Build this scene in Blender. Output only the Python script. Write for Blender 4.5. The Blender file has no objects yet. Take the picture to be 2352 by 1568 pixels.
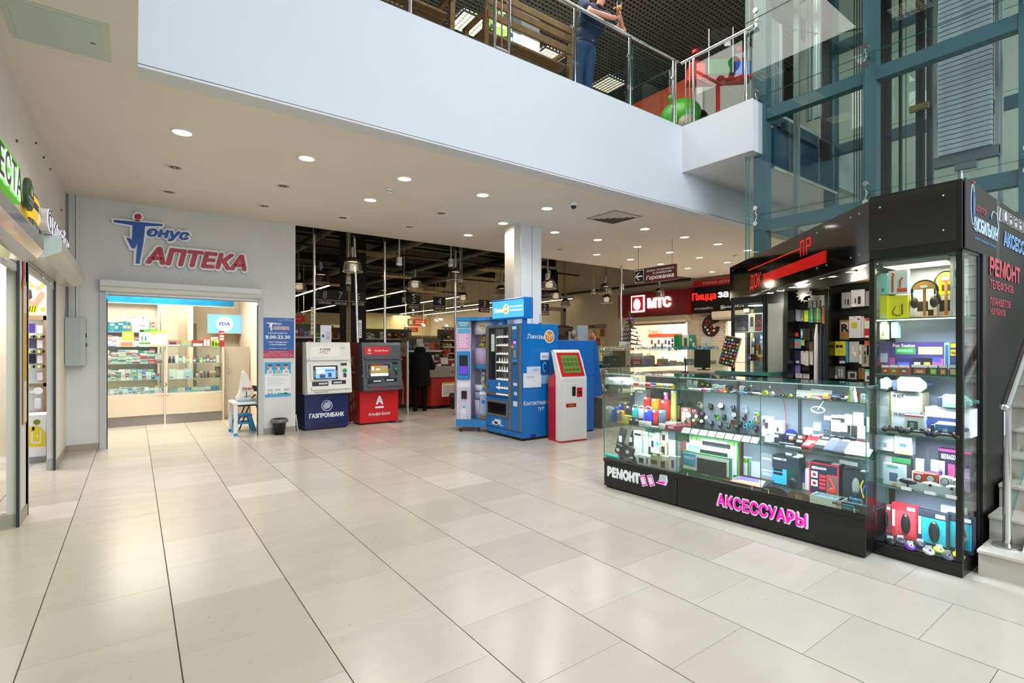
import bpy,math,random
from mathutils import Vector,Matrix
random.seed(7)
R=random.Random(11)
C=bpy.context.scene.collection
sc=bpy.context.scene
PI=math.pi
rad=math.radians
# == camera
CF,CX,CY,CH=1179.0,1176.0,796.0,1.5
YAW=math.atan(867/1179.0)
SN,CS=math.sin(YAW),math.cos(YAW)
cam=bpy.data.objects.new('camera',bpy.data.cameras.new('camera'));C.objects.link(cam)
cam.data.sensor_width=36.0;cam.data.lens=CF/2352*36;cam.data.shift_y=12/2352
cam.data.clip_start=0.05;cam.data.clip_end=200
cam.location=(0,0,CH);cam.rotation_euler=(PI/2,0,-YAW)
sc.camera=cam
# == world, light, exposure
sc.view_settings.view_transform='Standard';sc.view_settings.look='None'
sc.view_settings.gamma=1;sc.view_settings.use_curve_mapping=False
sc.view_settings.exposure=0.06
w=bpy.data.worlds.new('world');sc.world=w;w.use_nodes=True
bg=w.node_tree.nodes['Background'];bg.inputs[0].default_value=(0.80,0.89,1.0,1);bg.inputs[1].default_value=WORLD=0.68
sc.cycles.use_denoising=True
sc.cycles.max_bounces=7;sc.cycles.diffuse_bounces=3;sc.cycles.glossy_bounces=4
sc.cycles.transmission_bounces=4;sc.cycles.transparent_max_bounces=40
sc.cycles.sample_clamp_indirect=4;sc.cycles.caustics_reflective=False;sc.cycles.caustics_refractive=False
def lamp(name,kind,loc,energy,col=(1,1,1),size=0.1,rot=(0,0,0),sy=None,parent=None,spot=None):
 d=bpy.data.lights.new(name,kind);d.energy=energy;d.color=col
 if kind=='AREA':
  if 'led' in name:d.spread=rad(110)
  d.size=size
  if sy:d.shape='RECTANGLE';d.size_y=sy
 else:d.shadow_soft_size=size
 if spot:d.spot_size=spot;d.spot_blend=0.6
 o=bpy.data.objects.new(name,d);C.objects.link(o);o.location=loc;o.rotation_euler=rot
 if parent:o.parent=parent
 return o
# daylight entering the atrium through the glazed front behind the viewer
lamp('daylight','AREA',(2.5,-6.0,4.5),540,(0.86,0.93,1.0),9,(rad(78),0,0),6)
lamp('atrium_fill','AREA',(3.2,-1.5,8.0),160,(0.9,0.95,1.0),3,(rad(30),0,0),3)  # added fill from above; the ceiling here has no roof light
lamp('shaft_fill','AREA',(3.0,-4.5,6.0),260,(.9,.95,1),5,(rad(85),0,rad(-48)),4)  # added lamp aimed at the lift shaft and wall to brighten them
WARM=(1.0,0.90,0.79)
# == authoring helpers
def at(px,py,X=None,Y=None,Z=None):
 u=(px-CX)/CF;v=(CY-py)/CF
 d=(SN+u*CS,CS-u*SN,v)
 t=X/d[0]if X is not None else(Y/d[1]if Y is not None else(Z-CH)/d[2])
 return Vector((d[0]*t,d[1]*t,CH+d[2]*t))
def proj(X,Y,Z):
 d=X*SN+Y*CS
 return(CX+CF*(X*CS-Y*SN)/d,CY-CF*(Z-CH)/d,d)
_m={}
def lin(h):
 h=h.lstrip('#');v=[int(h[i:i+2],16)/255 for i in(0,2,4)]
 return tuple(x/12.92 if x<=.04045 else((x+.055)/1.055)**2.4 for x in v)
def mt(h,r=.5,metal=0,emit=0,noise=0,scale=8,spec=.5,bump=0,coat=0):
 k=(h,r,metal,emit,noise,scale,spec,bump,coat)
 if k in _m:return _m[k]
 m=bpy.data.materials.new('surface_'+h.lstrip('#'));m.use_nodes=True
 nt=m.node_tree;b=nt.nodes['Principled BSDF'];c=lin(h)
 b.inputs['Base Color'].default_value=(*c,1);b.inputs['Roughness'].default_value=r
 b.inputs['Metallic'].default_value=metal;b.inputs['Specular IOR Level'].default_value=spec
 if coat:b.inputs['Coat Weight'].default_value=coat;b.inputs['Coat Roughness'].default_value=.05
 if emit:
  b.inputs['Emission Color'].default_value=(*c,1);b.inputs['Emission Strength'].default_value=emit
  m.cycles.emission_sampling='NONE' if emit<3 else 'AUTO'
 if noise or bump:
  tc=nt.nodes.new('ShaderNodeTexCoord');n=nt.nodes.new('ShaderNodeTexNoise')
  n.inputs['Scale'].default_value=scale;n.inputs['Detail'].default_value=5
  nt.links.new(tc.outputs['Object'],n.inputs['Vector'])
  if noise:
   mr=nt.nodes.new('ShaderNodeMapRange');mr.inputs[1].default_value=.3;mr.inputs[2].default_value=.7
   mr.inputs[3].default_value=1-noise;mr.inputs[4].default_value=1+noise*.3
   hs=nt.nodes.new('ShaderNodeHueSaturation');hs.inputs['Color'].default_value=(*c,1)
   nt.links.new(n.outputs[0],mr.inputs[0]);nt.links.new(mr.outputs[0],hs.inputs['Value'])
   nt.links.new(hs.outputs[0],b.inputs['Base Color'])
  if bump:
   bp=nt.nodes.new('ShaderNodeBump');bp.inputs['Strength'].default_value=bump;bp.inputs['Distance'].default_value=.01
   nt.links.new(n.outputs[0],bp.inputs['Height']);nt.links.new(bp.outputs[0],b.inputs['Normal'])
 _m[k]=m
 return m
def glassmat(name,tint=(.93,.98,.96),refl=1.0,rough=0.0):
 m=bpy.data.materials.new(name);m.use_nodes=True;nt=m.node_tree;nt.nodes.clear()
 out=nt.nodes.new('ShaderNodeOutputMaterial');mix=nt.nodes.new('ShaderNodeMixShader')
 tr=nt.nodes.new('ShaderNodeBsdfTransparent');tr.inputs[0].default_value=(*tint,1)
 gl=nt.nodes.new('ShaderNodeBsdfGlossy');gl.inputs['Roughness'].default_value=rough
 gl.inputs[0].default_value=(1,1,1,1)
 fr=nt.nodes.new('ShaderNodeFresnel');fr.inputs[0].default_value=1.45
 mu=nt.nodes.new('ShaderNodeMath');mu.operation='MULTIPLY';mu.inputs[1].default_value=refl
# back faces see the same thin-sheet reflectance as front faces
 geo=nt.nodes.new('ShaderNodeNewGeometry');mx=nt.nodes.new('ShaderNodeMapRange')
 nt.links.new(geo.outputs['Backfacing'],mx.inputs[0]);mx.inputs[3].default_value=1.45;mx.inputs[4].default_value=1/1.45*1.0
 nt.links.new(mx.outputs[0],fr.inputs[0])
 nt.links.new(fr.outputs[0],mu.inputs[0]);nt.links.new(mu.outputs[0],mix.inputs[0])
 nt.links.new(tr.outputs[0],mix.inputs[1]);nt.links.new(gl.outputs[0],mix.inputs[2])
 nt.links.new(mix.outputs[0],out.inputs[0])
 return m
GLASS=glassmat('clear_glass');GLASSG=glassmat('green_glass',(.92,.97,.955),.85);PLAST=glassmat('clear_plastic',(.92,.93,.93),.6,.08)
EDGE=mt('3f8f86',.15,emit=0);CHROME=mt('d8d8d8',.12,1);STEEL=mt('b9bab8',.3,1);ALU=mt('a9aba9',.4,.8)
BLACK=mt('0b0b0c',.35);BLACKG=mt('060607',.08,coat=.6);WHITE=mt('f2f2ef',.45);WALLW=mt('dcdcd9',.7,noise=.04,scale=2,bump=.04)
class M:
 def __init__(s):s.v=[];s.f=[];s.fm=[];s.fs=[];s.ms=[];s.X=None
 def mi(s,m):
  if m not in s.ms:s.ms.append(m)
  return s.ms.index(m)
 def add(s,vs,fs,m,sm=False):
  b=len(s.v);i=s.mi(m)
  s.v+=[tuple(s.X@Vector(p))for p in vs]if s.X else[tuple(p)for p in vs]
  for k,f in enumerate(fs):
   s.f.append([b+j for j in f]);s.fm.append(i);s.fs.append(sm)
  return s
 def box(s,x0,x1,y0,y1,z0,z1,m,bev=0,em=None,ax='y'):
  if bev:
   cx,cy,cz=(x0+x1)/2,(y0+y1)/2,(z0+z1)/2;a,b,c=abs(x1-x0)/2,abs(y1-y0)/2,abs(z1-z0)/2
   e=min(bev,a*.9,b*.9,c*.9);vs=[]
   for sx in(-1,1):
    for sy in(-1,1):
     for sz in(-1,1):
      vs+=[(cx+sx*a,cy+sy*(b-e),cz+sz*(c-e)),(cx+sx*(a-e),cy+sy*b,cz+sz*(c-e)),(cx+sx*(a-e),cy+sy*(b-e),cz+sz*c)]
   I=lambda sx,sy,sz,k:3*(4*(sx>0)+2*(sy>0)+(sz>0))+k
   F=[[I(q,-1,-1,0),I(q,1,-1,0),I(q,1,1,0),I(q,-1,1,0)][::q]for q in(-1,1)]
   F+=[[I(-1,q,-1,1),I(-1,q,1,1),I(1,q,1,1),I(1,q,-1,1)][::q]for q in(-1,1)]
   F+=[[I(-1,-1,q,2),I(1,-1,q,2),I(1,1,q,2),I(-1,1,q,2)][::q]for q in(-1,1)]
   for p in(-1,1):
    for q in(-1,1):
     F.append([I(p,q,-1,0),I(p,q,-1,1),I(p,q,1,1),I(p,q,1,0)][::p*q])
     F.append([I(p,-1,q,0),I(p,1,q,0),I(p,1,q,2),I(p,-1,q,2)][::p*q])
     F.append([I(-1,p,q,1),I(-1,p,q,2),I(1,p,q,2),I(1,p,q,1)][::p*q])
     for t in(-1,1):F.append([I(p,q,t,0),I(p,q,t,1),I(p,q,t,2)][::-p*q*t])
   return s.add(vs,F,m)
  vs=[(x,y,z)for x in(x0,x1)for y in(y0,y1)for z in(z0,z1)]
  F={'x':[[0,1,3,2],[4,6,7,5]],'y':[[0,4,5,1],[2,3,7,6]],'z':[[0,2,6,4],[1,5,7,3]]}
  if em is None:return s.add(vs,F['x']+F['y']+F['z'],m)
  s.add(vs,F[ax],m)
  for k in 'xyz':
   if k!=ax:s.add(vs,F[k],em)
  return s
 def quad(s,a,b,c,d,m):return s.add([a,b,c,d],[[0,1,2,3]],m)
 def prism(s,poly,a,b,m,ax='y',em=None):
  n=len(poly)
  g={'y':lambda u,v,t:(u,t,v),'x':lambda u,v,t:(t,u,v),'z':lambda u,v,t:(u,v,t)}[ax]
  vs=[g(u,v,a)for u,v in poly]+[g(u,v,b)for u,v in poly]
  s.add(vs,[list(range(n)),list(range(2*n-1,n-1,-1))],m)
  return s.add(vs,[[i,i+n,(i+1)%n+n,(i+1)%n]for i in range(n)],em or m)
 def cyl(s,p,q,r,m,r2=None,n=12,caps=True,sm=True):
  p=Vector(p);q=Vector(q);r2=r if r2 is None else r2
  d=(q-p).normalized();a=d.orthogonal().normalized();b=d.cross(a)
  vs=[p+(a*math.cos(2*PI*i/n)+b*math.sin(2*PI*i/n))*r for i in range(n)]+[q+(a*math.cos(2*PI*i/n)+b*math.sin(2*PI*i/n))*r2 for i in range(n)]
  s.add(vs,[[i,(i+1)%n,(i+1)%n+n,i+n]for i in range(n)],m,sm)
  if caps:s.add(vs,[list(range(n))[::-1],list(range(n,2*n))],m)
  return s
 def tube(s,pts,r,m,n=8):
  pts=[Vector(p)for p in pts];rings=[];a=None
  for i,p in enumerate(pts):
   d=(pts[min(i+1,len(pts)-1)]-pts[max(i-1,0)]).normalized()
   a=d.orthogonal()if a is None else a-d*a.dot(d)
   a.normalize();b=d.cross(a)
   rr=r[i]if isinstance(r,(list,tuple))else r
   rings+=[p+(a*math.cos(2*PI*k/n)+b*math.sin(2*PI*k/n))*rr for k in range(n)]
  F=[[j*n+k,j*n+(k+1)%n,(j+1)*n+(k+1)%n,(j+1)*n+k]for j in range(len(pts)-1)for k in range(n)]
  s.add(rings,F,m,True)
  return s.add(rings,[list(range(n))[::-1],list(range(len(rings)-n,len(rings)))],m)
 def lathe(s,prof,c,m,n=20,sm=True,sx=1,sy=1,a0=0,a1=2*PI):
  full=abs(a1-a0-2*PI)<1e-6;k=n if full else n+1;vs=[]
  for r,z in prof:
   for i in range(k):
    a=a0+(a1-a0)*i/n;vs.append((c[0]+math.cos(a)*r*sx,c[1]+math.sin(a)*r*sy,c[2]+z))
  F=[[j*k+i,j*k+(i+1)%k,(j+1)*k+(i+1)%k,(j+1)*k+i]for j in range(len(prof)-1)for i in range(n)]
  return s.add(vs,F,m,sm)
 def sph(s,c,r,m,ry=None,rz=None,n=12,k=8):
  ry=ry or r;rz=rz or r
  return s.lathe([(math.sin(PI*j/k),-rz*math.cos(PI*j/k))for j in range(k+1)],c,m,n,True,r,ry)
 def mesh(s,name='mesh'):
  me=bpy.data.meshes.new(name);me.from_pydata(s.v,[],s.f)
  for m in s.ms:me.materials.append(m)
  me.polygons.foreach_set('material_index',s.fm);me.polygons.foreach_set('use_smooth',s.fs)
  me.update();return me
 def obj(s,name,parent=None,loc=(0,0,0),rz=0,**p):
  return ob(name,s.mesh(name),parent,loc,rz,**p)
def ob(name,data,parent=None,loc=(0,0,0),rz=0,label=None,cat=None,group=None,kind=None):
 o=bpy.data.objects.new(name,data);C.objects.link(o);o.location=loc
 o.rotation_euler=rz if isinstance(rz,tuple)else(0,0,rz)
 if parent:o.parent=parent
 if label:o['label']=label
 if cat:o['category']=cat
 if group:o['group']=group
 if kind:o['kind']=kind
 return o
def T(name,label,cat,loc=(0,0,0),rz=0,group=None):return ob(name,None,None,loc,rz,label,cat,group)
def S(m,name,parent=None,**k):return m.obj(name,parent,kind=None if parent else 'structure',**k)
def dup(o,parent=None,**p):
 c=o.copy();C.objects.link(c)
 if parent is not None:c.parent=parent
 for ch in list(o.children):dup(ch,c)
 return setp(c,**p)
def setp(c,loc=None,rz=None,label=None,group=None,scale=None):
 if loc is not None:c.location=loc
 if rz is not None:c.rotation_euler=rz if isinstance(rz,tuple)else(0,0,rz)
 if label:c['label']=label
 if group:c['group']=group
 if scale:c.scale=scale
 return c
_txt={}
from mathutils.geometry import tessellate_polygon
def textmesh(s,shear=0,sp=1):
 """flat glyphs: each outline of the built-in font filled on its own, its holes cut"""
 k=(s,shear,sp)
 if k not in _txt:
  cu=bpy.data.curves.new('t','FONT');cu.body=s;cu.size=1;cu.shear=shear
  cu.resolution_u=2;cu.space_character=sp;cu.align_x='CENTER';cu.fill_mode='NONE'
  o=bpy.data.objects.new('t',cu);C.objects.link(o)
  bpy.context.view_layer.update()
  me=bpy.data.meshes.new_from_object(o.evaluated_get(bpy.context.evaluated_depsgraph_get()))
  P=[v.co.copy()for v in me.vertices];nb={}
  for e in me.edges:
   i,j=e.vertices;nb.setdefault(i,[]).append(j);nb.setdefault(j,[]).append(i)
  bpy.data.objects.remove(o);bpy.data.curves.remove(cu);bpy.data.meshes.remove(me)
  loops=[];seen=set()
  for i0 in sorted(nb):
   if i0 in seen:continue
   l=[i0];seen.add(i0);c=nb[i0][0]if i0+1 not in nb[i0]else i0+1
   while c not in seen:
    l.append(c);seen.add(c);c=next((q for q in nb[c]if q not in seen),c)
   l=[P[i]for i in l];ux=lambda p:p.x-shear*p.y;a,b=l[0],l[-1]
   if len(l)>20 and abs(ux(a)-ux(b))<1e-3:
    for p,q in zip(l[1:-1],l[2:]):
     if abs(ux(p)-ux(q))<1e-3 and 0<ux(p)-ux(a)<.04 and max(p.y,q.y)>max(a.y,b.y)and min(p.y,q.y)<min(a.y,b.y):
      g=ux(p)-ux(a)+.0005;a.x+=g;b.x+=g;break
   loops.append(l)
  ar=lambda l:sum(p.x*q.y-q.x*p.y for p,q in zip(l,l[1:]+l[:1]))/2
  def inside(p,l):
   r=False
   for a,b in zip(l,l[1:]+l[:1]):
    if(a.y>p.y)!=(b.y>p.y)and p.x<(b.x-a.x)*(p.y-a.y)/(b.y-a.y)+a.x:r=not r
   return r
  outer=[];own={}
  for l in sorted(loops,key=lambda l:-abs(ar(l))):
   c=[i for i,q in enumerate(outer)if all(inside(p,q)and inside((p+n_)/2,q)for p,n_ in zip(l,l[1:]+l[:1]))]
   if c:own.setdefault(c[-1],[]).append(l)
   else:outer.append(l)
  vs,fs,rk,bd=[],[],[],[]
  for n,l in enumerate(outer):
   ll=[l]+own.get(n,[]);base=len(vs)
   for q in ll:
    st_=len(vs);vs+=q;rk+=[n%3]*len(q);ed=[(st_+i,st_+(i+1)%len(q))for i in range(len(q))]
    bd+=ed if(ar(q)>0)==(q is l)else[(j,i)for i,j in ed]
   for t_ in tessellate_polygon(ll):
    a,b,c=[vs[base+i]for i in t_];z=(b.x-a.x)*(c.y-a.y)-(c.x-a.x)*(b.y-a.y)
    fs.append([base+i for i in(t_ if z>0 else t_[::-1])])
  _txt[k]=(vs,fs,rk,bd)
 return _txt[k]
def tx(m,s,o,u,v,w_,h_,mat,bold=0.0,shear=0,ex=0,sp=1):
 """write s centred at o in the plane of unit vectors u (reading direction) and v (up); w_ x h_ metres"""
 vs,fs,rk,bd=textmesh(s,shear,sp)
 if not vs:return m
 x0=min(p.x for p in vs);x1=max(p.x for p in vs);y0=min(p.y for p in vs);y1=max(p.y for p in vs);B=2*bold
 sx=w_/max(x1-x0+B,1e-6);sy=h_/max(y1-y0+B,1e-6)
 o=Vector(o);u=Vector(u);v=Vector(v);n=u.cross(v)
 N=0 if not bold else(6 if bold<.03 else 10)
 for k in range(N+1):
  a=2*PI*k/max(N,1);dx,dy=(bold*math.cos(a),bold*math.sin(a))if k<N else(0,0)
  P4=[o+u*((p.x+dx-(x0+x1)/2)*sx)+v*((p.y+dy-(y0+y1)/2)*sy)+n*(ex+k*.00018+rk[i]*.00005)for i,p in enumerate(vs)]
  m.add(P4,fs,mat)
  if ex:N4=len(P4);m.add(P4+[p-n*(2*ex)for p in P4],[[i,i+N4,j+N4,j]for i,j in bd],mat)
 return m
NUM='first second third fourth fifth sixth seventh eighth ninth tenth eleventh twelfth thirteenth fourteenth fifteenth sixteenth seventeenth eighteenth nineteenth twentieth'.split()
def nth(i):
 t={20:'twenty',30:'thirty',40:'forty'}
 return NUM[i]if i<20 else('thirtieth' if i==29 else 'fortieth' if i==39 else t[(i+1)//10*10]+'-'+NUM[(i+1)%10-1])
def solid(m,name,parent,voxel=.012,smooth=4,mat=None,**p):
 """fuse the closed shapes collected in m into one continuous skin"""
 o=ob('tmp',m.mesh(),None);md=o.modifiers.new('r','REMESH');md.mode='VOXEL';md.voxel_size=voxel
 if smooth:ms=o.modifiers.new('s','SMOOTH');ms.iterations=smooth;ms.factor=.5
 bpy.context.view_layer.update()
 me=bpy.data.meshes.new_from_object(o.evaluated_get(bpy.context.evaluated_depsgraph_get()))
 bpy.data.objects.remove(o);me.polygons.foreach_set('use_smooth',[True]*len(me.polygons))
 me.materials.clear();me.materials.append(mat or m.ms[0])
 return ob(name,me,parent,**p)
def limb(m,pts,rs,mat,n=12):
 m.tube(pts,rs,mat,n)
 for p,r in zip(pts,rs):m.sph(p,r,mat,n=n,k=8)
 return m
def hand(m,w,d,nrm,r,mat,L=.17):
 """palm at wrist w, fingers along d, back of the hand along nrm; five separate curled fingers"""
 w=Vector(w);d=Vector(d).normalized();nrm=Vector(nrm).normalized();s=d.cross(nrm)*r
 m.sph(w+d*.05,.035,mat,ry=.03,rz=.04)
 for k,(l,o)in enumerate(((.07,-.03),(.08,-.01),(.075,.011),(.06,.03))):
  a=w+d*.05+s*o;limb(m,[a,a+d*(.035+l*.3),a+d*(.035+l*.6)-nrm*l*.4,a+d*(.03+l*.5)-nrm*l*.8],[.011,.0095,.009,.008],mat,8)
 a=w+d*.02-s*.03;limb(m,[a,a+d*.03-s*.03,a+d*.06-s*.03-nrm*.02],[.012,.010,.009],mat,8)
# == SETTING
LX,PY,FY,RX,CZ,UZ=-0.78,9.6,4.88,14.35,3.65,4.935
CEIL=mt('e2dbd0',.75,noise=.03,scale=1.5)
# floor ==
def tilemat():
 m=bpy.data.materials.new('porcelain_tile');m.use_nodes=True;nt=m.node_tree;b=nt.nodes['Principled BSDF']
 N=nt.nodes.new;L=nt.links.new
 tc=N('ShaderNodeTexCoord');oi=N('ShaderNodeObjectInfo');ge=N('ShaderNodeNewGeometry')
 ad=N('ShaderNodeMath');ad.operation='ADD';L(oi.outputs['Random'],ad.inputs[0]);L(ge.outputs['Random Per Island'],ad.inputs[1])
 fr=N('ShaderNodeMath');fr.operation='FRACT';L(ad.outputs[0],fr.inputs[0])
 pos=N('ShaderNodeMapping');L(ge.outputs['Position'],pos.inputs['Vector']);pos.inputs['Scale'].default_value=(1,3.5,1)
 n1=N('ShaderNodeTexNoise');n1.inputs['Scale'].default_value=2.2;n1.inputs['Detail'].default_value=6;L(pos.outputs[0],n1.inputs['Vector'])
 n2=N('ShaderNodeTexNoise');n2.inputs['Scale'].default_value=26;n2.inputs['Detail'].default_value=3;L(ge.outputs['Position'],n2.inputs['Vector'])
 cr=N('ShaderNodeValToRGB');L(fr.outputs[0],cr.inputs[0])
 e=cr.color_ramp.elements;e[0].color=(*lin('c9c1b5'),1);e[1].color=(*lin('e0dad0'),1)
 el=cr.color_ramp.elements.new(.85);el.color=(*lin('d5cec3'),1)
 mr=N('ShaderNodeMapRange');mr.inputs[1].default_value=.3;mr.inputs[2].default_value=.7;mr.inputs[3].default_value=.965;mr.inputs[4].default_value=1.025;L(n1.outputs[0],mr.inputs[0])
 sp=N('ShaderNodeMapRange');sp.inputs[1].default_value=.69;sp.inputs[2].default_value=.76;sp.inputs[3].default_value=1;sp.inputs[4].default_value=.72;L(n2.outputs[0],sp.inputs[0])
 mu=N('ShaderNodeMath');mu.operation='MULTIPLY';L(mr.outputs[0],mu.inputs[0]);L(sp.outputs[0],mu.inputs[1])
 hs=N('ShaderNodeHueSaturation');L(cr.outputs[0],hs.inputs['Color']);L(mu.outputs[0],hs.inputs['Value']);L(hs.outputs[0],b.inputs['Base Color'])
 rr=N('ShaderNodeMapRange');rr.inputs[3].default_value=.19;rr.inputs[4].default_value=.29;L(n1.outputs[0],rr.inputs[0]);L(rr.outputs[0],b.inputs['Roughness'])
 b.inputs['Specular IOR Level'].default_value=.55
 return m
TILE=tilemat()
GROUT=mt('6f685e',.8)
fl=M().box(-5,30,-4,40,-.15,-.008,GROUT).obj('floor',kind='structure')
TW,TL=.6125,.596
tm=M().box(.003,TW-.003,.0015,TL-.0015,-.008,0,TILE).mesh('tile')
tiles=[]
for i in range(-6,46):
 x=.176+TW*i
 off=(6.251 if i%2 else 5.947)
 for j in range(-14,40):
  y=off+TL*j
  if x>15 and y<9:continue
  ar=0;ok=1;pts=[]
  for dx,dy in((0,0),(TW,0),(TW,TL),(0,TL)):
   X_,Y_=x+dx,y+dy
   if X_*SN+Y_*CS<.35:ok=0;break
   pts.append(proj(X_,Y_,0)[:2])
  if not ok:tiles.append((0,x,y));continue
  xs=[p[0]for p in pts];ys=[p[1]for p in pts]
  if max(xs)<0 or min(xs)>2352 or min(ys)>1568:tiles.append((0,x,y));continue
  clx=max(0,min(max(xs),2352)-max(min(xs),0));cly=max(0,min(max(ys),1568)-max(min(ys),0))
  if x+TW<LX and not(5.9<y<8.6):clx=0
  if 4.3<x<9 and y<3.2 and x+0>4.3:clx*=.01
  tiles.append((clx*cly,x,y))
tiles.sort(key=lambda t:-t[0])
for k,(a,x,y)in enumerate(tiles[:300]):ob('tile',tm,fl,(x,y,0))
rest=M()
for a,x,y in tiles[300:]:
 rest.add([(x+.002,y+.0015,0),(x+TW-.002,y+.0015,0),(x+TW-.002,y+TL-.0015,0),(x+.002,y+TL-.0015,0)],[[0,1,2,3]],TILE)
rest.obj('tiles',fl,kind='stuff')
# ceiling of the ground floor ==
FASC=mt('d2d5da',.6,noise=.02,scale=1)
m=M().box(-5,RX,FY,PY,CZ,CZ+.02,CEIL).box(-5,.02,-4,FY,CZ,CZ+.02,CEIL)
ce=m.obj('ceiling',kind='structure')
m=M().box(.02,6.9,FY-.001,FY+.25,CZ+.03,UZ,FASC).box(6.9,RX,FY-.001,FY+.25,CZ+.03,4.22,FASC).box(.02,RX,FY-.012,FY+.2,CZ-.001,CZ+.018,FASC)
m.box(-.1,.02,-4,FY,CZ+.02,9.5,FASC)
m.obj('trim_1',kind='structure')
m=M().box(6.9,10.5,3.75,FY+.3,4.22,UZ,FASC,0)
m.box(6.88,6.9,3.74,FY,4.215,UZ,FASC)
m.obj('ceiling_balcony_slab',kind='structure')
UFL=mt('8a8580',.4)
M().box(-5,14,FY,PY+.1,UZ-.3,UZ-.005,UFL).obj('floor_upper',kind='structure')
# walls ==
WL=mt('dddad4',.75,noise=.04,scale=2.5,bump=.05)
WPH=mt('d9d9d9',.75,noise=.04,scale=2.5,bump=.05)
BASE=mt('a39a8b',.45,noise=.08,scale=12)
# left wall: piers between the shutters at y 6.9..8.37 (opening) and y<5.93 (opening)
m=M()
m.box(LX-.08,LX,8.374,PY,0,2.42,WL).box(LX-.08,LX,5.93,6.32,0,2.42,WL)
m.box(LX-.08,LX,-4,PY,2.42,CZ,WL)
m.obj('wall_left',kind='structure')
M().box(LX,LX+.012,8.38,PY,0,.1,BASE).box(LX-.08,LX+.012,5.93,6.31,0,.1,BASE).obj('baseboard_left',kind='structure')
# pharmacy wall: opening x -.35..1.70, z<2.20
m=M()
m.box(LX-.08,-.35,PY,PY+.2,0,CZ,WPH).box(1.72,2.297,PY,PY+.2,0,CZ,WPH).box(-.35,1.72,PY,PY+.2,2.32,CZ,WPH)
m.box(2.14,2.297,PY+.2,PY+4.5,0,CZ+2,WPH)
m.box(LX-.1,2.297,PY+.0,PY+.2,CZ,5.2,mt('2a2826',.8))
m.obj('wall_back',kind='structure')
M().box(LX,-.4,PY-.012,PY,0,.1,BASE).box(1.76,2.3,PY-.012,PY,0,.1,BASE).obj('baseboard_back',kind='structure')
# right wall with the phone and pizza shops
WR=mt('cdbfa8',.75,noise=.03,scale=2)
m=M()
m.box(RX,RX+.25,4.6,30,3.0,6.2,WR).box(RX,RX+.25,12.35,30,0,3.0,WR).box(RX,RX+.25,9.45,9.98,0,3.0,WR)
m.box(RX,RX+.25,9.98,12.35,2.28,3.0,WR).box(RX,RX+.25,4.6,8.72,2.28,3.0,WR).box(RX,RX+.25,4.6,6.0,0,2.3,WR)
m.box(RX,RX+.25,8.72,9.45,0,3.0,WR)
m.obj('wall_right',kind='structure')
# atrium side wall behind the lift, upper walls
CW=mt('dcdccb',.7,noise=.02,scale=1)
m=M().box(10.5,10.7,-5,FY,0,12,CW).box(10.5,RX+.3,FY-.1,FY,0,3.66,CW)
m.obj('wall_atrium',kind='structure')
# pillar
pl=M().box(5.47,5.93,7.17,7.5,0,CZ,mt('dfe3e6',.5)).box(5.34,5.50,7.2,7.48,0,CZ,mt('d4d0c6',.6)).box(5.70,5.72,7.155,7.18,0,CZ,mt('c3c8cc',.5))
pl.obj('trim_2',kind='structure')
# downlights ==
on=[]
for y,xs in((6.1,(.385,1.58,2.78,3.97,5.16,7.49,8.68,9.83,11.0,12.2,13.35)),(7.28,(2.78,5.16,6.35,7.49,8.7,9.8,10.95,12.15,13.3)),(8.45,(5.165,8.66,9.83,11.0,12.18,13.33))):
 on+=[(x,y)for x in xs]
off=[(.386,7.335),(.384,8.55),(1.596,7.33),(1.593,8.54),(2.794,8.54),(3.966,8.484),(3.978,7.324),(7.547,8.497)]
LON=mt('fff6e4',.5,emit=6);RING=mt('e8e4da',.4);LOFF=mt('b9b2a6',.3,.5)
mr_=M().lathe([(.105,0),(.105,-.006),(.085,-.012),(.08,0)],(0,0,0),RING,24).mesh('frame')
md=M().lathe([(0.0001,-.007),(.084,-.007)],(0,0,0),LON,24).mesh('diffuser')
mo=M().lathe([(.0001,-.004),(.05,-.004),(.052,-.008),(.062,-.008),(.064,-.004),(.084,-.004)],(0,0,0),LOFF,20)
for k in range(8):
 a=k*PI/4;mo.cyl((.035*math.cos(a),.035*math.sin(a),-.012),(.035*math.cos(a),.035*math.sin(a),-.004),.008,mt('55504a',.4),n=6)
mo=mo.mesh('diffuser')
rows={6.1:'front row',7.28:'middle row',8.45:'back row'}
from collections import Counter
cc=Counter()
for x,y in on:
 t=T('ceiling_light','lit round recessed downlight, %s from the left in the %s'%(nth(cc[y]),rows[y]),'ceiling light',(x,y,CZ),0,'lit ceiling downlights');cc[y]+=1
 ob('frame',mr_,t);ob('diffuser',md,t)
 lamp('downlight','SPOT',(x,y,CZ-.03),52,WARM,.08,spot=rad(150),parent=None)
for(x,y),d in zip(off,('second row, above the wall corner','third row, nearest the corner of the wall','second row, before the red lettering','third row, before the red lettering','last row, first before the dark shop','last row, second before the dark shop','middle row, between two lit ones','last row, right of the pillar')):
 t=T('ceiling_light','switched off round downlight in the '+d,'ceiling light',(x,y,CZ),0,'dark ceiling downlights')
 ob('frame',mr_,t);ob('diffuser',mo,t)
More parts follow.
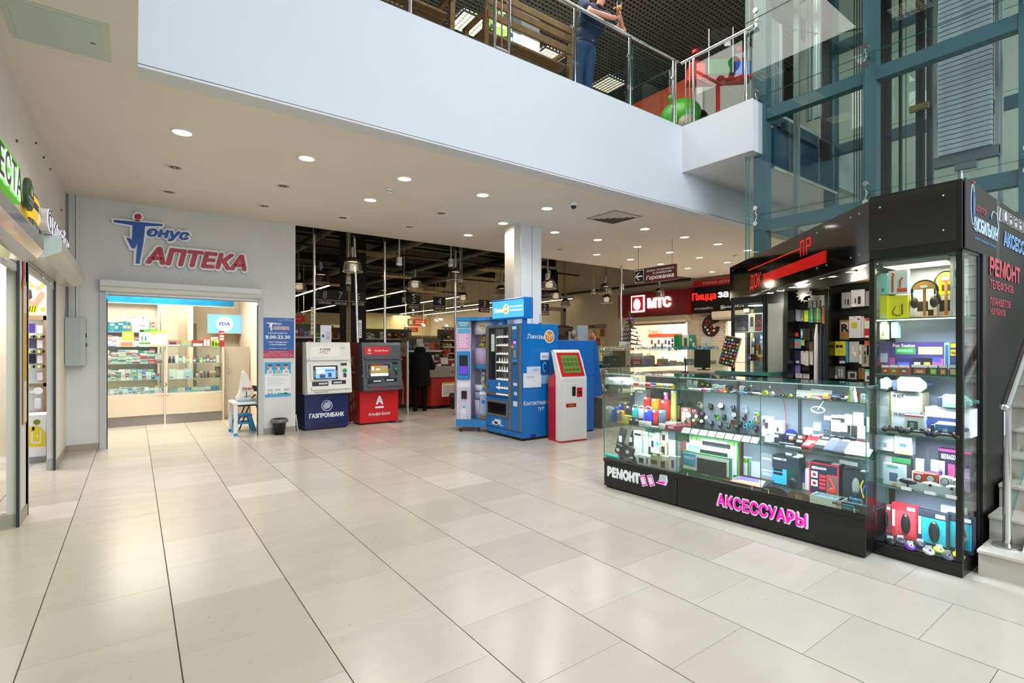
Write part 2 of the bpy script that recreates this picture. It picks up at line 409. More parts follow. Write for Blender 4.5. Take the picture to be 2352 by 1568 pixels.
# ceiling fittings ==
t=T('ceiling_vent','square four-way air diffuser in the ceiling above the blue machines','vent',(6.42,5.87,CZ))
m=M()
for k in range(4):
 a=.30-.07*k;b=a-.05
 for sx,sy in((1,0),(-1,0),(0,1),(0,-1)):
  if sx:m.add([(sx*a,-a,0),(sx*a,a,0),(sx*b,b,-.02),(sx*b,-b,-.02)],[[0,1,2,3]],mt('c9c3b8',.5))
  else:m.add([(-a,sy*a,0),(a,sy*a,0),(b,sy*b,-.02),(-b,sy*b,-.02)],[[0,1,2,3]],mt('c9c3b8',.5))
m.obj('louver',t)
M().box(-.33,.33,-.33,.33,-.004,-.001,mt('8b867c',.6)).obj('frame',t)
t=T('dome_camera','white dome security camera with black lens on the ceiling','camera',(5.29,5.64,CZ))
M().lathe([(.0001,0),(.062,0),(.06,-.035),(.045,-.045)],(0,0,0),WHITE).obj('housing',t)
M().sph((0,0,-.045),.045,BLACKG,rz=.05).obj('dome',t)
t=T('smoke_detector','small white smoke detector near the front downlights','smoke detector',(2.8,6.63,CZ))
M().lathe([(.0001,0),(.05,0),(.05,-.02),(.035,-.03),(.03,-.05),(.0001,-.055)],(0,0,0),WHITE).obj('housing',t)
M().lathe([(.036,-.03),(.036,-.038)],(0,0,0),mt('444444')).obj('grille',t)
p=at(1690,586,Z=CZ)
t=T('smoke_detector','small white smoke detector far off by the glass shaft','smoke detector',p)
M().lathe([(.0001,0),(.06,0),(.06,-.03),(.03,-.06),(.0001,-.06)],(0,0,0),WHITE).obj('housing',t)
# inspection hatch in the ceiling, left
t=T('ceiling_hatch','square painted steel inspection hatch in the ceiling, upper left','hatch',(-.41,4.66,CZ))
M().box(-.27,.27,-.3,.26,-.006,-.001,mt('c4cbc0',.5)).obj('frame',t)
M().box(-.235,.22,-.265,.235,-.012,-.006,mt('bcc8bf',.18)).box(.16,.19,.0,.012,-.014,-.012,BLACK).obj('door',t)
# == LEFT SHOPS
def zp(zx,zy,s,ox,oy,**k):return at(ox+zx/s,oy+zy/s,**k)
XV,YV,ZV=Vector((1,0,0)),Vector((0,1,0)),Vector((0,0,1))
GREYS=mt('b9b8b2',.45,noise=.03);SHUT=mt('c9cac6',.35,.2);GASK=mt('26303d',.4)
def slat_curtain(name,label,x,y0,y1,z0,z1,n,sgn=1,handle=()):
 t=T(name,label,'shutter',(x,(y0+y1)/2,z0));L=(y1-y0)/2;h=(z1-z0)/n
 for k in range(n):
  M().prism([(-.01,k*h+.002),(.012,k*h+.006),(.012,(k+1)*h-.006),(-.01,(k+1)*h-.001)],-L,L,SHUT,'y').obj('slat',t)
 for y in handle:M().box(.012,.03,y-L-.05,y-L+.05,.03,.055,WHITE,.006).obj('pull_handle',t)
 return t
# store one (near): wall panel behind, shutter, box, guide
INY=mt('d3dcb6',.6,noise=.02,scale=3)
m=M().box(-.99,-.89,2.0,5.88,.12,2.5,INY);m.obj('wall_panel',kind='structure')
M().box(-2.5,-.795,5.925,6.0,0,.1,mt('b0a998',.6,noise=.1)).obj('baseboard_shop',kind='structure')
lamp('shop_lamp','AREA',(-.60,4.9,2.05),5,(1,.97,.55),.3,sy=1.5)
t=T('shutter_guide','dark-edged vertical shutter guide rail nearest the viewer on the left','shutter guide',(-.78,5.9,0))
M().box(-.012,.01,-.01,.028,0,2.4,GREYS).obj('rail',t);M().box(-.012,.008,-.035,-.012,0,2.4,GASK).obj('brush_seal',t)
slat_curtain('roller_shutter','rolled-up grey slatted shutter over the near left shop doorway',LX-.02,3.2,5.87,2.12,2.42,4,handle=(2.15,))
t=T('shutter_box','glossy curved beige shutter housing under the green lit sign','shutter box',(LX,3.2,2.12))
prof=[(0,-.03),(.1,-.07),(.22,-.09),(.29,-.07),(.32,-.02),(.32,.05),(.27,.09),(0,.12)]
M().prism(prof,-1.9,1.15,mt('b7b3a8',.12,.3,coat=.5),'y').obj('housing',t)
M().prism(prof,1.151,1.165,mt('cfd5d3',.4),'y').obj('end_cap',t)
# green lit sign
t=T('light_box_sign','green lit sign with dark green letters above the near left shop','sign',(-.55,3.6,2.45))
M().box(-.12,0,-1.6,.63,-.10,.12,mt('55a52a',.4,emit=.75)).obj('housing',t)
g=M();tx(g,'ВЕСТА',(.004,.19,.0),(0,1,0),(0,0,1),.80,.19,mt('d9ffe0',.4,emit=1.3),bold=.07)
tx(g,'ВЕСТА',(.008,.21,.004),(0,1,0),(0,0,1),.78,.175,mt('1c4a24',.4),bold=.02);g.obj('lettering',t)
t=T('round_emblem','small dark green oval emblem with a leaf beside the lit sign','emblem',(-.53,4.42,2.46))
e=M().prism([(.14*math.cos(a*PI/12),.10*math.sin(a*PI/12))for a in range(24)],-.02,.0,mt('2c4a33',.5),'x')
e.X=None;tx(e,'экологичная',(.004,0,-.03),(0,1,0),(0,0,1),.2,.018,WHITE);tx(e,'аптека',(.004,0,-.056),(0,1,0),(0,0,1),.12,.016,WHITE)
e.prism([(-.03,.0),(.02,.06),(.03,.05),(.0,-.0)],.001,.005,mt('5da845',.5),'x').prism([(.02,.0),(.05,.045),(.06,.0)],.001,.005,mt('cfd8cf',.5),'x').obj('plate',t)
# pier between stores
t=T('price_strip_poster','narrow orange poster strip in a frame on the left pier','poster',(LX+.006,6.12,1.45))
m=M().box(0,.006,-.08,.08,-.62,.62,mt('b08a42',.4)).box(.006,.008,-.065,.065,-.6,-.25,mt('d5cdbd',.5)).box(.006,.008,-.065,.065,-.22,.1,mt('c8963c',.5)).box(.006,.008,-.065,.065,.34,.58,mt('cfc9bd',.5))
m.obj('sheet',t)
t=T('red_decal','small curved red decal on the pier under the near shutter box','decal',(LX+.006,6.05,2.15));M().prism([(-.05,-.16),(.0,-.02),(-.03,.16),(.07,.1),(.1,-.0),(.04,-.1)],0,.003,mt('b3202a',.5),'x').obj('sheet',t)
t=T('metal_corner_trim','pale metal corner strip on the pier between the left shops','trim',(LX,6.3,0))
M().box(-.01,.012,-.05,.02,0,2.25,mt('c9cbca',.4)).box(-.01,.016,-.05,-.044,0,2.25,GASK).obj('strip',t)
# store two : shutter, box, guide, interior
slat_curtain('roller_shutter','rolled-up grey slatted shutter over the far left shop doorway',LX-.02,6.32,8.37,2.19,2.40,3,handle=(1.0,1.6))
t=T('shutter_guide','dark vertical shutter guide at the far side of the left doorway','shutter guide',(LX,8.36,0))
M().box(-.012,.008,-.02,.02,0,2.4,GREYS).obj('rail',t);M().box(-.015,.008,-.05,-.022,0,2.3,GASK).obj('brush_seal',t)
M().box(.01,.03,.02,.06,.03,.045,STEEL).cyl((.04,.07,.02),(.04,.07,.04),.022,STEEL).obj('floor_latch',t)
t=T('shutter_box','chamfered white shutter housing below the striped ball sign','shutter box',(LX,7.1,2.40))
prof=[(0,-.11),(.13,-.11),(.25,-.04),(.25,.07),(.22,.1),(0,.1)]
M().prism(prof,-.95,1.8,mt('c9c6bb',.25,.2),'y').obj('housing',t);M().prism(prof,1.8,1.81,mt('dadbd8',.4),'y').prism(prof,-.965,-.951,mt('c7d6d0',.4),'y').obj('end_cap',t)
# striped ball sign with white letters
t=T('shop_sign','white outline letters and striped yellow black ball sign, far left shop','sign',(-.62,6.2,2.62))
M().prism([(-1.35,-.12),(-1.35,.16),(-1.2,.18),(0.1,.12),(.1,-.12)],-.14,-.06,mt('dfe0de',.5),'x').obj('back_panel',t)
b=M();yb=mt('ffd400',.15,emit=.35);bb=mt('15120a',.12)
K=10
for k in range(K):
 z0=-.13+.26*k/K;z1=z0+.26/K;col=(bb,yb,yb,yb,bb,bb,yb,yb,bb,bb)[k]
 r0=math.sqrt(max(0,1-(z0/.13)**2));r1=math.sqrt(max(0,1-(z1/.13)**2))
 b.lathe([(max(r0,.001),z0),(max(r1,.001),z1)],(-.02,-.74,-.04),col,20,True,.03,.34)
b.obj('striped_ball',t)
g=M();wl=mt('f4f0ff',.4,emit=1.1)
tx(g,'билайн',(.0,.45,-.02),(0,1,0),(0,0,1),1.75,.21,mt('d9d8dc',.5),bold=.02,ex=.03)
tx(g,'билайн',(.034,.45,-.02),(0,1,0),(0,0,1),1.75,.21,wl,bold=.012)
tx(g,'билайн',(.037,.45,-.02),(0,1,0),(0,0,1),1.73,.195,mt('6d6a78',.5),bold=-.012);g.obj('lettering',t)
# interior of store two
SW=mt('f0f0f3',.6)
M().box(-4,-1.0,10.4,10.55,0,3.2,SW).box(-4,-3.9,6,10.5,0,3.2,SW).box(-4,-1.0,6,10.5,3.1,3.2,SW).obj('wall_shop',kind='structure')
M().box(LX-.085,LX+.001,8.36,8.373,0,.13,mt('b9b7b1',.5,noise=.15)).obj('baseboard_pier',kind='structure')
lamp('shop_lamp','AREA',(-1.9,9.2,3.0),70,(1,.98,1),1.2)
# display stand visible through the doorway: back wall plane x... seen between px 67 and 125
DY=9.6
t=T('phone_display_wall','oak framed phone display wall inside the far left shop','display',(-1.75,DY,0))
OAK=mt('b79a74',.5,noise=.12,scale=14)
def dx(px):return at(px,850,Y=DY).x+1.75
def dz(py):return at(100,py,Y=DY).z
M().box(dx(40),dx(104),.02,.06,dz(725),dz(950),SW).obj('back_panel',t)
f=M()
for z0,z1 in((735,725),(887,879),(951,943)):f.box(dx(40),dx(106),-.03,.02,dz(z0),dz(z1),OAK)
f.box(dx(100),dx(106),-.03,.02,dz(951),dz(725),OAK);f.obj('frame',t)
for i,z in enumerate((770,804,838,878)):
 M().box(dx(40),dx(100),-.08,.02,dz(z)-.006,dz(z),mt('c9ddd8',.2)).obj('shelf',t)
 if i<3:
  q=M()
  for k in range(6):q.box(dx(66)+.05*k,dx(66)+.05*k+.025,-.085,-.08,dz(z+6)-.0,dz(z)+.0,BLACK if k%2 else yb)
  q.obj('price_rail',t)
for i,(a,b_,z0,z1,c,n)in enumerate(((66,82,765,743,'5a4696','purple tablet'),(67,85,799,777,'4c4a52','grey phone'),(66,84,834,812,'1c1820','black phone'))):
 o=M().box(dx(a),dx(b_),-.05,-.035,dz(z0),dz(z1),mt(c,.2),.004).box(dx(a)+.008,dx(b_)-.008,-.0505,-.05,dz(z0)+.012,dz(z1)-.008,mt(c,.08,emit=.1)).obj('phone',None,(-1.75,DY,0),label='%s on the %s shelf of the oak display'%(n,NUM[i]),cat='phone',group='phones on the oak display')
for i,z in enumerate((765,799,834,872)):
 M().box(dx(86),dx(99),-.045,-.04,dz(z),dz(z-20),mt('f1e9ea',.5)).box(dx(86),dx(99),-.046,-.045,dz(z-18),dz(z-20),mt('c46a50',.5)).obj('price_card',None,(-1.75,DY,0),label='white price card with orange edge, %s shelf of oak display'%NUM[i],cat='price card',group='price cards on the oak display')
o=M().cyl((dx(90),-.1,dz(896)),(dx(90),-.05,dz(896)),.05,WHITE).box(dx(70),dx(90),-.08,-.06,dz(900),dz(896),WHITE).obj('white_gadget',None,(-1.75,DY,0),label='white round gadget on the lowest part of the oak display',cat='gadget')
o=M().box(dx(82),dx(97),-.1,-.04,dz(936),dz(913),mt('ebe9f0',.5),.006).obj('white_box',None,(-1.75,DY,0),label='white router box at the bottom of the oak display',cat='box')
t=T('poster','lit photo poster of a hugging pair above the oak display','poster',(-1.75,DY,0))
q=M().box(dx(40),dx(103),0,.02,dz(723),dz(645),mt('dff0c0',.5,emit=.25)).prism([(dx(66),dz(700)),(dx(85),dz(704)),(dx(103),dz(680)),(dx(100),dz(668)),(dx(90),dz(672)),(dx(78),dz(692)),(dx(66),dz(690))],-.004,-.001,mt('c99a80',.6))
q.prism([(dx(66),dz(690)),(dx(74),dz(685)),(dx(72),dz(668)),(dx(66),dz(664))],-.005,-.001,mt('4a3028',.6)).prism([(dx(66),dz(718)),(dx(84),dz(716)),(dx(86),dz(704)),(dx(66),dz(702))],-.006,-.002,yb)
for k in range(3):q.prism([(dx(66+6*k),dz(717)),(dx(68+6*k),dz(717)),(dx(71+6*k),dz(703)),(dx(69+6*k),dz(703))],-.008,-.003,BLACK)
for cx_,cy_,r in((75,657,5),(97,655,5),(98,710,5),(70,650,3)):q.cyl((dx(cx_),-.003,dz(cy_)),(dx(cx_),-.001,dz(cy_)),.02*r/4,mt('9ccf3a',.5,emit=.3))
q.cyl((dx(88),-.008,dz(662)),(dx(88),-.004,dz(662)),.035,mt('caa080',.6));q.obj('sheet',t)
t=T('service_counter','white shop counter with a yellow printed building inside the left shop','counter',(-1.62,9.0,0))
Y0=9.0
def ex_(px):return at(px,900,Y=Y0).x+1.62
def ez(py):return at(100,py,Y=Y0).z
M().box(ex_(30),ex_(106),0,.4,.0,.08,mt('9a9a9e',.5)).box(ex_(30),ex_(106),-.01,.4,.08,ez(952),mt('f4f4f6',.35)).obj('body',t)
q=M().prism([(ex_(67),ez(1023)),(ex_(105),ez(1025)),(ex_(105),ez(993)),(ex_(92),ez(980)),(ex_(67),ez(982))],-.014,-.011,mt('f2dc10',.4))
for(a,b_,c,d)in((72,1014,76,986),(76,1017,94,1013),(92,1013,95,988),(84,1003,88,997)):q.box(ex_(a),ex_(c),-.016,-.014,ez(b_),ez(d),WHITE)
for k in(72,82):q.cyl((ex_(k),-.016,ez(982)),(ex_(k),-.013,ez(982)),.035,mt('f2dc10',.4))
q.cyl((ex_(85),-.014,ez(968)),(ex_(85),-.011,ez(968)),.035,mt('7d8a2a',.5));q.obj('print',t)
# electrical box on the corner
t=T('electrical_cabinet','grey metal wall cabinet with a green lit switch in the corner','cabinet',(-.64,9.45,1.57))
M().box(-.125,.085,-.1,.14,-.34,.34,mt('b3bab8',.45),.006).obj('body',t)
M().box(-.135,.02,-.112,-.101,-.335,.335,mt('a9b4b2',.4),.004).obj('door',t)
M().box(.086,.1,-.07,-.02,.06,.12,BLACK,.004).box(.1,.104,-.06,-.03,.07,.11,mt('22e08a',.4,emit=1.5)).obj('switch',t)
M().box(.086,.1,-.06,-.03,-.07,-.02,BLACK).cyl((.09,-.04,-.05),(.13,-.04,-.05),.009,CHROME).obj('lock',t)
t=T('cable_trunking','vertical grey cable trunking in the corner above the cabinet','trunking',(LX+.03,9.55,1.9))
M().box(-.0,.07,-.02,.04,0,CZ-1.9,mt('c3c6c4',.5)).box(.07,.074,-.02,.04,0,CZ-1.9,mt('8d918f',.5)).obj('duct',t);M().box(.078,.11,-.0,.04,0,CZ-1.9,mt('d4d5d3',.5)).obj('cover',t)
# small wall screws
for i,(a,b_)in enumerate(((37,323),(81,328),(99,361),(114,388),(140,482))):
 p=at(a,b_,X=LX+.002);M().cyl((-.002,0,0),(.012,0,0),.012,mt('55524c',.5),n=8).obj('wall_plug',None,p,label='dark wall plug, %s from the front on the left wall'%NUM[i],cat='wall plug',group='wall plugs')
# == PHARMACY
PWI=mt('e9dcc3',.7,noise=.02)
m=M().box(-3.2,2.14,13.6,13.75,0,3.2,PWI).box(1.98,2.14,9.8,13.6,0,3.2,PWI).box(-3.2,-3.1,9.8,13.7,0,3.2,PWI).box(-3.2,LX-.1,9.8,9.9,0,3.2,PWI).box(.92,1.0,12.75,13.6,0,3.2,PWI)
m.obj('wall_pharmacy',kind='structure')
M().box(-3.2,2.14,9.8,13.7,3.1,3.2,WHITE).obj('ceiling_pharmacy',kind='structure')
lamp('pharmacy_lamp','AREA',(.3,11.3,3.05),130,(1,.93,.80),1.6)
lamp('pharmacy_lamp_back','AREA',(-.2,13.0,3.0),40,(1,.93,.80),1.2)
# shutter housing and guides
t=T('shutter_box','long grey shutter housing over the pharmacy doorway','shutter box',(.66,9.6,2.42))
prof=[(0,-.11),(-.14,-.11),(-.2,-.06),(-.2,.04),(-.17,.07),(0,.07)]
M().prism([(y,z)for y,z in prof],-1.06,1.06,mt('d3d4d2',.4),'x').obj('housing',t)
M().box(-1.05,1.05,-.205,-.2,-.055,-.045,mt('a9aaa6',.5)).obj('seam',t)
t=T('roller_shutter','bottom bar of the raised shutter over the pharmacy doorway','shutter',(.68,9.6,2.30))
M().box(-1.0,1.02,-.02,.02,-.03,.06,SHUT).box(-1.0,1.02,-.025,.025,-.045,-.03,mt('8d8f8c',.5)).obj('bottom_slat',t)
for x in(-.35,.42):M().sph((x,-.03,.02),.018,WHITE).obj('stop_knob',t)
for x,n in((-.37,'left'),(1.73,'right')):
 t=T('shutter_guide','grey vertical shutter guide on the %s jamb of the pharmacy'%n,'shutter guide',(x,9.58,0))
 M().box(-.04,.04,-.02,.05,0,2.3,mt('b9bbbb',.4)).obj('rail',t);M().box(.041 if x<0 else-.052,.052 if x<0 else-.041,-.01,.05,0,2.2,GASK).obj('brush_seal',t)
# big wall sign (cut board letters and running figure)
SGW=mt('eceeee',.45);SGB=mt('0f4fa8',.4);SGR=mt('b0122f',.4)
t=T('wall_sign','raised blue figure and red lettering sign on the pharmacy wall','sign',(.65,9.6,3.05))
O=Vector((.65,9.6,3.05))
def sp_(x,y,Y):return zp(x,y,6.533,240,470,Y=Y)-O
def board(poly,d,col):
 v=[sp_(x,y,9.6-d)for x,y in poly];return[(p.x,p.z)for p in v]
m=M();fig_w=[(97,205),(115,198),(905,270),(905,320),(870,350),(640,330),(640,480),(600,600),(555,910),(430,910),(440,690),(375,680),(280,490),(300,465),(378,480),(378,330),(110,280)]
m.prism(board(fig_w,.05,0),-.05,-.01,SGW)
hd=[(500+90*math.cos(a*PI/10),180+72*math.sin(a*PI/10))for a in range(20)]
m.prism(board(hd,.05,0),-.05,-.01,SGW);m.obj('figure_backing',t)
m=M();fig=[(135,225),(870,292),(870,320),(610,320),(585,560),(525,885),(468,882),(492,578),(455,658),(405,650),(325,492),(385,503),(412,530),(420,308),(140,262)]
m.prism(board(fig,.053,0),-.054,-.05,SGB);m.obj('figure',t)
hd=[(501+55*math.cos(a*PI/10),181+46*math.sin(a*PI/10))for a in range(20)]
M().prism(board(hd,.053,0),-.054,-.05,SGR).obj('figure_head',t)
def word(s,box,col,bold,name):
 x0,y0,x1,y1=box;a=sp_(x0,y0,9.55);b=sp_(x1,y1,9.55);sh=sp_((x0+x1)/2,(y0+y1)/2,9.55)
 w_,h_=abs(b.x-a.x),.30
 q=M();tx(q,s,(sh.x,-.031,sh.z),XV,ZV,w_+.07,col[1]+.07,SGW,bold=bold+.07,shear=.22,ex=.015)
 q.obj(name+'_backing',t)
 q=M();tx(q,s,(sh.x,-.057,sh.z),XV,ZV,w_,col[1],col[0],bold=bold,shear=.22);q.obj(name,t)
word('АПТЕКА',(655,770,2165,865),(SGR,.27),.055,'red_lettering')
word('онус',(640,440,1285,490),(SGB,.17),.045,'blue_lettering')
# opening-hours plate
t=T('opening_hours_plate','blue and crimson opening hours plate right of the pharmacy door','sign',(2.007,9.598,1.655))
M().box(-.27,.27,-.008,0,-.355,.35,mt('c9ccd0',.3)).box(-.262,.262,-.01,-.008,-.22,.345,mt('1355a6',.35)).box(-.262,.262,-.01,-.008,-.35,-.22,mt('b21d4c',.35)).obj('plate',t)
q=M();A=lambda s,z,w_,h_,b=.02,c=WHITE:tx(q,s,(0,-.012,z),XV,ZV,w_,h_,c,bold=b)
tx(q,'онус',(.0,-.012,.235),XV,ZV,.12,.04,WHITE,bold=.02);tx(q,'АПТЕКА',(.05,-.012,.17),XV,ZV,.28,.06,WHITE,bold=.12,shear=.2);tx(q,'АПТЕКА',(.05,-.013,.17),XV,ZV,.27,.05,SGR,bold=.03,shear=.2)
q.prism([(-.19,.26),(-.02,.255),(-.02,.245),(-.09,.235),(-.1,.12),(-.12,.12),(-.12,.2),(-.15,.16),(-.13,.24),(-.19,.25)],-.013,-.011,WHITE);q.cyl((-.11,-.013,.275),(-.11,-.011,.275),.013,SGR)
A('режим работы',.08,.3,.03);A('8.00-23.30',.012,.4,.06,.03);A('без перерыва',-.075,.3,.03);A('и выходных',-.12,.26,.028);A('телефон: 263-10-77',-.185,.3,.02,.01)
A('Адрес ближайших аптек',-.245,.3,.016,.01);A('Аптека Тонус - р.п. Кольцово, дом 18',-.278,.44,.018,.01);A('Бердышево - проспект Никольский, дом 2',-.312,.5,.018,.01)
tx(q,'ООО Тонус',(.16,-.012,.325),XV,ZV,.1,.012,WHITE);tx(q,'лицензия на деятельность',(.12,-.012,.305),XV,ZV,.24,.012,WHITE);q.obj('lettering',t)
for x in(-.27,.27):
 for z in(-.355,.355):M().sph((x,-.008,z),.009,STEEL).obj('screw',t)
# ice-cream poster
t=T('poster','white and blue poster of three children eating ice cream','poster',(2.01,9.598,.93))
M().box(-.21,.21,-.004,0,-.3,.3,mt('e8eaee',.5)).box(-.21,.21,-.006,-.004,.1,.3,mt('2f9ed6',.5)).box(-.21,.21,-.006,-.004,-.3,-.25,mt('3aa6da',.5)).obj('sheet',t)
q=M();SK=mt('d2a184',.6)
for x,c in((-.13,'b9ddea'),(0,'8fd0dc'),(.125,'e9e9e4')):
 q.prism([(x-.06,.1),(x-.05,.165),(x,.185),(x+.05,.165),(x+.06,.1)],-.009,-.006,mt(c,.6));q.cyl((x,-.010,.225),(x,-.008,.225),.035,SK,n=16);q.prism([(x+.037*math.cos(a*PI/8),.235+.033*math.sin(a*PI/8))for a in range(9)],-.012,-.010,mt('54392a',.6))
 q.cyl((x+.01,-.013,.19),(x+.01,-.011,.19),.014,WHITE,n=8);q.box(x-.02,x+.03,-.013,-.011,.12,.15,SK)
tx(q,'БИОМОРОЖЕНОЕ',(.03,-.006,.075),XV,ZV,.26,.02,mt('4c8a97',.5));
for k in range(7):q.box(-.17,.05+.03*(k%3),-.006,-.004,.03-.022*k,.034-.022*k,mt('97b3b0',.6))
for x in(-.17,-.05,.09):q.box(x,x+.09,-.006,-.004,-.2,-.16,mt('b9c4c2',.6))
for x,c in((-.15,'a83a3a'),(-.1,'9a6a3a'),(-.05,'7faf5a'),(0,'3f9a4a'),(.12,'2f8a3e')):q.cyl((x,-.008,-.24),(x,-.006,-.24),.015,mt(c,.6),n=8)
q.box(.02,.17,-.008,-.006,-.26,-.235,mt('3f9a4a',.6));q.obj('print',t)
# bin
t=T('waste_bin','black waste bin with a grey liner below the posters','bin',(2.0,9.45,0))
M().lathe([(.0001,.005),(.085,0),(.115,.26),(.12,.265),(.112,.265),(.083,.01)],(0,0,0),mt('17171a',.3),20).obj('body',t)
q=M().lathe([(.11,.255),(.125,.272),(.135,.255),(.15,.22),(.125,.2),(.119,.21)],(0,0,0),mt('6b6c6e',.15),13);q.obj('liner',t)
# table, bag, stools
TZ=.56
t=T('plastic_table','small white table with blue feet at the right pharmacy jamb','table',(1.62,10.0,0))
TWc=mt('e6e6e4',.35);TB=mt('1f8fd6',.35)
M().box(-.28,.28,-.32,.32,TZ-.045,TZ,TWc,.012).obj('tabletop',t);M().box(-.2,.27,-.28,.28,TZ,TZ+.006,mt('2a8fc4',.4)).box(-.17,.22,-.2,.24,TZ+.006,TZ+.008,mt('cfd6c4',.6)).obj('placemat',t)
for sx in(-.25,.25):
 for sy in(-.29,.29):
  l=M().box(sx-.028,sx+.028,sy-.028,sy+.028,.04,TZ-.045,TWc,.006).obj('leg',t);M().box(sx-.03,sx+.03,sy-.03,sy+.03,0,.04,TB,.004).obj('foot_cap',l)
def bagmesh(w_,d_,h_,mat,sag=.3,seed=0,n=20,k=9):
 m=M();vs=[]
 for j in range(k+1):
  f=j/k;r=(1-f)**.62*(1-.15*math.sin(f*3))if f>.12 else .9+.7*f
  for i in range(n):
   a=2*PI*i/n;wob=1+.07*math.sin(5*a+seed+f*3)+.04*math.sin(9*a+2*seed)
   vs.append((math.cos(a)*w_/2*max(r,.07)*wob+f*f*sag*w_*.2,math.sin(a)*d_/2*max(r,.07)*wob,f*h_))
 F=[[j*n+i,j*n+(i+1)%n,(j+1)*n+(i+1)%n,(j+1)*n+i]for j in range(k)for i in range(n)]+[list(range(n))[::-1],list(range(k*n,k*n+n))]
 return m.add(vs,F,mat,True)
t=T('shopping_bag','white plastic shopping bag with red print on the small table','bag',(1.56,9.93,TZ+.009))
bagmesh(.33,.26,.52,mt('ecebe6',.35,bump=.3,scale=9),-.6,1).obj('bag',t)
q=M();tx(q,'Бегемот',(.02,-.128,.215),XV,(0,.3,.95),.18,.055,mt('9c2a24',.5),bold=.04)
q.box(-.02,-.005,-.15,-.148,.06,.17,mt('444444')).prism([(.05,.05),(.12,.12),(.14,.1),(.08,.04)],-.152,-.148,mt('9c2a24',.5)).prism([(-.06,.07),(.05,.08),(.05,.09),(-.06,.08)],-.152,-.148,mt('555555',.5));q.obj('print',t)
t=T('step_stool','small bright blue plastic stool under the white table','stool',(1.56,10.28,0));
M().box(-.14,.14,-.12,.12,.27,.3,TB,.01).obj('seat',t)
for sx in(-1,1):
 for sy in(-1,1):M().add([(sx*.17-.03,sy*.14-.03,0),(sx*.17+.03,sy*.14-.03,0),(sx*.17+.03,sy*.14+.03,0),(sx*.17-.03,sy*.14+.03,0),(sx*.1-.03,sy*.09-.03,.27),(sx*.1+.03,sy*.09-.03,.27),(sx*.1+.03,sy*.09+.03,.27),(sx*.1-.03,sy*.09+.03,.27)],[[0,1,5,4],[1,2,6,5],[2,3,7,6],[3,0,4,7]],TB).obj('leg',t)
M().box(-.16,.16,-.14,-.12,.13,.16,TB).box(-.16,.16,.12,.14,.13,.16,TB).obj('stretcher',t)
t=T('folding_chair','dark blue cushioned chair behind the white table','chair',(1.78,10.55,0))
NV=mt('15233c',.6);M().box(-.3,.18,-.2,.22,.42,.47,NV,.02).obj('seat',t);q=M();q.X=Matrix.Translation((-.02,.3,.72))@Matrix.Rotation(.15,4,'Y');q.box(-.15,.2,-.02,.03,-.06,.05,NV,.015);q.obj('backrest',t)
M().tube([(-.26,-.18,0),(-.1,-.18,.42)],.012,BLACK).tube([(-.26,.2,.0),(-.1,.2,.42)],.012,BLACK).tube([(.16,-.18,0),(.02,-.18,.42)],.012,BLACK).tube([(.16,.28,.0),(.16,.28,.75)],.012,BLACK).obj('frame',t)
# counter: two glazed bays ==
CT=mt('d9cbb6',.5);CTG=mt('8f8b88',.5);CTI=mt('e8decb',.6)
def bay(name,label,x0,x1,y):
 t=T(name,label,'display counter',((x0+x1)/2,y,0));h=(x1-x0)/2
 M().box(-h,h,.02,.55,0,.19,CTG).obj('plinth',t)
 n=8;q=M()
 pts=[(-h+2*h*i/n,-.05*math.sin(PI*i/n))for i in range(n+1)]
 q.prism([(a,b)for a,b in pts]+[(h,.5),(-h,.5)],.19,.57,CT,'z');q.obj('front_panel',t)
 M().box(-h,h,-.02,.5,.57,.6,CT).obj('lower_shelf',t)
 M().box(-h,-h+.025,-.02,.5,.6,1.5,CT).box(h-.03,h,-.03,.5,0,1.5,CT).obj('side_panel',t)
 M().box(-h,h,-.02,.5,1.494,1.5,GLASS,em=EDGE,ax='z').obj('glass_top',t)
 M().box(-h+.025,h-.03,-.014,-.01,.6,1.49,GLASS).obj('front_glass',t)
 for z in(.87,1.18):M().box(-h+.025,h-.03,.0,.46,z-.006,z,GLASS,em=mt('b9cfc2',.3),ax='z').obj('glass_shelf',t)
 for z in(.78,1.03,1.38):
  for x in(-h+.03,h-.035):M().cyl((x,-.02,z),(x,.0,z),.01,STEEL,n=8).obj('clip',t)
 return t
bay('display_counter','left glazed cream counter of the pharmacy',-1.35,.49,12.05)
bay('display_counter','right glazed cream counter of the pharmacy',.49,1.48,12.0)
t=T('staff_gate','beige swing door panel with a steel handle beside the pharmacy counter','door',(1.5,12.05,0))
M().box(0,.46,0,.025,.1,1.5,mt('bdb3a7',.5)).obj('panel',t);M().tube([(.07,-.0,.93),(.07,-.04,.95),(.07,-.04,1.1),(.07,0,1.12)],.007,STEEL).obj('handle',t)
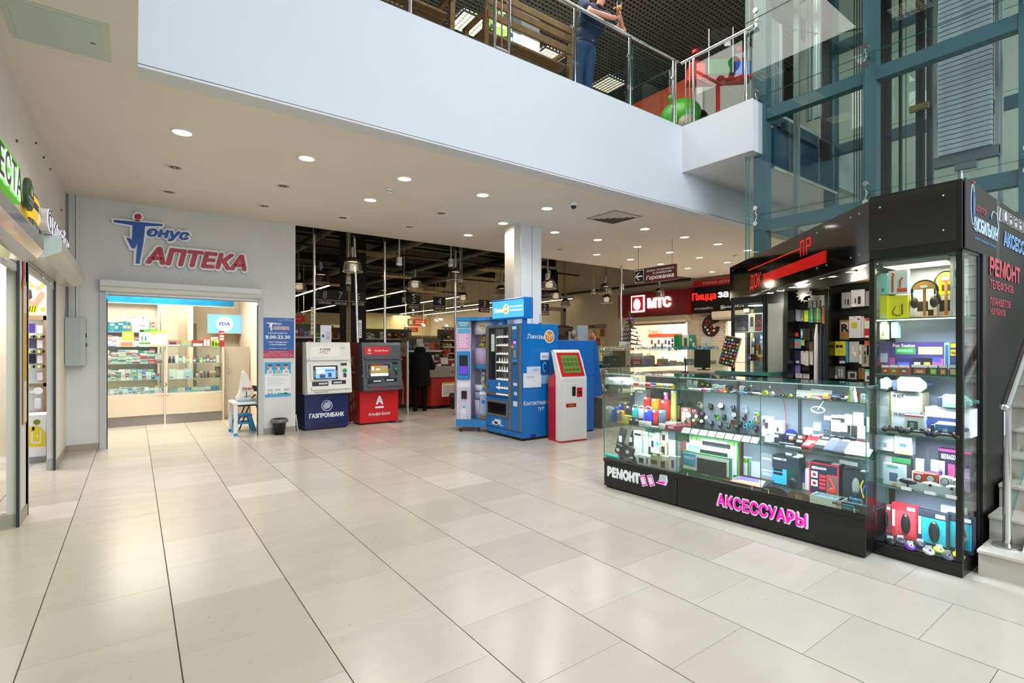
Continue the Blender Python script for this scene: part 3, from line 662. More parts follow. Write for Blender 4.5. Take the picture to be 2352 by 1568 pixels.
# medicine boxes
PH=['e9e6dc','dfe6ea','f0efe9','c9d9e2','2f8f9a','1b7a8c','b8d0c4','e8c05a','c8483e','3f7fb5','a8415a','6fae9c','d9d2c2','f2f0ea','8fb4cf','e0e8d8']
CN={'e9e6dc':'cream','dfe6ea':'pale grey','f0efe9':'white','c9d9e2':'pale blue','2f8f9a':'teal','1b7a8c':'dark teal','b8d0c4':'pale green','e8c05a':'yellow','c8483e':'red','3f7fb5':'blue','a8415a':'crimson','6fae9c':'sea green','d9d2c2':'beige','f2f0ea':'off-white','8fb4cf':'light blue','e0e8d8':'greenish white'}
def pack(name,label,cat,loc,w_,d_,h_,col,prints=(),rz=0,group=None,txt=(),tag=False,r=.35,bev=.0,words='2a2a2a'):
 m=M().box(-w_/2,w_/2,-d_/2,d_/2,0,h_,mt(col,r),bev)
 for i,(a,b,c,d,cc_)in enumerate(prints):m.box(w_*(a-.5),w_*(c-.5),-d_/2-.0006*(1+i*.35),-d_/2,h_*b,h_*d,mt(cc_,r))
 for s,x,z,ww,hh,cc_ in txt:tx(m,s,(w_*(x-.5),-d_/2-.003,h_*z),XV,ZV,w_*ww,h_*hh,mt(cc_,.4),bold=.03)
 if tag:m.box(-.012,.012,-d_/2-.003,-d_/2-.002,h_-.014,h_+.003,WHITE)
 return m.obj(name,None,loc,rz,label=label,cat=cat,group=group)
def medrow(x0,x1,y,z,hr,wr,place,cols=PH,stack=1,name='medicine_box',zmax=None,d=.07):
 x=x0;i=0
 while True:
  w_=R.uniform(*wr)
  if x+w_>x1:break
  zz=z;k=0
  while k<stack:
   h_=R.uniform(*hr)
   if zmax and zz+h_>zmax:break
   c=R.choice(cols);a=R.choice(PH);pr_=[(0,.7,1,.85,a)]if R.random()<.4 else[(.12,.35,.88,.62,a)]
   if R.random()<.5:pr_.append((.15,.1,.6,.2,'5a6a7a'))
   lv=('',' lowest one',' second up',' third up',' fourth up',' fifth up',' sixth up',' seventh up')[k+1]if stack>1 else ''
   pack(name,'%s medicine box, %s stack from left,%s, %s'%(CN[c],nth(i),lv,place)if stack>1 else '%s medicine box, %s from left on %s'%(CN[c],nth(i),place),'medicine box',(x+w_/2,y+R.uniform(-.01,.01),zz),w_,d,h_,c,pr_,group='medicine on '+place)
   zz+=h_+.0005;k+=1
  x+=w_+.004;i+=1
SHX0,SHX1,SHY=-1.1,.38,13.2
t=T('wall_shelf_unit','tall white medicine shelving behind the left pharmacy counter','shelves',(-.35,13.2,0))
M().box(-1.2,.74,.2,.24,0,2.5,CTI).obj('back_panel',t);M().box(.74,.78,-.1,.24,0,2.5,CTI).box(-1.24,-1.2,-.1,.24,0,2.5,CTI).obj('side_panel',t)
LS=mt('2a30ff',.3,emit=1.6)
for z in(.6,.9,1.2,1.52,1.80):
 s_=M().box(-1.2,.74,-.1,.2,z-.015,z,CTI).obj('shelf',t)
 if z>1.4:M().box(-1.2,.74,-.108,-.1,z-.012,z-.004,LS).obj('led_strip',s_)
M().box(-1.2,.76,-.1,.2,2.45,2.5,CTI).box(-1.2,.74,-.06,.0,2.41,2.43,mt('6a6468',.3)).obj('canopy',t)
M().cyl((-.18,-.05,2.405),(-.18,-.05,2.395),.035,mt('ffffff',.3,emit=5)).obj('spot_lamp',t)
medrow(SHX0,-.05,SHY,1.80,(.19,.24),(.05,.07),'top shelf, teal end',['1b7a8c','2f8f9a'])
medrow(-.04,.24,SHY,1.80,(.07,.09),(.045,.06),'top shelf, white end',['f0efe9','e9e6dc'],4)
medrow(.25,.38,SHY,1.80,(.1,.15),(.04,.05),'top shelf, by the side panel',['c8483e','e8c05a','6fae9c'],2)
medrow(SHX0,.38,SHY,1.52,(.06,.12),(.06,.11),'second shelf',None or PH,2)
medrow(SHX0,.38,SHY,1.2,(.03,.06),(.08,.13),'third wall shelf',PH,5)
medrow(SHX0,.38,SHY,.9,(.05,.09),(.07,.11),'fourth wall shelf',PH,2)
medrow(-.45,.44,12.12,.6,(.05,.08),(.05,.085),'bottom shelf of left counter',['dfe6ea','c9d9e2','f0efe9','b8d0c4','8fb4cf'],2)
medrow(-.45,.44,12.15,.87,(.045,.09),(.05,.085),'middle shelf of left counter',PH,2)
medrow(-.45,.44,12.15,1.18,(.03,.05),(.09,.12),'upper shelf of left counter',['c8483e','f0efe9','e9e6dc','dfe6ea','a8415a','6fae9c','d9d2c2'],5)
medrow(.54,1.43,12.1,.6,(.03,.05),(.1,.15),'bottom shelf of right counter',['8fa08a','b8d0c4','3f6fa5','c9d9e2','d9d2c2']and['b8d0c4','3f7fb5','c9d9e2','d9d2c2','6fae9c'],2)
medrow(.54,.98,12.12,.87,(.1,.2),(.08,.14),'middle shelf of right counter',['f0efe9','dfe6ea','c9d9e2'])
# bottles / jars on right counter shelves
def jar(label,loc,r,h,col,cap,group):
 t=T('medicine_bottle',label,'bottle',loc,0,group)
 M().lathe([(.0001,0),(r,0),(r,h*.6),(r*.45,h*.75),(r*.45,h*.82)],(0,0,0),mt(col,.2),12).obj('body',t);M().lathe([(r*.55,h*.8),(r*.55,h),(.0001,h)],(0,0,0),mt(cap,.4),12).obj('cap',t)
for i,(x,c,k,n)in enumerate(((1.02,'c4c0c8','333333','grey'),(1.09,'9a5a3a','dddddd','amber'),(1.15,'4a7a4a','222222','green'),(1.21,'6a2a4a','4a1a30','plum'),(1.27,'c07850','ffffff','orange'),(1.33,'5a9a5a','ffffff','leaf green'))):
 jar('%s bottle on the middle shelf of the right pharmacy counter'%n,(x,12.12,.871),.025,.13,c,k,'bottles in the pharmacy counter')
M().box(-.05,.05,-.02,.02,0,.22,mt('4a2a22',.4)).box(-.035,.035,-.022,-.02,.05,.18,mt('8a6a4a',.4)).obj('medicine_box',None,(1.38,12.14,.871),label='tall dark brown box at the right end of the middle shelf',cat='medicine box')
seq=[('3a3a4a','dark grey',1),('44444e','charcoal',1),('f0efe9','white',0),('ebebe6','milk white',1),('dfe6ea','pale grey',0),('e8a93a','amber',0),('f0efe9','white and red',0),('b35a44','brick',0),('1f8fb0','bright blue',1),('e8c01a','yellow',0),('2f9aa8','teal',0),('c8483e','red',0),('3f8fa5','sea blue',0),('d9703a','orange',0),('f0efe9','white label',0)]
for i,(c,n,b_)in enumerate(seq):
 x=.56+.0585*i
 if b_:jar('%s bottle, %s item on the top right counter shelf'%(n,nth(i)),(x,12.12,1.181),.024,.13,c,'2a2a3a','top shelf of right pharmacy counter')
 else:pack('medicine_box','%s box, %s item on the top right counter shelf'%(n,nth(i)),'medicine box',(x,12.12,1.181),.05,.05,.09+.03*(i%3),c,[(.1,.2,.9,.5,'f0efe9')],group='top shelf of right pharmacy counter')
# things on the counter top
Z5=1.5
for a in(('glossy purple and brown bandage box on the counter top',.61,.27,.13,'a88474',[(.05,.1,.95,.3,'f0e0d0'),(.3,.35,.7,.7,'5a2a3a')]),('yellow and teal box on the counter top',.84,.17,.12,'e2a93a',[(.1,.1,.9,.75,'6fae9c'),(.1,.4,.9,.5,'c9d9e2')]),('dark red box with white band on the counter top',1.03,.2,.13,'a5382e',[(.1,.1,.95,.5,'e9e6dc')]),('orange-red box with white panels on the counter top',1.19,.13,.19,'d4502c',[(.1,.08,.45,.8,'f0efe9'),(.55,.08,.9,.8,'f0efe9')]),('lime box with dark green bottles pictured on the counter top',1.345,.16,.13,'c4e02a',[(.1,.1,.35,.9,'1f6a2a'),(.45,.1,.65,.7,'1f6a2a'),(.72,.1,.9,.6,'1f6a2a')]),('tall narrow red leaflet box on the counter top',1.46,.09,.33,'c01f28',[(.1,.6,.9,.72,'f0efe9'),(.1,.4,.9,.56,'e8d8d0'),(.1,.82,.9,.88,'f0efe9')])):
 pack('counter_box',a[0],'medicine box',(a[1],12.2,Z5+.001),a[2],.1,a[3],a[4],a[5],group='boxes standing on the pharmacy counter')
pack('counter_card','small rounded white and purple card standing behind the lime box','card',(1.34,12.28,Z5),.13,.03,.2,'e6e0e8',[(.2,.6,.8,.7,'6a4a8a'),(.1,.8,.9,.86,'8a6a9a')])
pack('counter_card','lime green plastic pack hanging over the left counter','card',(-.1,12.2,Z5+.12),.18,.04,.17,'b6d432',[(.15,.3,.8,.7,'d8ea80')])
pack('counter_box','big white and green card display with two green tubes','medicine box',(.22,12.15,Z5+.0),.30,.06,.33,'eeeedf',[(0,.85,1,1,'55a82a'),(0,.15,1,.25,'55a82a'),(.05,.85,.25,.98,'1a2a4a'),(.12,.35,.2,.6,'2f8f6a'),(.3,.35,.38,.6,'2f8f6a'),(.6,.35,.8,.65,'6aba4a'),(.62,.4,.75,.6,'f0efe9')])
pack('counter_box','white and red decorated box beside the lime pack','medicine box',(-.12,12.16,Z5),.3,.06,.12,'ddd0c0',[(.2,.1,.8,.7,'d98a70')])
pack('glossy_leaflet','glossy white and yellow sloped leaflet on the left counter','leaflet',(.38,12.0,Z5),.28,.04,.30,'f4f0e0',[(0,.88,1,1,'f2c81a'),(.1,.75,.3,.88,'f2c81a'),(0,.03,1,.1,'e0b060')],r=.1)
# blue band over the counter, tv, partition, doorway
t=T('blue_valance','bright blue valance board with clouds under the pharmacy ceiling','board',(0,11.4,0))
a=at(240,676,Y=11.4);b=at(537,705,Y=11.4);zt=b.z+.11
M().box(-1.3,b.x,0,.02,b.z-.0,zt+.1,mt('0f8fd0',.4,noise=.35,scale=5)).obj('board',t);M().box(-1.3,b.x+.01,-.01,0,b.z-.012,b.z,mt('d9c9a0',.5)).obj('edge_strip',t)
t=T('wall_television','flat television with a pale blue picture in the pharmacy','television',(0,13.2,0))
p0=at(475,766,Y=13.2);p1=at(556,722,Y=13.2)
M().box(p0.x,p1.x,0,.04,p0.z,p1.z,mt('c9b88a',.3),.006).obj('frame',t)
TVW=mt('cfe4ff',.3,emit=.9)
M().box(p0.x+.02,p1.x-.02,-.004,-.001,p0.z+.02,p1.z-.02,mt('6fb0f0',.2,emit=.9)).obj('screen',t)
cx_=(p0.x+p1.x)/2;cz_=(p0.z+p1.z)/2
q=M().cyl((cx_,-.006,cz_),(cx_,-.005,cz_),.17,TVW,n=28);tx(q,'FDA',(cx_,-.009,cz_),XV,ZV,.22,.08,mt('3a5ad0',.3,emit=.5),bold=.04);q.obj('picture',t)
M().box(cx_-.01,cx_+.01,.01,.03,p1.z,p1.z+.2,STEEL).obj('hanger',t)
t=T('partition_panel','beige cabinet door panel standing ajar beside the shelving','panel',(.45,12.9,0));q=M();q.X=Matrix.Rotation(.35,4,'Z');q.box(0,.32,0,.02,.6,2.42,mt('c9bba9',.5));q.obj('panel',t)
M().box(.93,1.13,13.55,13.59,0,2.02,mt('9a8c6a',.6)).obj('door_1',kind='structure')
q=M();
t=T('counter_decal','olive green mirrored decal lettering on the pharmacy counter glass','decal',(.62,11.98,.78))
tx(q,'оволоК',(-.1,0,.0),XV,ZV,.5,.09,mt('8a8a4a',.5));
for a in range(14):
 a0,a1=a*.38,a*.38+.38
 q.quad((.32+.09*math.cos(a0),0,.09*math.sin(a0)),(.32+.09*math.cos(a1),0,.09*math.sin(a1)),(.32+.075*math.cos(a1),0,.075*math.sin(a1)),(.32+.075*math.cos(a0),0,.075*math.sin(a0)),mt('a8a060',.5))
q.obj('lettering',t)
# == CASH MACHINES
def atm(name,label,x0,y,fas,base,side,style):
 t=T(name,label,'cash machine',(x0+.4,y,0));h=.39
 FM=mt(fas,.35,noise=.02);BM=mt(base,.3);SM=mt(side,.35)
 M().box(-h,h,0,.75,.03,.65,BM,.004).box(-h+.03,h-.03,.03,.7,0,.03,BLACK).obj('safe_base',t)
 M().box(-h+.01,h-.01,.12,.85,.65,1.57,SM,.004).obj('cabinet',t)
# fascia shell: sloping front
 prof=[(.14,1.58),(-.08,1.58),(-.104,1.53),(-.203,.70),(-.195,.665),(.0,.64),(.14,.65)]
 fsh=M().prism(prof,-h,h,FM,'x').obj('fascia',t)
 o=Vector((-h,-.205,.68));e=Vector((0,.105,.88)).normalized()
 X=Matrix(((1,0,0,o.x),(0,-e.z,e.y,o.y),(0,e.y,e.z,o.z),(0,0,0,1)))
# local panel frame: x across, y outwards, z up the slope
 X=Matrix.Translation(o)@Matrix(((1,0,0,0),(0,-e.z,e.y,0),(0,e.y,e.z,0),(0,0,0,1)))
 def U(x):return(x-165)/710*.78
 def V(y_):return(880-y_)/845*.9
 def pb(m,a,b,c,d,w0,w1,mm,bev=0):m.X=X;m.box(U(a),U(c),w0,w1,V(d),V(b),mm,bev);m.X=None;return m
 PX=(X.to_3x3()@XV,X.to_3x3()@ZV)
 def pt(m,s,a,b,ww,hh,c,w_=.004,bold=.02):return tx(m,s,X@Vector((U(a),w_,V(b))),PX[0],PX[1],ww,hh,c,bold=bold)
 DK=mt('141519',.25);LG=mt('dedfda',.4)if style==1 else mt('42474d',.35)
 pb(M(),195,85,830,300,.0,.006,FM,.003).obj('header_frame',t)
 pb(M(),195,300,835,340,0,.045,FM,.01).obj('hood',t)
 if style==1:
  q=pb(M(),228,108,688,268,.006,.009,mt('e6e6df',.3),.001);pt(q,'ГАЗПРОМБАНК',480,148,.15,.022,mt('232a52',.4),.012,.05)
  q.X=X;q.cyl((U(385),.009,V(148)),(U(385),.011,V(148)),.014,mt('5a6486',.4),n=14)
  for r_,row in enumerate((('c9c3d8','b9a9d0','2b3f9a','d43a2a','1f2f7a','a8382a'),('c23a3a','8a3a2a','2f4a9a'),('3aa8c9','9acb3a','c9c9c9','b83a7a','2a8a9a'))):
   for i,c in enumerate(row):q.box(U(355+34*i+(30 if r_==1 else 0))-.008,U(355+34*i+(30 if r_==1 else 0))+.012,.009,.011,V(185+r_*20),V(173+r_*20),mt(c,.4))
  q.X=None;q.obj('logo_plate',t)
  pb(M(),706,108,786,142,.006,.01,mt('c8c8c2',.4),.001).obj('label_plate',t)
  SCR,sc1=mt('6fa2e8',.2,emit=.85),(290,450,605,637)
 else:
  q=pb(M(),207,105,668,255,.006,.012,mt('b8141a',.3,emit=.15),.001);pt(q,'А',290,165,.055,.06,WHITE,.015,.06);q.X=X
  q.box(U(258),U(322),.012,.014,V(232),V(220),WHITE);q.X=None;pt(q,'Альфа·Банк',505,180,.28,.036,WHITE,.015,.02);q.obj('logo_plate',t)
  SCR,sc1=mt('8a7a3a',.2,emit=.8),(195+10,425,480,605)
 dx_=0 if style==1 else-55
 pb(M(),215,385,695,672,0,.03,FM,.008).obj('screen_surround',t)
 s_=pb(M(),255,425,645,655,.03,.036,DK,.002).obj('screen_bezel',t)
 q=M();a,b,c,d=290,450,608,637
 pb(q,a,b,c,d,.036,.038,SCR)
 if style==1:
  pb(q,a,b,c,475,.038,.0385,mt('dfe8f8',.3,emit=.8));pb(q,305,490,430,560,.038,.0385,mt('b8d0f5',.3,emit=.8));pb(q,445,500,590,520,.038,.0385,mt('3a5ab0',.3,emit=.5));pb(q,350,575,440,632,.038,.0385,mt('2a3a6a',.3,emit=.4));pb(q,485,550,540,620,.038,.0385,mt('2a3a7a',.3,emit=.4))
  q.X=X;q.cyl((U(388),.038,V(572)),(U(388),.0395,V(572)),.02,mt('8a6a5a',.4,emit=.3),n=12);q.X=None
 else:
  pb(q,a,590,c,d,.038,.0385,mt('d8dce8',.3,emit=.7));pb(q,500,455,560,505,.038,.0385,mt('8a76b0',.3,emit=.6));pt(q,'8',330,500,.04,.07,mt('ffffff',.3,emit=1),.04,.04);pt(q,'.09%',415,518,.09,.03,mt('ffffff',.3,emit=1),.04);pb(q,a,428,520,440,.038,.0385,mt('c22018',.3,emit=.3))
 q.obj('screen',s_)
 for sx in(272,628):
  for k in range(4):
   q=M();q.X=X;q.box(U(sx)-.011,U(sx)+.011,.034,.042,V(520+30*k+10),V(520+30*k-8),STEEL,.003);q.obj('function_key',t)
 pb(M(),704,388,802,426,0,.012,DK,.003).obj('receipt_slot',t)
 q=M();q.X=X;q.cyl((U(766),.0,V(515)),(U(766),.012,V(515)),.047,STEEL if style==1 else DK,n=20);q.sph((U(766),.012,V(515)),.036,mt('0c7a3a',.15,emit=.5),ry=.02,n=16);q.obj('card_light',t)
 pb(M(),742,562,792,628,0,.014,mt('20285a',.3),.003).obj('card_reader',t)
 for(a,b,c,d)in((240,690,492,760),(548,680,778,742)):
  s_=pb(M(),a,b,c,d,-.0,.012,DK,.008).obj('tray_recess',t)
  q=M()
  for k in range(5):pb(q,a+(100 if a<300 else 25)+28*k,b+20,a+(124 if a<300 else 49)+28*k,b+50,.012,.02,mt('c9ccd0',.3),.002)
  q.obj('keypad',s_)
 pb(M(),222,765,862,830,0,.035,FM,.01).obj('ledge',t)
 if style==1:q=M();pt(q,'Внесение наличных',380,862,.24,.018,mt('2a2a3a',.4),.012);q.obj('caption',t)
 else:pb(M(),300,842,560,858,.0,.01,mt('b8201c',.4)).obj('caption_strip',t)
 for sx,zz in((-h,.95),(-h,1.25),(h,.95),(h,1.25)):
  M().box(sx-.008,sx+.008,-.17,-.13,zz-.02,zz+.02,STEEL,.003).obj('hinge',t)
 q=M();V3=lambda s,z,ww,hh,b=.03:tx(q,s,(0,-.004,z),XV,ZV,ww,hh,mt('e3e6ee',.4),bold=b)
 if style==1:
  V3('ГАЗПРОМБАНК',.26,.62,.085,.05)
  q.lathe([(.098,0),(.088,0)],(0,0,0),mt('e3e6ee',.4),28);
  q.v=[tuple(v)for v in q.v];n0=len(q.v)-56
  for i in range(n0,len(q.v)):x_,y_,z_=q.v[i];q.v[i]=(x_,-.003,y_+.43)
  for k in range(9):
   zz=-.055+.0135*k;r_=math.sqrt(max(.0,.07**2-zz**2));q.add([(-r_,-.003,.43+zz-.012),(r_,-.003,.43+zz+.012),(r_,-.003,.43+zz+.022),(-r_,-.003,.43+zz-.003)],[[0,1,2,3]],mt('c9d0e2',.4))
  q.obj('lettering',t);q=M()
  for k in range(4):q.box(-.2,.22,-.003,0,.06+.02*k,.07+.02*k,mt('060a20',.5))
  q.obj('vent',t)
 else:
  V3('А',.46,.15,.17,.05);q.box(-.085,.085,-.004,-.001,.305,.34,mt('e3e6ee',.4));V3('Альфа·Банк',.19,.45,.075,.01);q.obj('lettering',t)
  q=M();L_=mt('c9a8a8',.4);tx(q,'А',(-h+.008-.0,.45,1.2),(0,-1,0),ZV,.22,.24,L_,bold=.05);q.box(-h+.004,-h+.009,.33,.57,.97,1.02,L_)
  for yy,zz in((.35,.55),(.5,.5),(.32,.36),(.48,.27)):
   q.tube([(-h-.002,yy-.05,zz),(-h-.002,yy,zz+.07),(-h-.002,yy+.05,zz),(-h-.002,yy,zz-.07),(-h-.002,yy-.05,zz)],.003,L_,4)
  q.obj('side_print',t)
 return t
atm('cash_machine','white and navy cash machine, first right of the pharmacy wall',2.42,9.52,'dedfdb','0c1c56','5a1418',1)
atm('cash_machine','dark grey and red cash machine beside the navy one',3.45,9.6,'4c5259','c01a1c','a01214',2)
t=T('leaning_board','grey board leaning in the gap left of the navy cash machine','board',(2.34,9.6,0))
q=M();q.X=Matrix.Rotation(-.12,4,'Y');q.box(-.01,.01,0,.2,0,.3,mt('b9b7b2',.5));q.obj('board',t)
t=T('paper_notice','white printed notice in a stand above the navy cash machine','notice',(0,9.9,0))
a=at(736,784,Y=9.9);b=at(761,747,Y=9.9)
q=M().box(a.x,b.x,0,.01,a.z-.12,b.z,mt('e6e8ee',.4));q.box(a.x+.03,a.x+.07,-.002,0,a.z+.08,a.z+.13,mt('2a3f7a')).obj('sheet',t)
q=M()
for k in range(7):q.box(a.x+.1,b.x-.03,-.002,0,a.z+.04+.022*k,a.z+.048+.022*k,mt('8a8f9a'))
q.obj('print',t)
t=T('power_cable','thin black cable loop on the floor right of the red machine','cable',(4.3,9.6,.006));M().tube([(-.1+.18*math.cos(k/3)*(1-k/40),.12*math.sin(k/3),0)for k in range(22)],.006,BLACK,6).obj('cable',t)
t=T('crumpled_wrapper','small crumpled pink wrapper on the floor between the cash machines','wrapper',at(808,972,Z=.0));M().sph((0,0,.02),.035,mt('d8a0a8',.4,noise=.4,scale=40),rz=.02).obj('paper',t)
# == CONTACT LENS VENDING MACHINE
BL=mt('0f74c8',.28,noise=.02);BL2=mt('1a66a8',.3);BRZ=mt('7d766c',.35,.4)
VX=4.94
def vy(zx):return at(1040+zx/4.356,900,X=VX).y
def vz(zx,zy):return at(1040+zx/4.356,670+zy/4.356,X=VX).z
t=T('vending_machine','tall blue vending machine with a glass front and white lettering','vending machine',(0,0,0))
YL,YR=7.462,6.454;VT=1.87;XB=5.71
yA,yB,yC,yD,yE=vy(343),vy(366),vy(565),vy(590),vy(658)
M().box(VX+.02,XB,YR,YL,.04,VT,BL,.004).box(VX+.03,XB,YR+.02,YL-.02,0,.04,BLACK).obj('cabinet',t)
zb=.66
d_=M().box(VX-.01,VX+.02,YR,YL,.14,.64,BL,.004).box(VX-.01,VX+.02,YR,yC,.64,VT,BL2,.003).obj('door',t)
M().box(VX-.005,VX+.02,YR,YL,.05,.13,BL,.0).obj('kick_plate',t)
fr=M()
for a,b,c,d in((yB,YL,.68,VT-.01),(yD,yC,.14,VT-.01),(YR,vy(672)+.0,.14,VT-.01)):fr.box(VX-.02,VX-.008,a,b,c,d,BRZ,.003)
fr.box(VX-.02,VX-.008,yC,yB,VT-.05,VT-.01,BRZ,.003).box(VX-.02,VX-.008,yC,yB,.68,.73,BRZ,.003);fr.obj('window_frame',t)
# cavity drawn as a flat dark sheet behind the trays
cav=M().box(VX-.008,VX-.004,yC,yB,.95,VT-.06,mt('0d0f16',.3));cav.obj('compartment',t)
INT=mt('20222c',.4)
for k,zc in enumerate((vz(500,452),vz(500,535),vz(500,620),vz(500,705),vz(500,790),vz(500,875),vz(500,960),vz(500,1025))):
 s_=M().box(VX-.03,VX-.008,yC+.005,vy(448),zc-.012,zc+.012,mt('e9edf2',.3,emit=.35),.002).obj('tray',t)
 if k<7:
  for j in range(4):
   yy=vy(480+25*j);tall=k in(3,4)
   q=M().cyl((VX-.02,yy,zc+.012),(VX-.02,yy,zc+(.075 if tall else .03)),.017,mt('eef0f4',.3),r2=.006,n=8)
   q.box(VX-.036,VX-.033,yy-.008,yy+.008,zc+.015,zc+.03,mt('d98a4a',.4));q.obj('lens_pack',s_)
 else:
  for j in range(3):M().box(VX-.02,VX-.012,vy(500+25*j)-.02,vy(500+25*j)+.015,zc+.012,zc+.09,mt(('2f7fc8','e8eef2','3aa87a')[j],.4)).obj('lens_box',s_)
M().box(VX-.012,VX-.009,vy(422),vy(390),vz(400,595),vz(400,425),mt('dfe3ea',.4,emit=.2)).obj('notice_strip',t)
M().box(VX-.012,VX-.008,vy(444),vy(432),.97,VT-.08,mt('8a8f98',.3,.7)).box(VX-.012,VX-.009,vy(518),vy(436),vz(470,470),vz(470,370),mt('3a3f48',.4)).obj('rail',t)
M().box(VX-.024,VX-.021,yC,yB,.95,VT-.06,GLASS).obj('window_pane',t)
M().box(VX-.022,VX-.01,yC,yB,.73,.94,BL,.003).obj('lower_panel',t)
for zx,c,s1 in((370,'2a5a9a',.1),(474,'e9eef2',.12)):M().box(VX-.025,VX-.022,vy(zx)-.02,vy(zx)+.02,.78,.78+s1,mt(c,.4)).obj('sticker',t)
f_=M().box(VX-.03,VX-.01,vy(560),vy(355),.33,.60,BRZ,.02).obj('flap_frame',t);M().box(VX-.036,VX-.03,vy(548),vy(368),.37,.56,mt('08080a',.15),.008).obj('delivery_flap',f_)
for(a,b,c,d)in((400,1290,455,1370),(425,1268,487,1315),(475,1330,515,1375)):
 M().box(VX-.014,VX-.01,vy(c),vy(a),max(.18,vz(a,d)),vz(a,b),mt('dfe6ea',.4)).obj('pictured_box',t)
# control column
cols=[(600,345,642,375,'cfe4f2'),(600,375,650,470,'2f6fa8'),(612,493,638,520,'e87ae8'),(596,525,652,570,'3a78b0'),(612,580,640,660,'8a8f80'),(600,675,650,700,'4a8ac0'),(606,710,642,730,'2a2f2a'),(600,740,650,860,'2060a0'),(610,910,650,940,'cfe0ea'),(618,1000,650,1035,'bcd8e8'),(612,1095,652,1145,'d8e6ee')]
names=['price_display','instruction_panel','pink_sticker','coin_panel','banknote_slot','label_strip','card_slot','info_sticker','info_sticker','info_sticker','info_sticker']
for(a,b,c,d,col),nm in zip(cols,names):M().box(VX-.016,VX-.01,vy(c),vy(a),vz((a+c)/2,d),vz((a+c)/2,b),mt(col,.3,emit=.6 if 'pink' in nm else 0),.002).obj(nm,t)
M().cyl((VX-.02,vy(604),vz(604,548)),(VX-.012,vy(604),vz(604,548)),.03,mt('e09030',.4),n=14).obj('round_sticker',t)
# side lettering (face y = YR)
def sx_(zx,zy):
 p=at(1040+zx/4.356,670+zy/4.356,Y=YR);return p.x,p.z
q=M();LW=mt('eef3f8',.4)
a=sx_(742,470);b=sx_(915,415)
def st(s,z0,z1,y0,y1,bold=.01,mm=LW):
 a=sx_(z0,(y0+y1)/2);b=sx_(z1,(y0+y1)/2);u=sx_((z0+z1)/2,y0);l=sx_((z0+z1)/2,y1)
 tx(q,s,((a[0]+b[0])/2,YR-.004,(u[1]+l[1])/2),XV,ZV,b[0]-a[0],u[1]-l[1],mm,bold=bold)
st('Линзы',742,915,422,470);cc_=sx_(965,447)
q.cyl((cc_[0],YR-.003,cc_[1]),(cc_[0],YR-.001,cc_[1]),.108,LW,n=32).cyl((cc_[0],YR-.005,cc_[1]),(cc_[0],YR-.003,cc_[1]),.092,mt('d98a1c',.35),n=32)
tx(q,'Тут',(cc_[0],YR-.007,cc_[1]),XV,ZV,.15,.1,LW,bold=.02);q.obj('logo',t)
q=M();tx(q,'Контактные линзы',(sx_(708,1100)[0]+.36,YR-.004,sx_(850,1105)[1]),XV,ZV,.72,.075,LW,bold=.005);tx(q,'тут!',(sx_(880,1150)[0],YR-.004,sx_(850,1105)[1]-.11),XV,ZV,.13,.085,LW,bold=.005);q.obj('lettering',t)
q=M()
for(a,b,c,d,col,dd)in((705,815,883,950,'e3ebf2',.002),(740,750,876,815,'cfe0ee',.004),(876,608,958,680,'e8eef4',.002),(876,680,958,820,'0d4f9a',.002),(884,835,985,915,'7ab8dc',.001)):
 x0,z1=sx_(a,b);x1,z0=sx_(c,d);q.box(x0,x1,YR-.003-dd,YR-.001,z0,z1,mt(col,.35))
tx(q,'ACUVUE',(sx_(790,850)[0]-.04,YR-.008,sx_(790,852)[1]),XV,ZV,.16,.035,mt('8aa0c0',.4));tx(q,'ACUVUE',(sx_(815,790)[0]+.03,YR-.010,sx_(815,780)[1]),XV,ZV,.13,.03,mt('4a7ac0',.4));tx(q,'ReNu',(sx_(917,640)[0],YR-.008,sx_(917,645)[1]),XV,ZV,.1,.04,mt('2a4a7a',.4))
for k in range(10):q.quad(*[(sx_(917,750)[0]+.045*math.cos(w_),YR-.006,sx_(917,750)[1]+.085*math.sin(w_))if j<2 else(sx_(917,750)[0]+.028*math.cos(w_),YR-.006,sx_(917,750)[1]+.06*math.sin(w_))for j,w_ in enumerate((.5+k*.45,.95+k*.45,.95+k*.45,.5+k*.45))],mt('4ac0f0',.4))
q.obj('pictured_lens_boxes',t)
q=M();x0,z0=sx_(805,1440);q.sph((x0,YR,z0),.06,mt('0b2f7a',.5),ry=.004,rz=.03,n=10);q.obj('scuff',t)
# lit sign above
t=T('light_box_sign','lit blue sign box on two legs above the vending machine','sign',(0,0,0))
M().box(4.95,5.12,6.385,7.32,1.95,2.29,BL,.01).obj('housing',t)
M().box(4.944,4.95,6.42,7.29,1.98,2.26,mt('49a4f2',.3,emit=1.0)).obj('face',t)
for y in(7.05,6.5):M().box(5.0,5.06,y-.03,y+.03,VT,1.96,BL).obj('leg',t)
q=M();EW=mt('ffffff',.4,emit=1.1);YN=(0,-1,0)
tx(q,'Линзы',(4.938,7.10,2.11),YN,ZV,.26,.075,EW,bold=.02);q.cyl((4.938,6.885,2.12),(4.943,6.885,2.12),.078,EW,n=26).cyl((4.934,6.885,2.12),(4.939,6.885,2.12),.063,mt('f09a20',.4,emit=.7),n=26)
tx(q,'Тут',(4.930,6.885,2.12),YN,ZV,.11,.07,EW,bold=.03);tx(q,'Контактные линзы',(4.938,6.60,2.155),YN,ZV,.34,.032,EW);tx(q,'по выгодным ценам',(4.938,6.60,2.09),YN,ZV,.34,.032,EW);q.obj('lettering',t)
M().cyl((5.06,6.385,2.2),(5.06,6.375,2.2),.012,STEEL,n=10).obj('bolt',t)
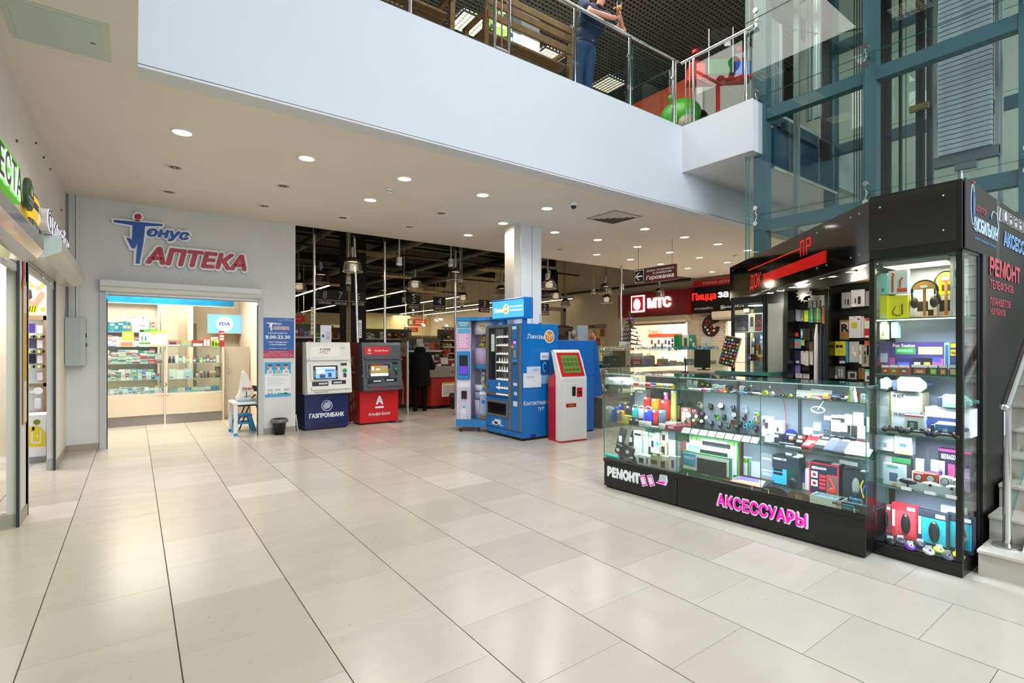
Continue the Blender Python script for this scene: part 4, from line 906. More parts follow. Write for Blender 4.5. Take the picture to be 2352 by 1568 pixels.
t=T('antenna','thin black aerial standing on top of the vending machine','antenna',(5.35,6.5,VT));M().cyl((0,0,0),(0,0,.16),.004,BLACK,n=6).box(-.02,.02,-.015,.015,0,.015,BLACK).obj('rod',t)
# == CAPSULE TOY MACHINE
t=T('capsule_machine','lilac and blue capsule toy machine with a touch screen on casters','vending machine',(5.12,7.85,0))
LIL=mt('c9c3dd',.35,noise=.1,scale=6);BB=mt('2a7fc0',.35);PKK=mt('c98fb8',.4);WT=mt('d9dfe8',.35)
ell=[(.42*math.cos(a*PI/14),.32*math.sin(a*PI/14))for a in range(28)]
RZ=Matrix.Rotation(-.65,4,'Z')
def slab(m,z0,z1,s_,mm):m.X=RZ;m.prism([(-.46*s_,-.30*s_),(-.2*s_,-.32*s_),(-.05*s_,-.4*s_),(.15*s_,-.4*s_),(.35*s_,-.28*s_),(.42*s_,0),(.35*s_,.3*s_),(-.46*s_,.3*s_)],z0,z1,mm,'z');m.X=None;return m
slab(M(),.09,.22,1.0,BB).obj('base',t);slab(M(),1.96,2.02,1.0,BB).obj('top_cap',t)
m=M();m.X=RZ;m.box(-.44,-.05,.1,.28,.22,1.96,LIL);m.obj('rear_panel',t)
# touch screen column at the left
def colp(m,a,b,z0,z1,w0,w1,mm,bev=0):m.X=RZ@Matrix.Translation((-.32,-.28,0));m.box(a,b,-w1,-w0,z0,z1,mm,bev);m.X=None;return m
colp(M(),-.13,.12,.22,1.96,-.3,0,LIL).obj('screen_column',t)
s_=colp(M(),-.12,.11,.92,1.42,0,.03,BB,.02).obj('screen_housing',t);q=colp(M(),-.08,.07,1.0,1.35,.03,.034,mt('1a1c22',.1));colp(q,-.075,.065,1.01,1.16,.034,.035,mt('5a3ab8',.2,emit=.5)).obj('screen',s_)
q=colp(M(),-.12,.12,1.84,1.95,0,.02,mt('4a9aa8',.4),.01);V_=RZ@Vector((1,0,0));o_=RZ@Vector((-.325,-.305,1.9));tx(q,'Добрый',o_+Vector((0,0,.02)),V_,ZV,.16,.035,WHITE);tx(q,'жучок',o_-Vector((0,0,.025)),V_,ZV,.12,.03,WHITE);q.obj('name_plate',t)
q=colp(M(),-.11,.11,1.45,1.82,0,.004,mt('c99ac0',.4));
for k in range(9):colp(q,-.09,.07-.02*(k%3),1.5+.03*k,1.508+.03*k,.004,.005,WHITE)
colp(q,-.11,.11,1.74,1.82,.004,.006,mt('4aa0c8',.4)).obj('instructions',t)
colp(M(),-.1,.1,.78,.88,0,.004,mt('d9dfe8',.4)).obj('label_plate',t)
q=colp(M(),-.04,.05,.58,.72,0,.03,BLACK,.004);q.obj('coin_slot',t)
q=M();q.X=RZ@Matrix.Translation((-.32,-.285,0))
for a,b,c,d in((-.03,.4,.03,.47),(-.05,.3,.04,.4),(-.09,.34,-.05,.36),(.04,.33,.08,.35),(-.045,.2,-.01,.3),(.01,.2,.04,.3)):q.box(a,c,-.004,0,b,d,WT,.01)
q.cyl((0,-.006,.435),(0,-.003,.435),.024,mt('4aa8b8',.3),n=14);q.obj('figure_print',t)
# capsule column: alternating clear drums and printed drums
def drum(nm,z0,z1,mm,r=.27,x=.07,y=-.09):return M().lathe([(.0001,z0),(r,z0),(r,z1),(.0001,z1)],(x*1.0,y,0),mm,28,True,1,1).obj(nm,t)
drum('printed_drum',1.72,1.955,WT);drum('clear_drum',1.48,1.72,PLAST,.25);drum('printed_drum',1.17,1.48,mt('b9a8d0',.35));drum('drum_ring',1.1,1.17,BB,.28);drum('clear_drum',.83,1.1,PLAST,.25);drum('printed_drum',.22,.55,LIL);drum('printed_drum',.57,.69,mt('a8b8d8',.4),.265);drum('printed_drum',.71,.82,WT,.265);drum('drum_core',.83,1.72,mt('8a7a68',.6),.07)
for k in range(9):
 a=3.1+k*.36;M().sph((.07+.17*math.cos(a),-.09+.17*math.sin(a),1.525),.04,mt(('9ab82a','c8c83a','6a9a3a')[k%3],.3)).obj('toy_capsule',t)
M().box(-.06,.04,-.32,-.28,1.53,1.6,mt('d8b83a',.5),.005).obj('paper_prize',t)
q=M();q.X=Matrix.Translation((.07,-.09,0))@Matrix.Rotation(-.2,4,'Z');q.box(-.03,.06,-.285,-.268,1.2,1.48,mt('2a5fa8',.4)).box(-.03,.06,-.285,-.268,1.72,1.94,mt('2a7fd8',.4));q.obj('blue_ladder_strip',t)
q=M();q.X=Matrix.Translation((.07,-.09,0))@Matrix.Rotation(-.95,4,'Z');q.box(-.07,.07,-.29,-.27,.3,.72,mt('9db4d8',.35),.02).box(-.025,.025,-.285,-.27,.72,1.05,mt('9db4d8',.35),.01)
for k in range(5):q.box(-.015,.015,-.292,-.286,.74+.06*k,.77+.06*k,mt(('2a5fa8','b8d82a')[k%2],.4))
q.box(-.03,.03,-.296,-.29,.5,.56,mt('2a6fb8',.3)).box(-.07,.07,-.296,-.29,.66,.7,WHITE);q.obj('guitar_shaped_panel',t)
for k,(a,z,c)in enumerate(((-.5,.3,'c98a3a'),(-.9,.26,'d0902f'),(-1.0,1.86,'d8a040'),(-.3,.76,'d8a040'))):
 q=M();q.X=Matrix.Translation((.07,-.09,0))@Matrix.Rotation(a,4,'Z');q.box(-.04,.04,-.3,-.272,z-.03,z+.04,mt(c,.5));q.box(-.04,.04,-.302,-.3,z,z+.012,mt('4a3a9a',.5));q.obj('parcel_print',t)
for x,y in((-.47,.0),(-.12,-.36),(.25,-.3),(.1,.3)):
 c_=M().box(x-.012,x+.012,y-.012,y+.012,.05,.09,STEEL).obj('caster',t);M().cyl((x-.012,y,.032),(x+.012,y,.032),.032,mt('2a2a2c',.5),n=14).obj('wheel',c_)
# == PAYMENT TERMINAL
t=T('payment_terminal','white and red free-standing payment terminal with a tilted screen','payment terminal',(5.61,5.985,0),math.atan2(-.055,.51))
TWH=mt('e9e9ea',.22);TR=mt('c31a1f',.25);h=.256
M().prism([(.06,.0),(.06,1.0),(.13,1.1),(.33,.98),(.33,0)],-h+.002,h-.002,TR,'x').obj('body',t)
M().prism([(-.015,.02),(-.015,1.0),(.17,1.43),(.20,1.45),(.25,1.43),(.12,1.02),(.12,.02)],-h,h,TWH,'x').obj('front_shell',t)
M().box(-h-.004,h+.004,-.02,.33,0,.025,TR,.006).obj('base',t)
o=Vector((0,-.015,1.0));e=Vector((0,.185,.43)).normalized();X=Matrix.Translation(o)@Matrix(((1,0,0,0),(0,-e.z,e.y,0),(0,e.y,e.z,0),(0,0,0,1)))
q=M();q.X=X;q.box(-.225,.225,0,.008,.03,.44,TR,.004);s_=q.obj('screen_frame',t)
q=M();q.X=X;q.box(-.16,.165,.008,.012,.09,.39,mt('5e7a34',.15,emit=.35))
for i in range(4):
 for j in range(3):q.box(-.14+.075*i,-.085+.075*i,.012,.013,.12+.085*j,.165+.085*j,mt('46602a',.2,emit=.2))
q.box(-.16,.165,.012,.0125,.255,.262,mt('1f2a18'));q.obj('screen',s_)
M().box(-.19,.17,-.02,-.014,.25,.93,TWH,.004).obj('service_door',t)
M().box(-.04,.025,-.035,-.015,.72,.87,mt('1a1c24',.3),.006).obj('card_reader',t)
q=M().box(.05,.16,-.03,-.015,.70,.85,TR,.006).box(.075,.135,-.034,-.03,.76,.79,BLACK);q.obj('banknote_acceptor',t)
q=M();q.X=Matrix.Translation((-.06,0,.575));q.box(-.1,.1,-.03,-.015,-.03,.03,TR,.03).box(-.05,.05,-.033,-.03,-.008,.008,mt('2a9a3a',.3,emit=.3));q.obj('receipt_slot',t)
# == BLUE CASH MACHINE SEEN FROM ITS SIDE
t=T('cash_machine','blue cash machine seen from its side behind the payment terminal','cash machine',(6.6,6.51,0))
BQ=mt('1469c4',.35)
M().box(-.9,0,0,.8,.02,.98,BQ,.004).obj('safe_base',t);M().box(-.9,-.0,0,.8,.985,1.61,BQ,.004).obj('cabinet',t)
M().prism([(0.0,1.61),(.07,1.6),(.22,.68),(.2,.62),(.0,.60)],.0,.78,mt('125fb4',.35),'y').obj('fascia',t)
q=M()
for k in range(14):q.box(.02,.05+.01*k,-.003,.0,1.5-.055*k,1.505-.055*k,mt('0b4a96',.5))
q.obj('fascia_grooves',t)
q=M();LWW=mt('c9dcf0',.4)
for k in range(28):
 a0,a1=k*2*PI/28,(k+1)*2*PI/28
 q.quad((-.52+.27*math.cos(a0),-.003,1.12+.33*math.sin(a0)),(-.52+.27*math.cos(a1),-.003,1.12+.33*math.sin(a1)),(-.50+.19*math.cos(a1),-.003,1.12+.25*math.sin(a1)),(-.50+.19*math.cos(a0),-.003,1.12+.25*math.sin(a0)),LWW)
q.obj('logo_ring',t)
M().box(.0,.012,.02,.78,.0,.58,mt('0d4c9a',.4)).obj('side_hinge',t)
# == SUPERMARKET BEYOND THE MALL CEILING
DKC=mt('0c0b0a',.9);DK2=mt('1d1a18',.6);CRM=mt('cfc296',.7,noise=.05)
M().box(-8,RX+2,PY+.2,36,5.3,5.4,DKC).box(-5,RX+2,PY-.0,PY+.12,CZ+.02,5.4,DKC).obj('ceiling_market',kind='structure')
M().box(-8,16,34,34.3,0,5.4,CRM).box(-8.2,-8,13.8,34,0,5.4,CRM).obj('wall_market',kind='structure')
# ducts, beams and pipes under the dark ceiling
for i,(y,z)in enumerate(((12.3,4.9),(16.5,4.9),(21,4.9),(26,4.9))):
 M().box(2.4,RX,y-.08,y+.08,z,z+.3,DK2).obj('beam',None,label='dark roof beam, %s back from the mall ceiling'%NUM[i],cat='beam',group='roof beams over the supermarket')
for i,(x,w_)in enumerate(((4.2,.12),(6.6,.2),(9.2,.12),(11.3,.2))):
 M().cyl((x,9.9,4.65),(x,33,4.65),w_,mt('1f1c1a',.5),n=10).obj('duct',None,label='dark round duct running into the shop, %s from the left'%NUM[i],cat='duct',group='ducts over the supermarket')
for i,(y,z)in enumerate(((10.8,4.3),(15,4.35),(19,4.4),(24,4.4))):
 M().cyl((2.4,y,z),(RX,y,z),.035,mt('3d3833',.4),n=8).obj('pipe',None,label='thin dark pipe crossing the shop ceiling, %s from the front'%NUM[i],cat='pipe',group='pipes over the supermarket')
q=M().cyl((RX-.25,9.7,3.62),(RX-.25,30,3.62),.05,mt('2b2724',.5),n=10);q.obj('pipe',None,label='dark pipe running along the cream wall above the phone shop',cat='pipe')
for i,(x,y,sx,sy)in enumerate(((5,14,1.2,.6),(7.5,18,1.2,.6),(9.6,14.5,1.2,.6),(12,17,1.2,.6),(6,22,1.4,.8),(10.5,22,1.4,.8))):
 M().box(x,x+sx,y,y+sy,4.15,4.19,mt('8d7c58',.7)).box(x+.1,x+.12,y,y+.02,4.19,5.3,DK2).obj('ceiling_panel',None,label='tan acoustic panel hung under the dark ceiling, %s one'%NUM[i],cat='panel',group='acoustic panels')
t=T('loudspeaker','black box hanging beside the pillar under the dark ceiling','loudspeaker',(11.2,13.2,3.6));M().box(-.35,.35,-.2,.2,-.4,.5,BLACK,.08).obj('body',t);M().box(-.02,.02,-.02,.02,.5,1.4,DK2).obj('bracket',t)
# tube light rows
TUBE=mt('fff0d0',.4,emit=4.5)
for i,(x,y0,y1,z)in enumerate(((4.9,16.3,31,3.4),(7.45,16.3,31,3.4),(10.0,17,31,3.4),(12.5,16.5,31,3.4),(14.0,15,30,3.4),(2.2,17,31,3.4))):
 t=T('tube_light_row','long hanging row of white tube lights, %s row'%('second from the left','third from the left','fourth from the left','fifth from the left','rightmost, by the cream wall','leftmost, behind the pharmacy corner')[i],'ceiling light',(x,y0,z),0,'tube light rows')
 M().box(-.05,.05,0,y1-y0,.02,.07,mt('6a6458',.5)).obj('rail',t)
 n=int((y1-y0)/1.5)
 tm_=M().box(-.03,.03,.02,1.46,0,.02,TUBE).mesh('tube')if i==0 else tm_
 for k in range(n):ob('tube',tm_,t,(0,k*1.5,0))
 q=M()
 for k in range(0,n,3):q.box(-.006,.006,k*1.5+.5,k*1.5+.51,.07,1.9,DK2)
 q.obj('hanger',t,kind='stuff')
for i,(x,y)in enumerate(((5,20),(9,20),(12.5,20),(5,27),(9,27),(12.5,27))):lamp('market_lamp','AREA',(x,y,3.3),85,(1,.88,.62),1.0,sy=4)
# bell pendant lamps
BELL=glassmat('ribbed_bell',(.62,.58,.54),2.2,.25)
def bell_parts():
 t=T('pendant_lamp','x','pendant lamp',(0,0,0))
 M().cyl((0,0,.42),(0,0,2.3),.006,DK2,n=6).obj('cord',t)
 M().cyl((0,0,.33),(0,0,.47),.042,mt('8b8d90',.35,.7),n=14).cyl((0,0,.27),(0,0,.33),.015,STEEL,n=8).obj('socket',t)
 pr_=[(.03,.285),(.07,.275),(.12,.235),(.155,.17),(.17,.1),(.178,.03),(.19,0)]
 M().lathe(pr_,(0,0,0),BELL,26).obj('bell',t)
 M().lathe([(.05,.283),(.115,.24),(.148,.18),(.145,.18),(.11,.235)],(0,0,0),mt('6d665d',.3,.6),24).obj('reflector',t)
 M().lathe([(.186,.0),(.194,-.003),(.194,.006),(.186,.008)],(0,0,0),mt('d9d2c4',.3),26).obj('rim',t)
 M().box(-.09,.09,-.012,.012,.19,.2,mt('fff3dc',.4,emit=1.6)).obj('bulb',t)
 return t
proto=bell_parts();first=True
pos=[(3.4,9.83),(3.42,12.0),(3.44,14.0),(5.68,9.83),(5.66,11.8),(5.86,14.3),(8.38,9.83),(8.33,11.85),(8.43,14.1),(10.34,9.77),(10.42,11.9),(12.5,9.65),(12.6,11.85),(12.5,13.75)]
bn=['largest bell pendant, above the red cash machine','bell pendant before the checkout eight sign','bell pendant half hidden by the white wall edge','bell pendant beside the white camera stem','bell pendant right above the checkout five sign','small bell pendant left of the checkout five sign','bell pendant cut by the right edge of the pillar','bell pendant cut by the left edge of the pillar','small bell pendant left above the capsule machine','upper bell pendant left of the chrome pole','bell pendant right of the pillar, lower one','bell pendant under the dark red hanging sign','lower bell pendant left of the chrome pole','smallest bell pendant right of the pillar']
for i,(x,y)in enumerate(pos):
 o=proto if first else dup(proto);first=False
 setp(o,loc=(x,y,2.95),label='grey '+bn[i],group='bell pendant lamps')
 if i%2==0:lamp('pendant_light','POINT',(x,y,3.02),5,(1,.85,.62),.1)
# ceiling-mounted dome cameras on stems
for i,(px,py,Y,ztop)in enumerate(((917,605,9.9,5.3),(1036,608,9.9,5.3),(1057,645,11.8,5.3),(800,648,11.5,5.3),(928,692,15,5.3),(1258,640,9.8,5.3),(1363,672,11.5,5.3),(1428,662,9.7,5.3),(1061,700,15,5.3))):
 p=at(px,py,Y=Y)
 t=T('stem_camera','white dome camera on a %s, %s'%('long white stem' if i<3 else 'thin stem',('above the checkout five sign','left of the checkout four pendant','behind the checkout four pendant','above the checkout seven sign','just left of the checkout five sign','in front of the pendant right of the pillar','alone before the cream wall','beside the chrome pole','above the checkout three sign')[i]),'camera',p,0,'stem cameras')
 M().cyl((0,0,.1),(0,0,ztop-p.z),.018,mt('b9b4a8',.5),n=8).obj('stem',t);M().box(-.045,.045,-.045,.045,.02,.13,mt('d9d6cf',.4),.006).lathe([(.0001,.02),(.06,.02),(.062,-.03),(.05,-.045)],(0,0,0),WHITE,16).obj('housing',t);M().sph((0,0,-.045),.048,BLACKG,rz=.05).obj('dome',t)
# checkout number signs
for i,(nm,cx_,Yp)in enumerate((('8',746,13.4),('7',782,13.4),('6',822,13.4),('5',950,13.4),('4',1009,13.4),('3',1112,13.4),('2',1250,13.4))):
 p=at(cx_,683+((cx_-746)*.05),Y=Yp);p.z=2.76
 t=T('checkout_sign','black hanging checkout sign with a large figure %s'%dict(zip('8765432',('eight','seven','six','five','four','three','two')))[nm],'sign',p,0,'hanging checkout signs')
 M().box(-.2,.2,-.012,.012,-.06,.2,mt('15100e',.5),.002).obj('panel',t);M().box(-.2,.2,-.014,.014,-.19,-.075,mt('33130f',.5)).box(-.2,.2,-.015,.015,-.075,-.06,mt('cfc6bb',.5)).obj('lower_band',t)
 q=M();tx(q,nm,(0,-.016,.07),XV,ZV,.11 if nm!='7' else .1,.19,mt('d9d2c6',.5),shear=.1);tx(q,'касса',(0,-.018,-.135),XV,ZV,.3,.06,mt('d9d2c6',.5),bold=.03,shear=.15);q.obj('lettering',t)
 q=M();
 for x in(-.17,.17):q.cyl((x,0,.2),(x,0,1.9),.003,DK2,n=5)
 q.obj('hanger_rod',t,kind='stuff')
# columns and poles
t=T('tiled_column','tan tiled column with a black side, left of the checkout five sign','column',(0,0,0))
a=at(795,784,Y=14.2);b=at(805.5,784,Y=14.2);c=at(841,784,Y=14.2)
M().box(a.x,c.x,14.2,14.75,0,5.3,mt('0e0c0b',.6)).obj('core',t)
tl=M().box(0,(b.x-a.x)/2-.006,-.012,0,0,.145,mt('b7a579',.4,noise=.1)).mesh('tile')
for k in range(34):
 for j in range(2):ob('tile',tl,t,(a.x+.003+j*(b.x-a.x)/2,14.199,.15*k+.05))
for i,(x0,y0,x1,y1,Y)in enumerate(((722,650,722,800,9.9),(816,600,822,800,9.85),(884,700,884,800,9.85),(1046,600,1046,800,9.85))):
 p=at(x0,y0,Y=Y);q0=at(x1,y1,Y=Y)
 d=q0-p;q0=p+d*((p.z-0)/(p.z-q0.z));p=p-d*((CZ+.2-p.z)/-(q0.z-p.z))*0+Vector((0,0,0));tp=p+(p-q0)*((4.8-p.z)/(p.z-q0.z)*1.0)
 M().cyl(q0,tp,.024,CHROME,n=14).cyl(q0,q0+Vector((0,0,.012)),.06,STEEL,n=16).obj('chrome_pole',None,label='slim chrome pole %s'%('behind the white cash machine','leaning slightly, behind the red cash machine','right of the black column','behind the customer in black')[i],cat='pole',group='chrome poles')
p=at(1427,800,Y=9.2);M().cyl((p.x,p.y,.01),(p.x,p.y,CZ),.03,CHROME,n=14).cyl((p.x,p.y,0),(p.x,p.y,.012),.07,STEEL,n=16).obj('chrome_pole',None,label='tall chrome pole left of the dark red shop front',cat='pole')
# vertical banner strips on the poles
for i,(px0,py0,px1,py1,c)in enumerate(((714,705,721,768,'b9a88a'),(823,735,831,776,'c9c9cc'))):
 a=at(px0,py1,Y=9.86);b=at(px1,py0,Y=9.86)
 q=M().box(a.x,b.x,0,.012,a.z,b.z,mt(c,.5));
 for k in range(5):q.box(a.x+.01,b.x-.01,-.001,0,a.z+(b.z-a.z)*(.15+.15*k),a.z+(b.z-a.z)*(.2+.15*k),mt('7a6a5a',.5))
 q.obj('pole_notice',None,(0,9.86,0),label=('tan printed strip hung beside the left chrome pole','white folded notice clipped to the leaning chrome pole')[i],cat='notice')
# department signs
def dept(px0,py0,px1,py1,Y,s,label,icon=True):
 a=at(px0,py1,Y=Y);b=at(px1,py0,Y=Y);t=T('department_sign',label,'sign',((a.x+b.x)/2,Y,(a.z+b.z)/2),0,'red department signs');w_=(b.x-a.x)/2;h_=(b.z-a.z)/2
 k=-w_+h_*1.9 if icon else-w_
 M().box(k,w_,-.01,.01,-h_,h_,mt('d42a1c',.4,emit=.15)).obj('panel',t)
 if icon:q=M().box(-w_,k,-.01,.01,-h_,h_,mt('7f7a55',.4));q.cyl((-w_+h_*.95,-.014,-.1*h_),(-w_+h_*.95,-.011,-.1*h_),h_*.55,mt('efe6c4',.5),n=12).box(-w_+h_*.5,-w_+h_*1.4,-.015,-.012,h_*.3,h_*.7,mt('efe6c4',.5)).obj('icon',t)
 q=M();L_=s.split('|')
 for j,l in enumerate(L_):tx(q,l,((k+w_)/2-.1*w_,-.013,h_*(.35-.6*j if len(L_)>1 else 0)),XV,ZV,(w_-k)*.62,h_*.42,mt('fff0dc',.5),bold=.03,shear=.15)
 q.obj('lettering',t);M().cyl((0,0,h_),(0,0,2.2),.008,mt('cfc6a0',.4),n=6).obj('hanger',t)
dept(936,733,980,748,22,'фрукты|овощи','red hanging fruit and vegetable sign with a basket icon')
dept(928,752,960,762,24,'детское|питание','red hanging baby food sign below the fruit sign')
dept(681,747,714,758,19,'напитки|воды','red hanging drinks sign beside the white wall edge')
dept(672,724,699,740,17,'вода','red hanging sign cut by the white wall edge',False)
# big fish counter sign and far wall
for i,(x0,y0,x1,y1,s)in enumerate(((856,737,933,757,'Рыба на льду'),(838,737,846,757,''),(700,747,736,762,''),(760,746,790,760,''))):
 a=at(x0,y1,Y=33.5);b=at(x1,y0,Y=33.5);t=T('fish_counter_sign',('long cream scroll sign about fish on ice on the far wall','end of a cream scroll sign left of the fish sign','cream scroll sign with an oval over the drinks aisle','cream scroll sign behind the white notice')[i],'sign',((a.x+b.x)/2,33.5,(a.z+b.z)/2))
 w_=(b.x-a.x)/2;h_=(b.z-a.z)/2;M().box(-w_,w_,0,.1,-h_,h_,mt('e8dcae',.5,emit=.25),.08).obj('panel',t)
 q=M().box(-w_*.97,-w_*.6,-.01,0,-h_*.7,h_*.7,mt('8f8a6a',.5)).box(w_*.55,w_*.75,-.01,0,-h_*.8,h_*.6,mt('8a3a20',.5))
 if s:tx(q,s,(0,-.02,0),XV,ZV,w_*.95,h_*.55,mt('4a3018',.5),bold=.02,shear=.1)
 q.obj('print',t)
M().box(-8,16,33.8,34,3.7,5.3,DKC).obj('wall_upper_band',kind='structure')
M().box(4,22,33.9,33.98,1.5,2.35,mt('8d6a22',.6)).obj('wall_band',kind='structure')
t=T('drinks_cooler','tall red drinks cooler with white script beyond the white cash machine','cooler',(0,0,0));a=at(765,800,Y=18);b=at(780,752,Y=18)
M().box(a.x,b.x,18,18.6,0,b.z,mt('9e3c22',.4)).obj('body',t);q=M();tx(q,'Cola',((a.x+b.x)/2,17.99,1.85),XV,ZV,(b.x-a.x)*.8,.22,mt('e9c8a8',.5),shear=.2);q.obj('lettering',t)
M().box(b.x+.02,b.x+.42,17.9,18.5,0,2.02,mt('1c1a1a',.4),.01).obj('cooler',None,label='plain black cooler cabinet right of the red cooler',cat='cooler')
# gondola shelving with goods ==
GP={'c8402a':'red','d8b83a':'yellow','3a6ab0':'blue','e8e0c8':'cream','2a2a2a':'black','5a9a3a':'green','b86a2a':'orange brown','7a3a6a':'purple','8a5a3a':'brown','e8883a':'orange','9ab8c8':'pale blue','c8c0a8':'beige','4a3020':'dark brown','f0f0e8':'white','a8202a':'crimson'}
gk=list(GP)
def gondola(label,x0,x1,y,levels,hr,wr,cat='product',pegs=False,group=None,zt=None,n_name='product',dens=1.0):
 t=T('gondola_shelf',label,'shelves',((x0+x1)/2,y,0));w_=(x1-x0)/2
 M().box(-w_,w_,.18,.22,0,(zt or levels[-1])+.35,mt('6a6250',.6)).obj('back_panel',t)
 for z in levels:
  s_=M().box(-w_,w_,-.2,.18,z-.03,z,mt('b9b09a',.5)).obj('shelf',t);M().box(-w_,w_,-.215,-.2,z-.035,z+.005,mt('e9e6da',.4)).obj('price_rail',s_)
 for li,z in enumerate(levels):
  x=x0+.03;i=0
  while x<x1-wr[1]:
   ww=R.uniform(*wr);hh=R.uniform(*hr)
   if R.random()<dens:
    c=R.choice(gk);kind=R.random();nm='%s %%s, %s from the left, %s shelf of %s'%(GP[c],nth(i)if i<49 else 'one',NUM[li],group)
    if kind<.3:
     q=M().lathe([(.0001,0),(ww*.42,0),(ww*.42,hh*.65),(ww*.16,hh*.82),(ww*.16,hh),(.0001,hh)],(0,0,0),mt(c,.3),9);q.obj('bottle',None,(x+ww/2,y-.08,z+.001),label=nm%'bottle',cat='bottle',group='goods on '+group)
    elif kind<.55:
     q=M().add([(-ww/2,-.02,0),(ww/2,-.02,0),(ww/2,.02,0),(-ww/2,.02,0),(-ww*.45,-.04,hh*.5),(ww*.45,-.04,hh*.5),(ww*.45,.04,hh*.5),(-ww*.45,.04,hh*.5),(-ww/2,-.004,hh),(ww/2,-.004,hh),(ww/2,.004,hh),(-ww/2,.004,hh)],[[a+b,(a+1)%4+b,(a+1)%4+b+4,a+b+4]for b in(0,4)for a in range(4)]+[[8,9,10,11],[3,2,1,0]],mt(c,.25));q.box(-ww*.25,ww*.25,-.043,-.03,hh*.3,hh*.6,mt(R.choice(gk),.3));q.obj('packet',None,(x+ww/2,y-.1,z+.001),label=nm%'packet',cat='packet',group='goods on '+group)
    else:pack('carton',nm%'carton','carton',(x+ww/2,y-.08,z+.001),ww*.94,.1,hh,c,[(.1,.5,.9,.85,R.choice(gk))],group='goods on '+group)
   x+=ww+.006;i+=1
gondola('sweets rack with lit white price rails behind the cashier',8.0,9.9,14.8,[.9,1.1,1.3,1.5,1.72],(.1,.17),(.08,.15),group='the sweets rack',dens=.92)
gondola('low rack of magazines and packets behind the customer',5.75,6.9,12.6,[.45,.8,1.12,1.4],(.14,.22),(.11,.2),group='the magazine rack')
gondola('long shelf of colourful goods behind the cash machines',4.7,8.2,17.2,[1.42,1.78],(.15,.26),(.09,.17),group='the long shelf')
gondola('shelf of goods beyond the customer and her grey hat',9.2,14,23,[1.3,1.7],(.2,.32),(.16,.3),group='the far shelf')
gondola('shelf of goods left, behind the white cash machine',2.6,4.0,13.8,[1.45,1.75],(.14,.24),(.09,.15),group='the left shelf')
gondola('bread shelf behind the drinks sign',4.2,6.6,21,[1.35,1.75],(.15,.3),(.15,.3),group='the bread shelf')
# peg rack of hanging glassware on top of the sweets rack
for i in range(14):
 c=R.choice(gk);M().box(-.03,.03,-.01,.01,-.16,0,mt(c,.3)).cyl((0,0,0),(0,.1,.02),.004,STEEL,n=5).obj('hanging_packet',None,(8.15+.125*i,14.7,2.12),label='%s hanging packet, %s from left above sweets rack'%(GP[c],nth(i)),cat='packet',group='hanging packets above the sweets rack')
M().box(8.05,9.9,14.78,14.82,2.1,2.14,STEEL).obj('peg_rail',None,label='steel peg rail above the sweets rack',cat='rail')
for i,(px,py)in enumerate(((932,747),(973,747),(1002,736),(1009,733),(1013,733),(1025,747))):
 p=at(px,py,Y=20);t=T('track_spotlight','small white track spotlight, %s from the left before the cream wall'%NUM[i],'spotlight',p,0,'track spotlights');M().cyl((0,-.06,0),(0,.1,.04),.06,WHITE,n=12).obj('head',t);M().cyl((0,0,.04),(0,0,1.6),.012,mt('cfc6a0',.4),n=6).obj('stem',t)
 M().cyl((0,-.065,0),(0,-.062,0),.05,mt('ffffff',.3,emit=4),n=12).obj('lens',t)
M().box(10.2,16,27.8,28,0,3.4,CRM).obj('wall_partition',kind='structure')
# == checkout counter
CR=mt('9c1f1c',.4);CG=mt('8f8b82',.35,.3)
t=T('checkout_counter','dark red checkout counter with a grey rounded top and notices','checkout counter',(6.25,11.15,0),.05)
q=M();q.prism([(-.62,.1),(-.5,-.02),(.55,-.05),(.6,.0),(.6,.75),(-.62,.75)],.07,.76,CR,'z');q.obj('body',t)
M().prism([(-.62,.12),(-.5,.0),(.55,-.03),(.6,.02),(.6,.75),(-.62,.75)],0,.07,BLACK,'z').obj('plinth',t)
M().prism([(-.72,.1),(-.56,-.06),(.52,-.1),(.62,-.03),(.62,.5),(-.72,.5)],.76,1.0,CG,'z').box(-.6,.55,-.06,.0,1.0,1.02,mt('a8a49a',.3)).obj('grey_top',t)
M().prism([(.02,.87),(.06,.92),(.1,.86)],-.1,-.088,mt('8a2a22',.5),'y').obj('emblem',t)
q=M().box(-.22,.22,-.055,-.035,.28,.62,mt('e6e2d8',.5)).box(-.22,.22,-.056,-.054,.58,.62,mt('d8b81a',.4))
for k in range(6):q.box(-.19,.19,-.057,-.055,.33+.04*k,.345+.04*k,mt('8a3a34' if k==4 else '6a6660',.5))
q.obj('notice',t)
t=T('checkout_counter','red checkout counter partly behind the customer in black','checkout counter',(5.3,11.75,0),.05)
M().box(-.2,.5,0,.7,.06,.8,CR,.03).obj('body',t);M().box(-.18,.48,.02,.68,0,.06,BLACK).obj('plinth',t);M().box(-.25,.5,-.03,.7,.8,.98,CG,.03).obj('grey_top',t)
t=T('checkout_counter','right hand checkout counter with a yellow headed notice beside the capsule machine','checkout counter',(7.45,11.3,0),.05)
M().box(-.5,.7,0,.7,.06,.8,CR,.02).obj('body',t);M().box(-.5,.7,.02,.68,0,.06,BLACK).obj('plinth',t);M().box(-.5,.7,-.02,.7,.8,.9,mt('3a3733',.4),.01).obj('grey_top',t)
M().box(-.35,-.05,-.012,0,.4,.72,mt('e6e2d8',.5)).box(-.35,-.05,-.014,-.012,.68,.72,mt('d8b81a',.4)).obj('notice',t)
t=T('waste_bin','black waste bin beside the red checkout counter','bin',at(1046,938,Z=0));M().lathe([(.0001,0),(.11,0),(.14,.36),(.15,.37),(.13,.36),(.1,.02)],(0,0,0),mt('1a1a1a',.3),16).obj('body',t);M().lathe([(.135,.36),(.16,.33),(.155,.26)],(0,0,0),mt('4a4a48',.2),11).obj('liner',t)
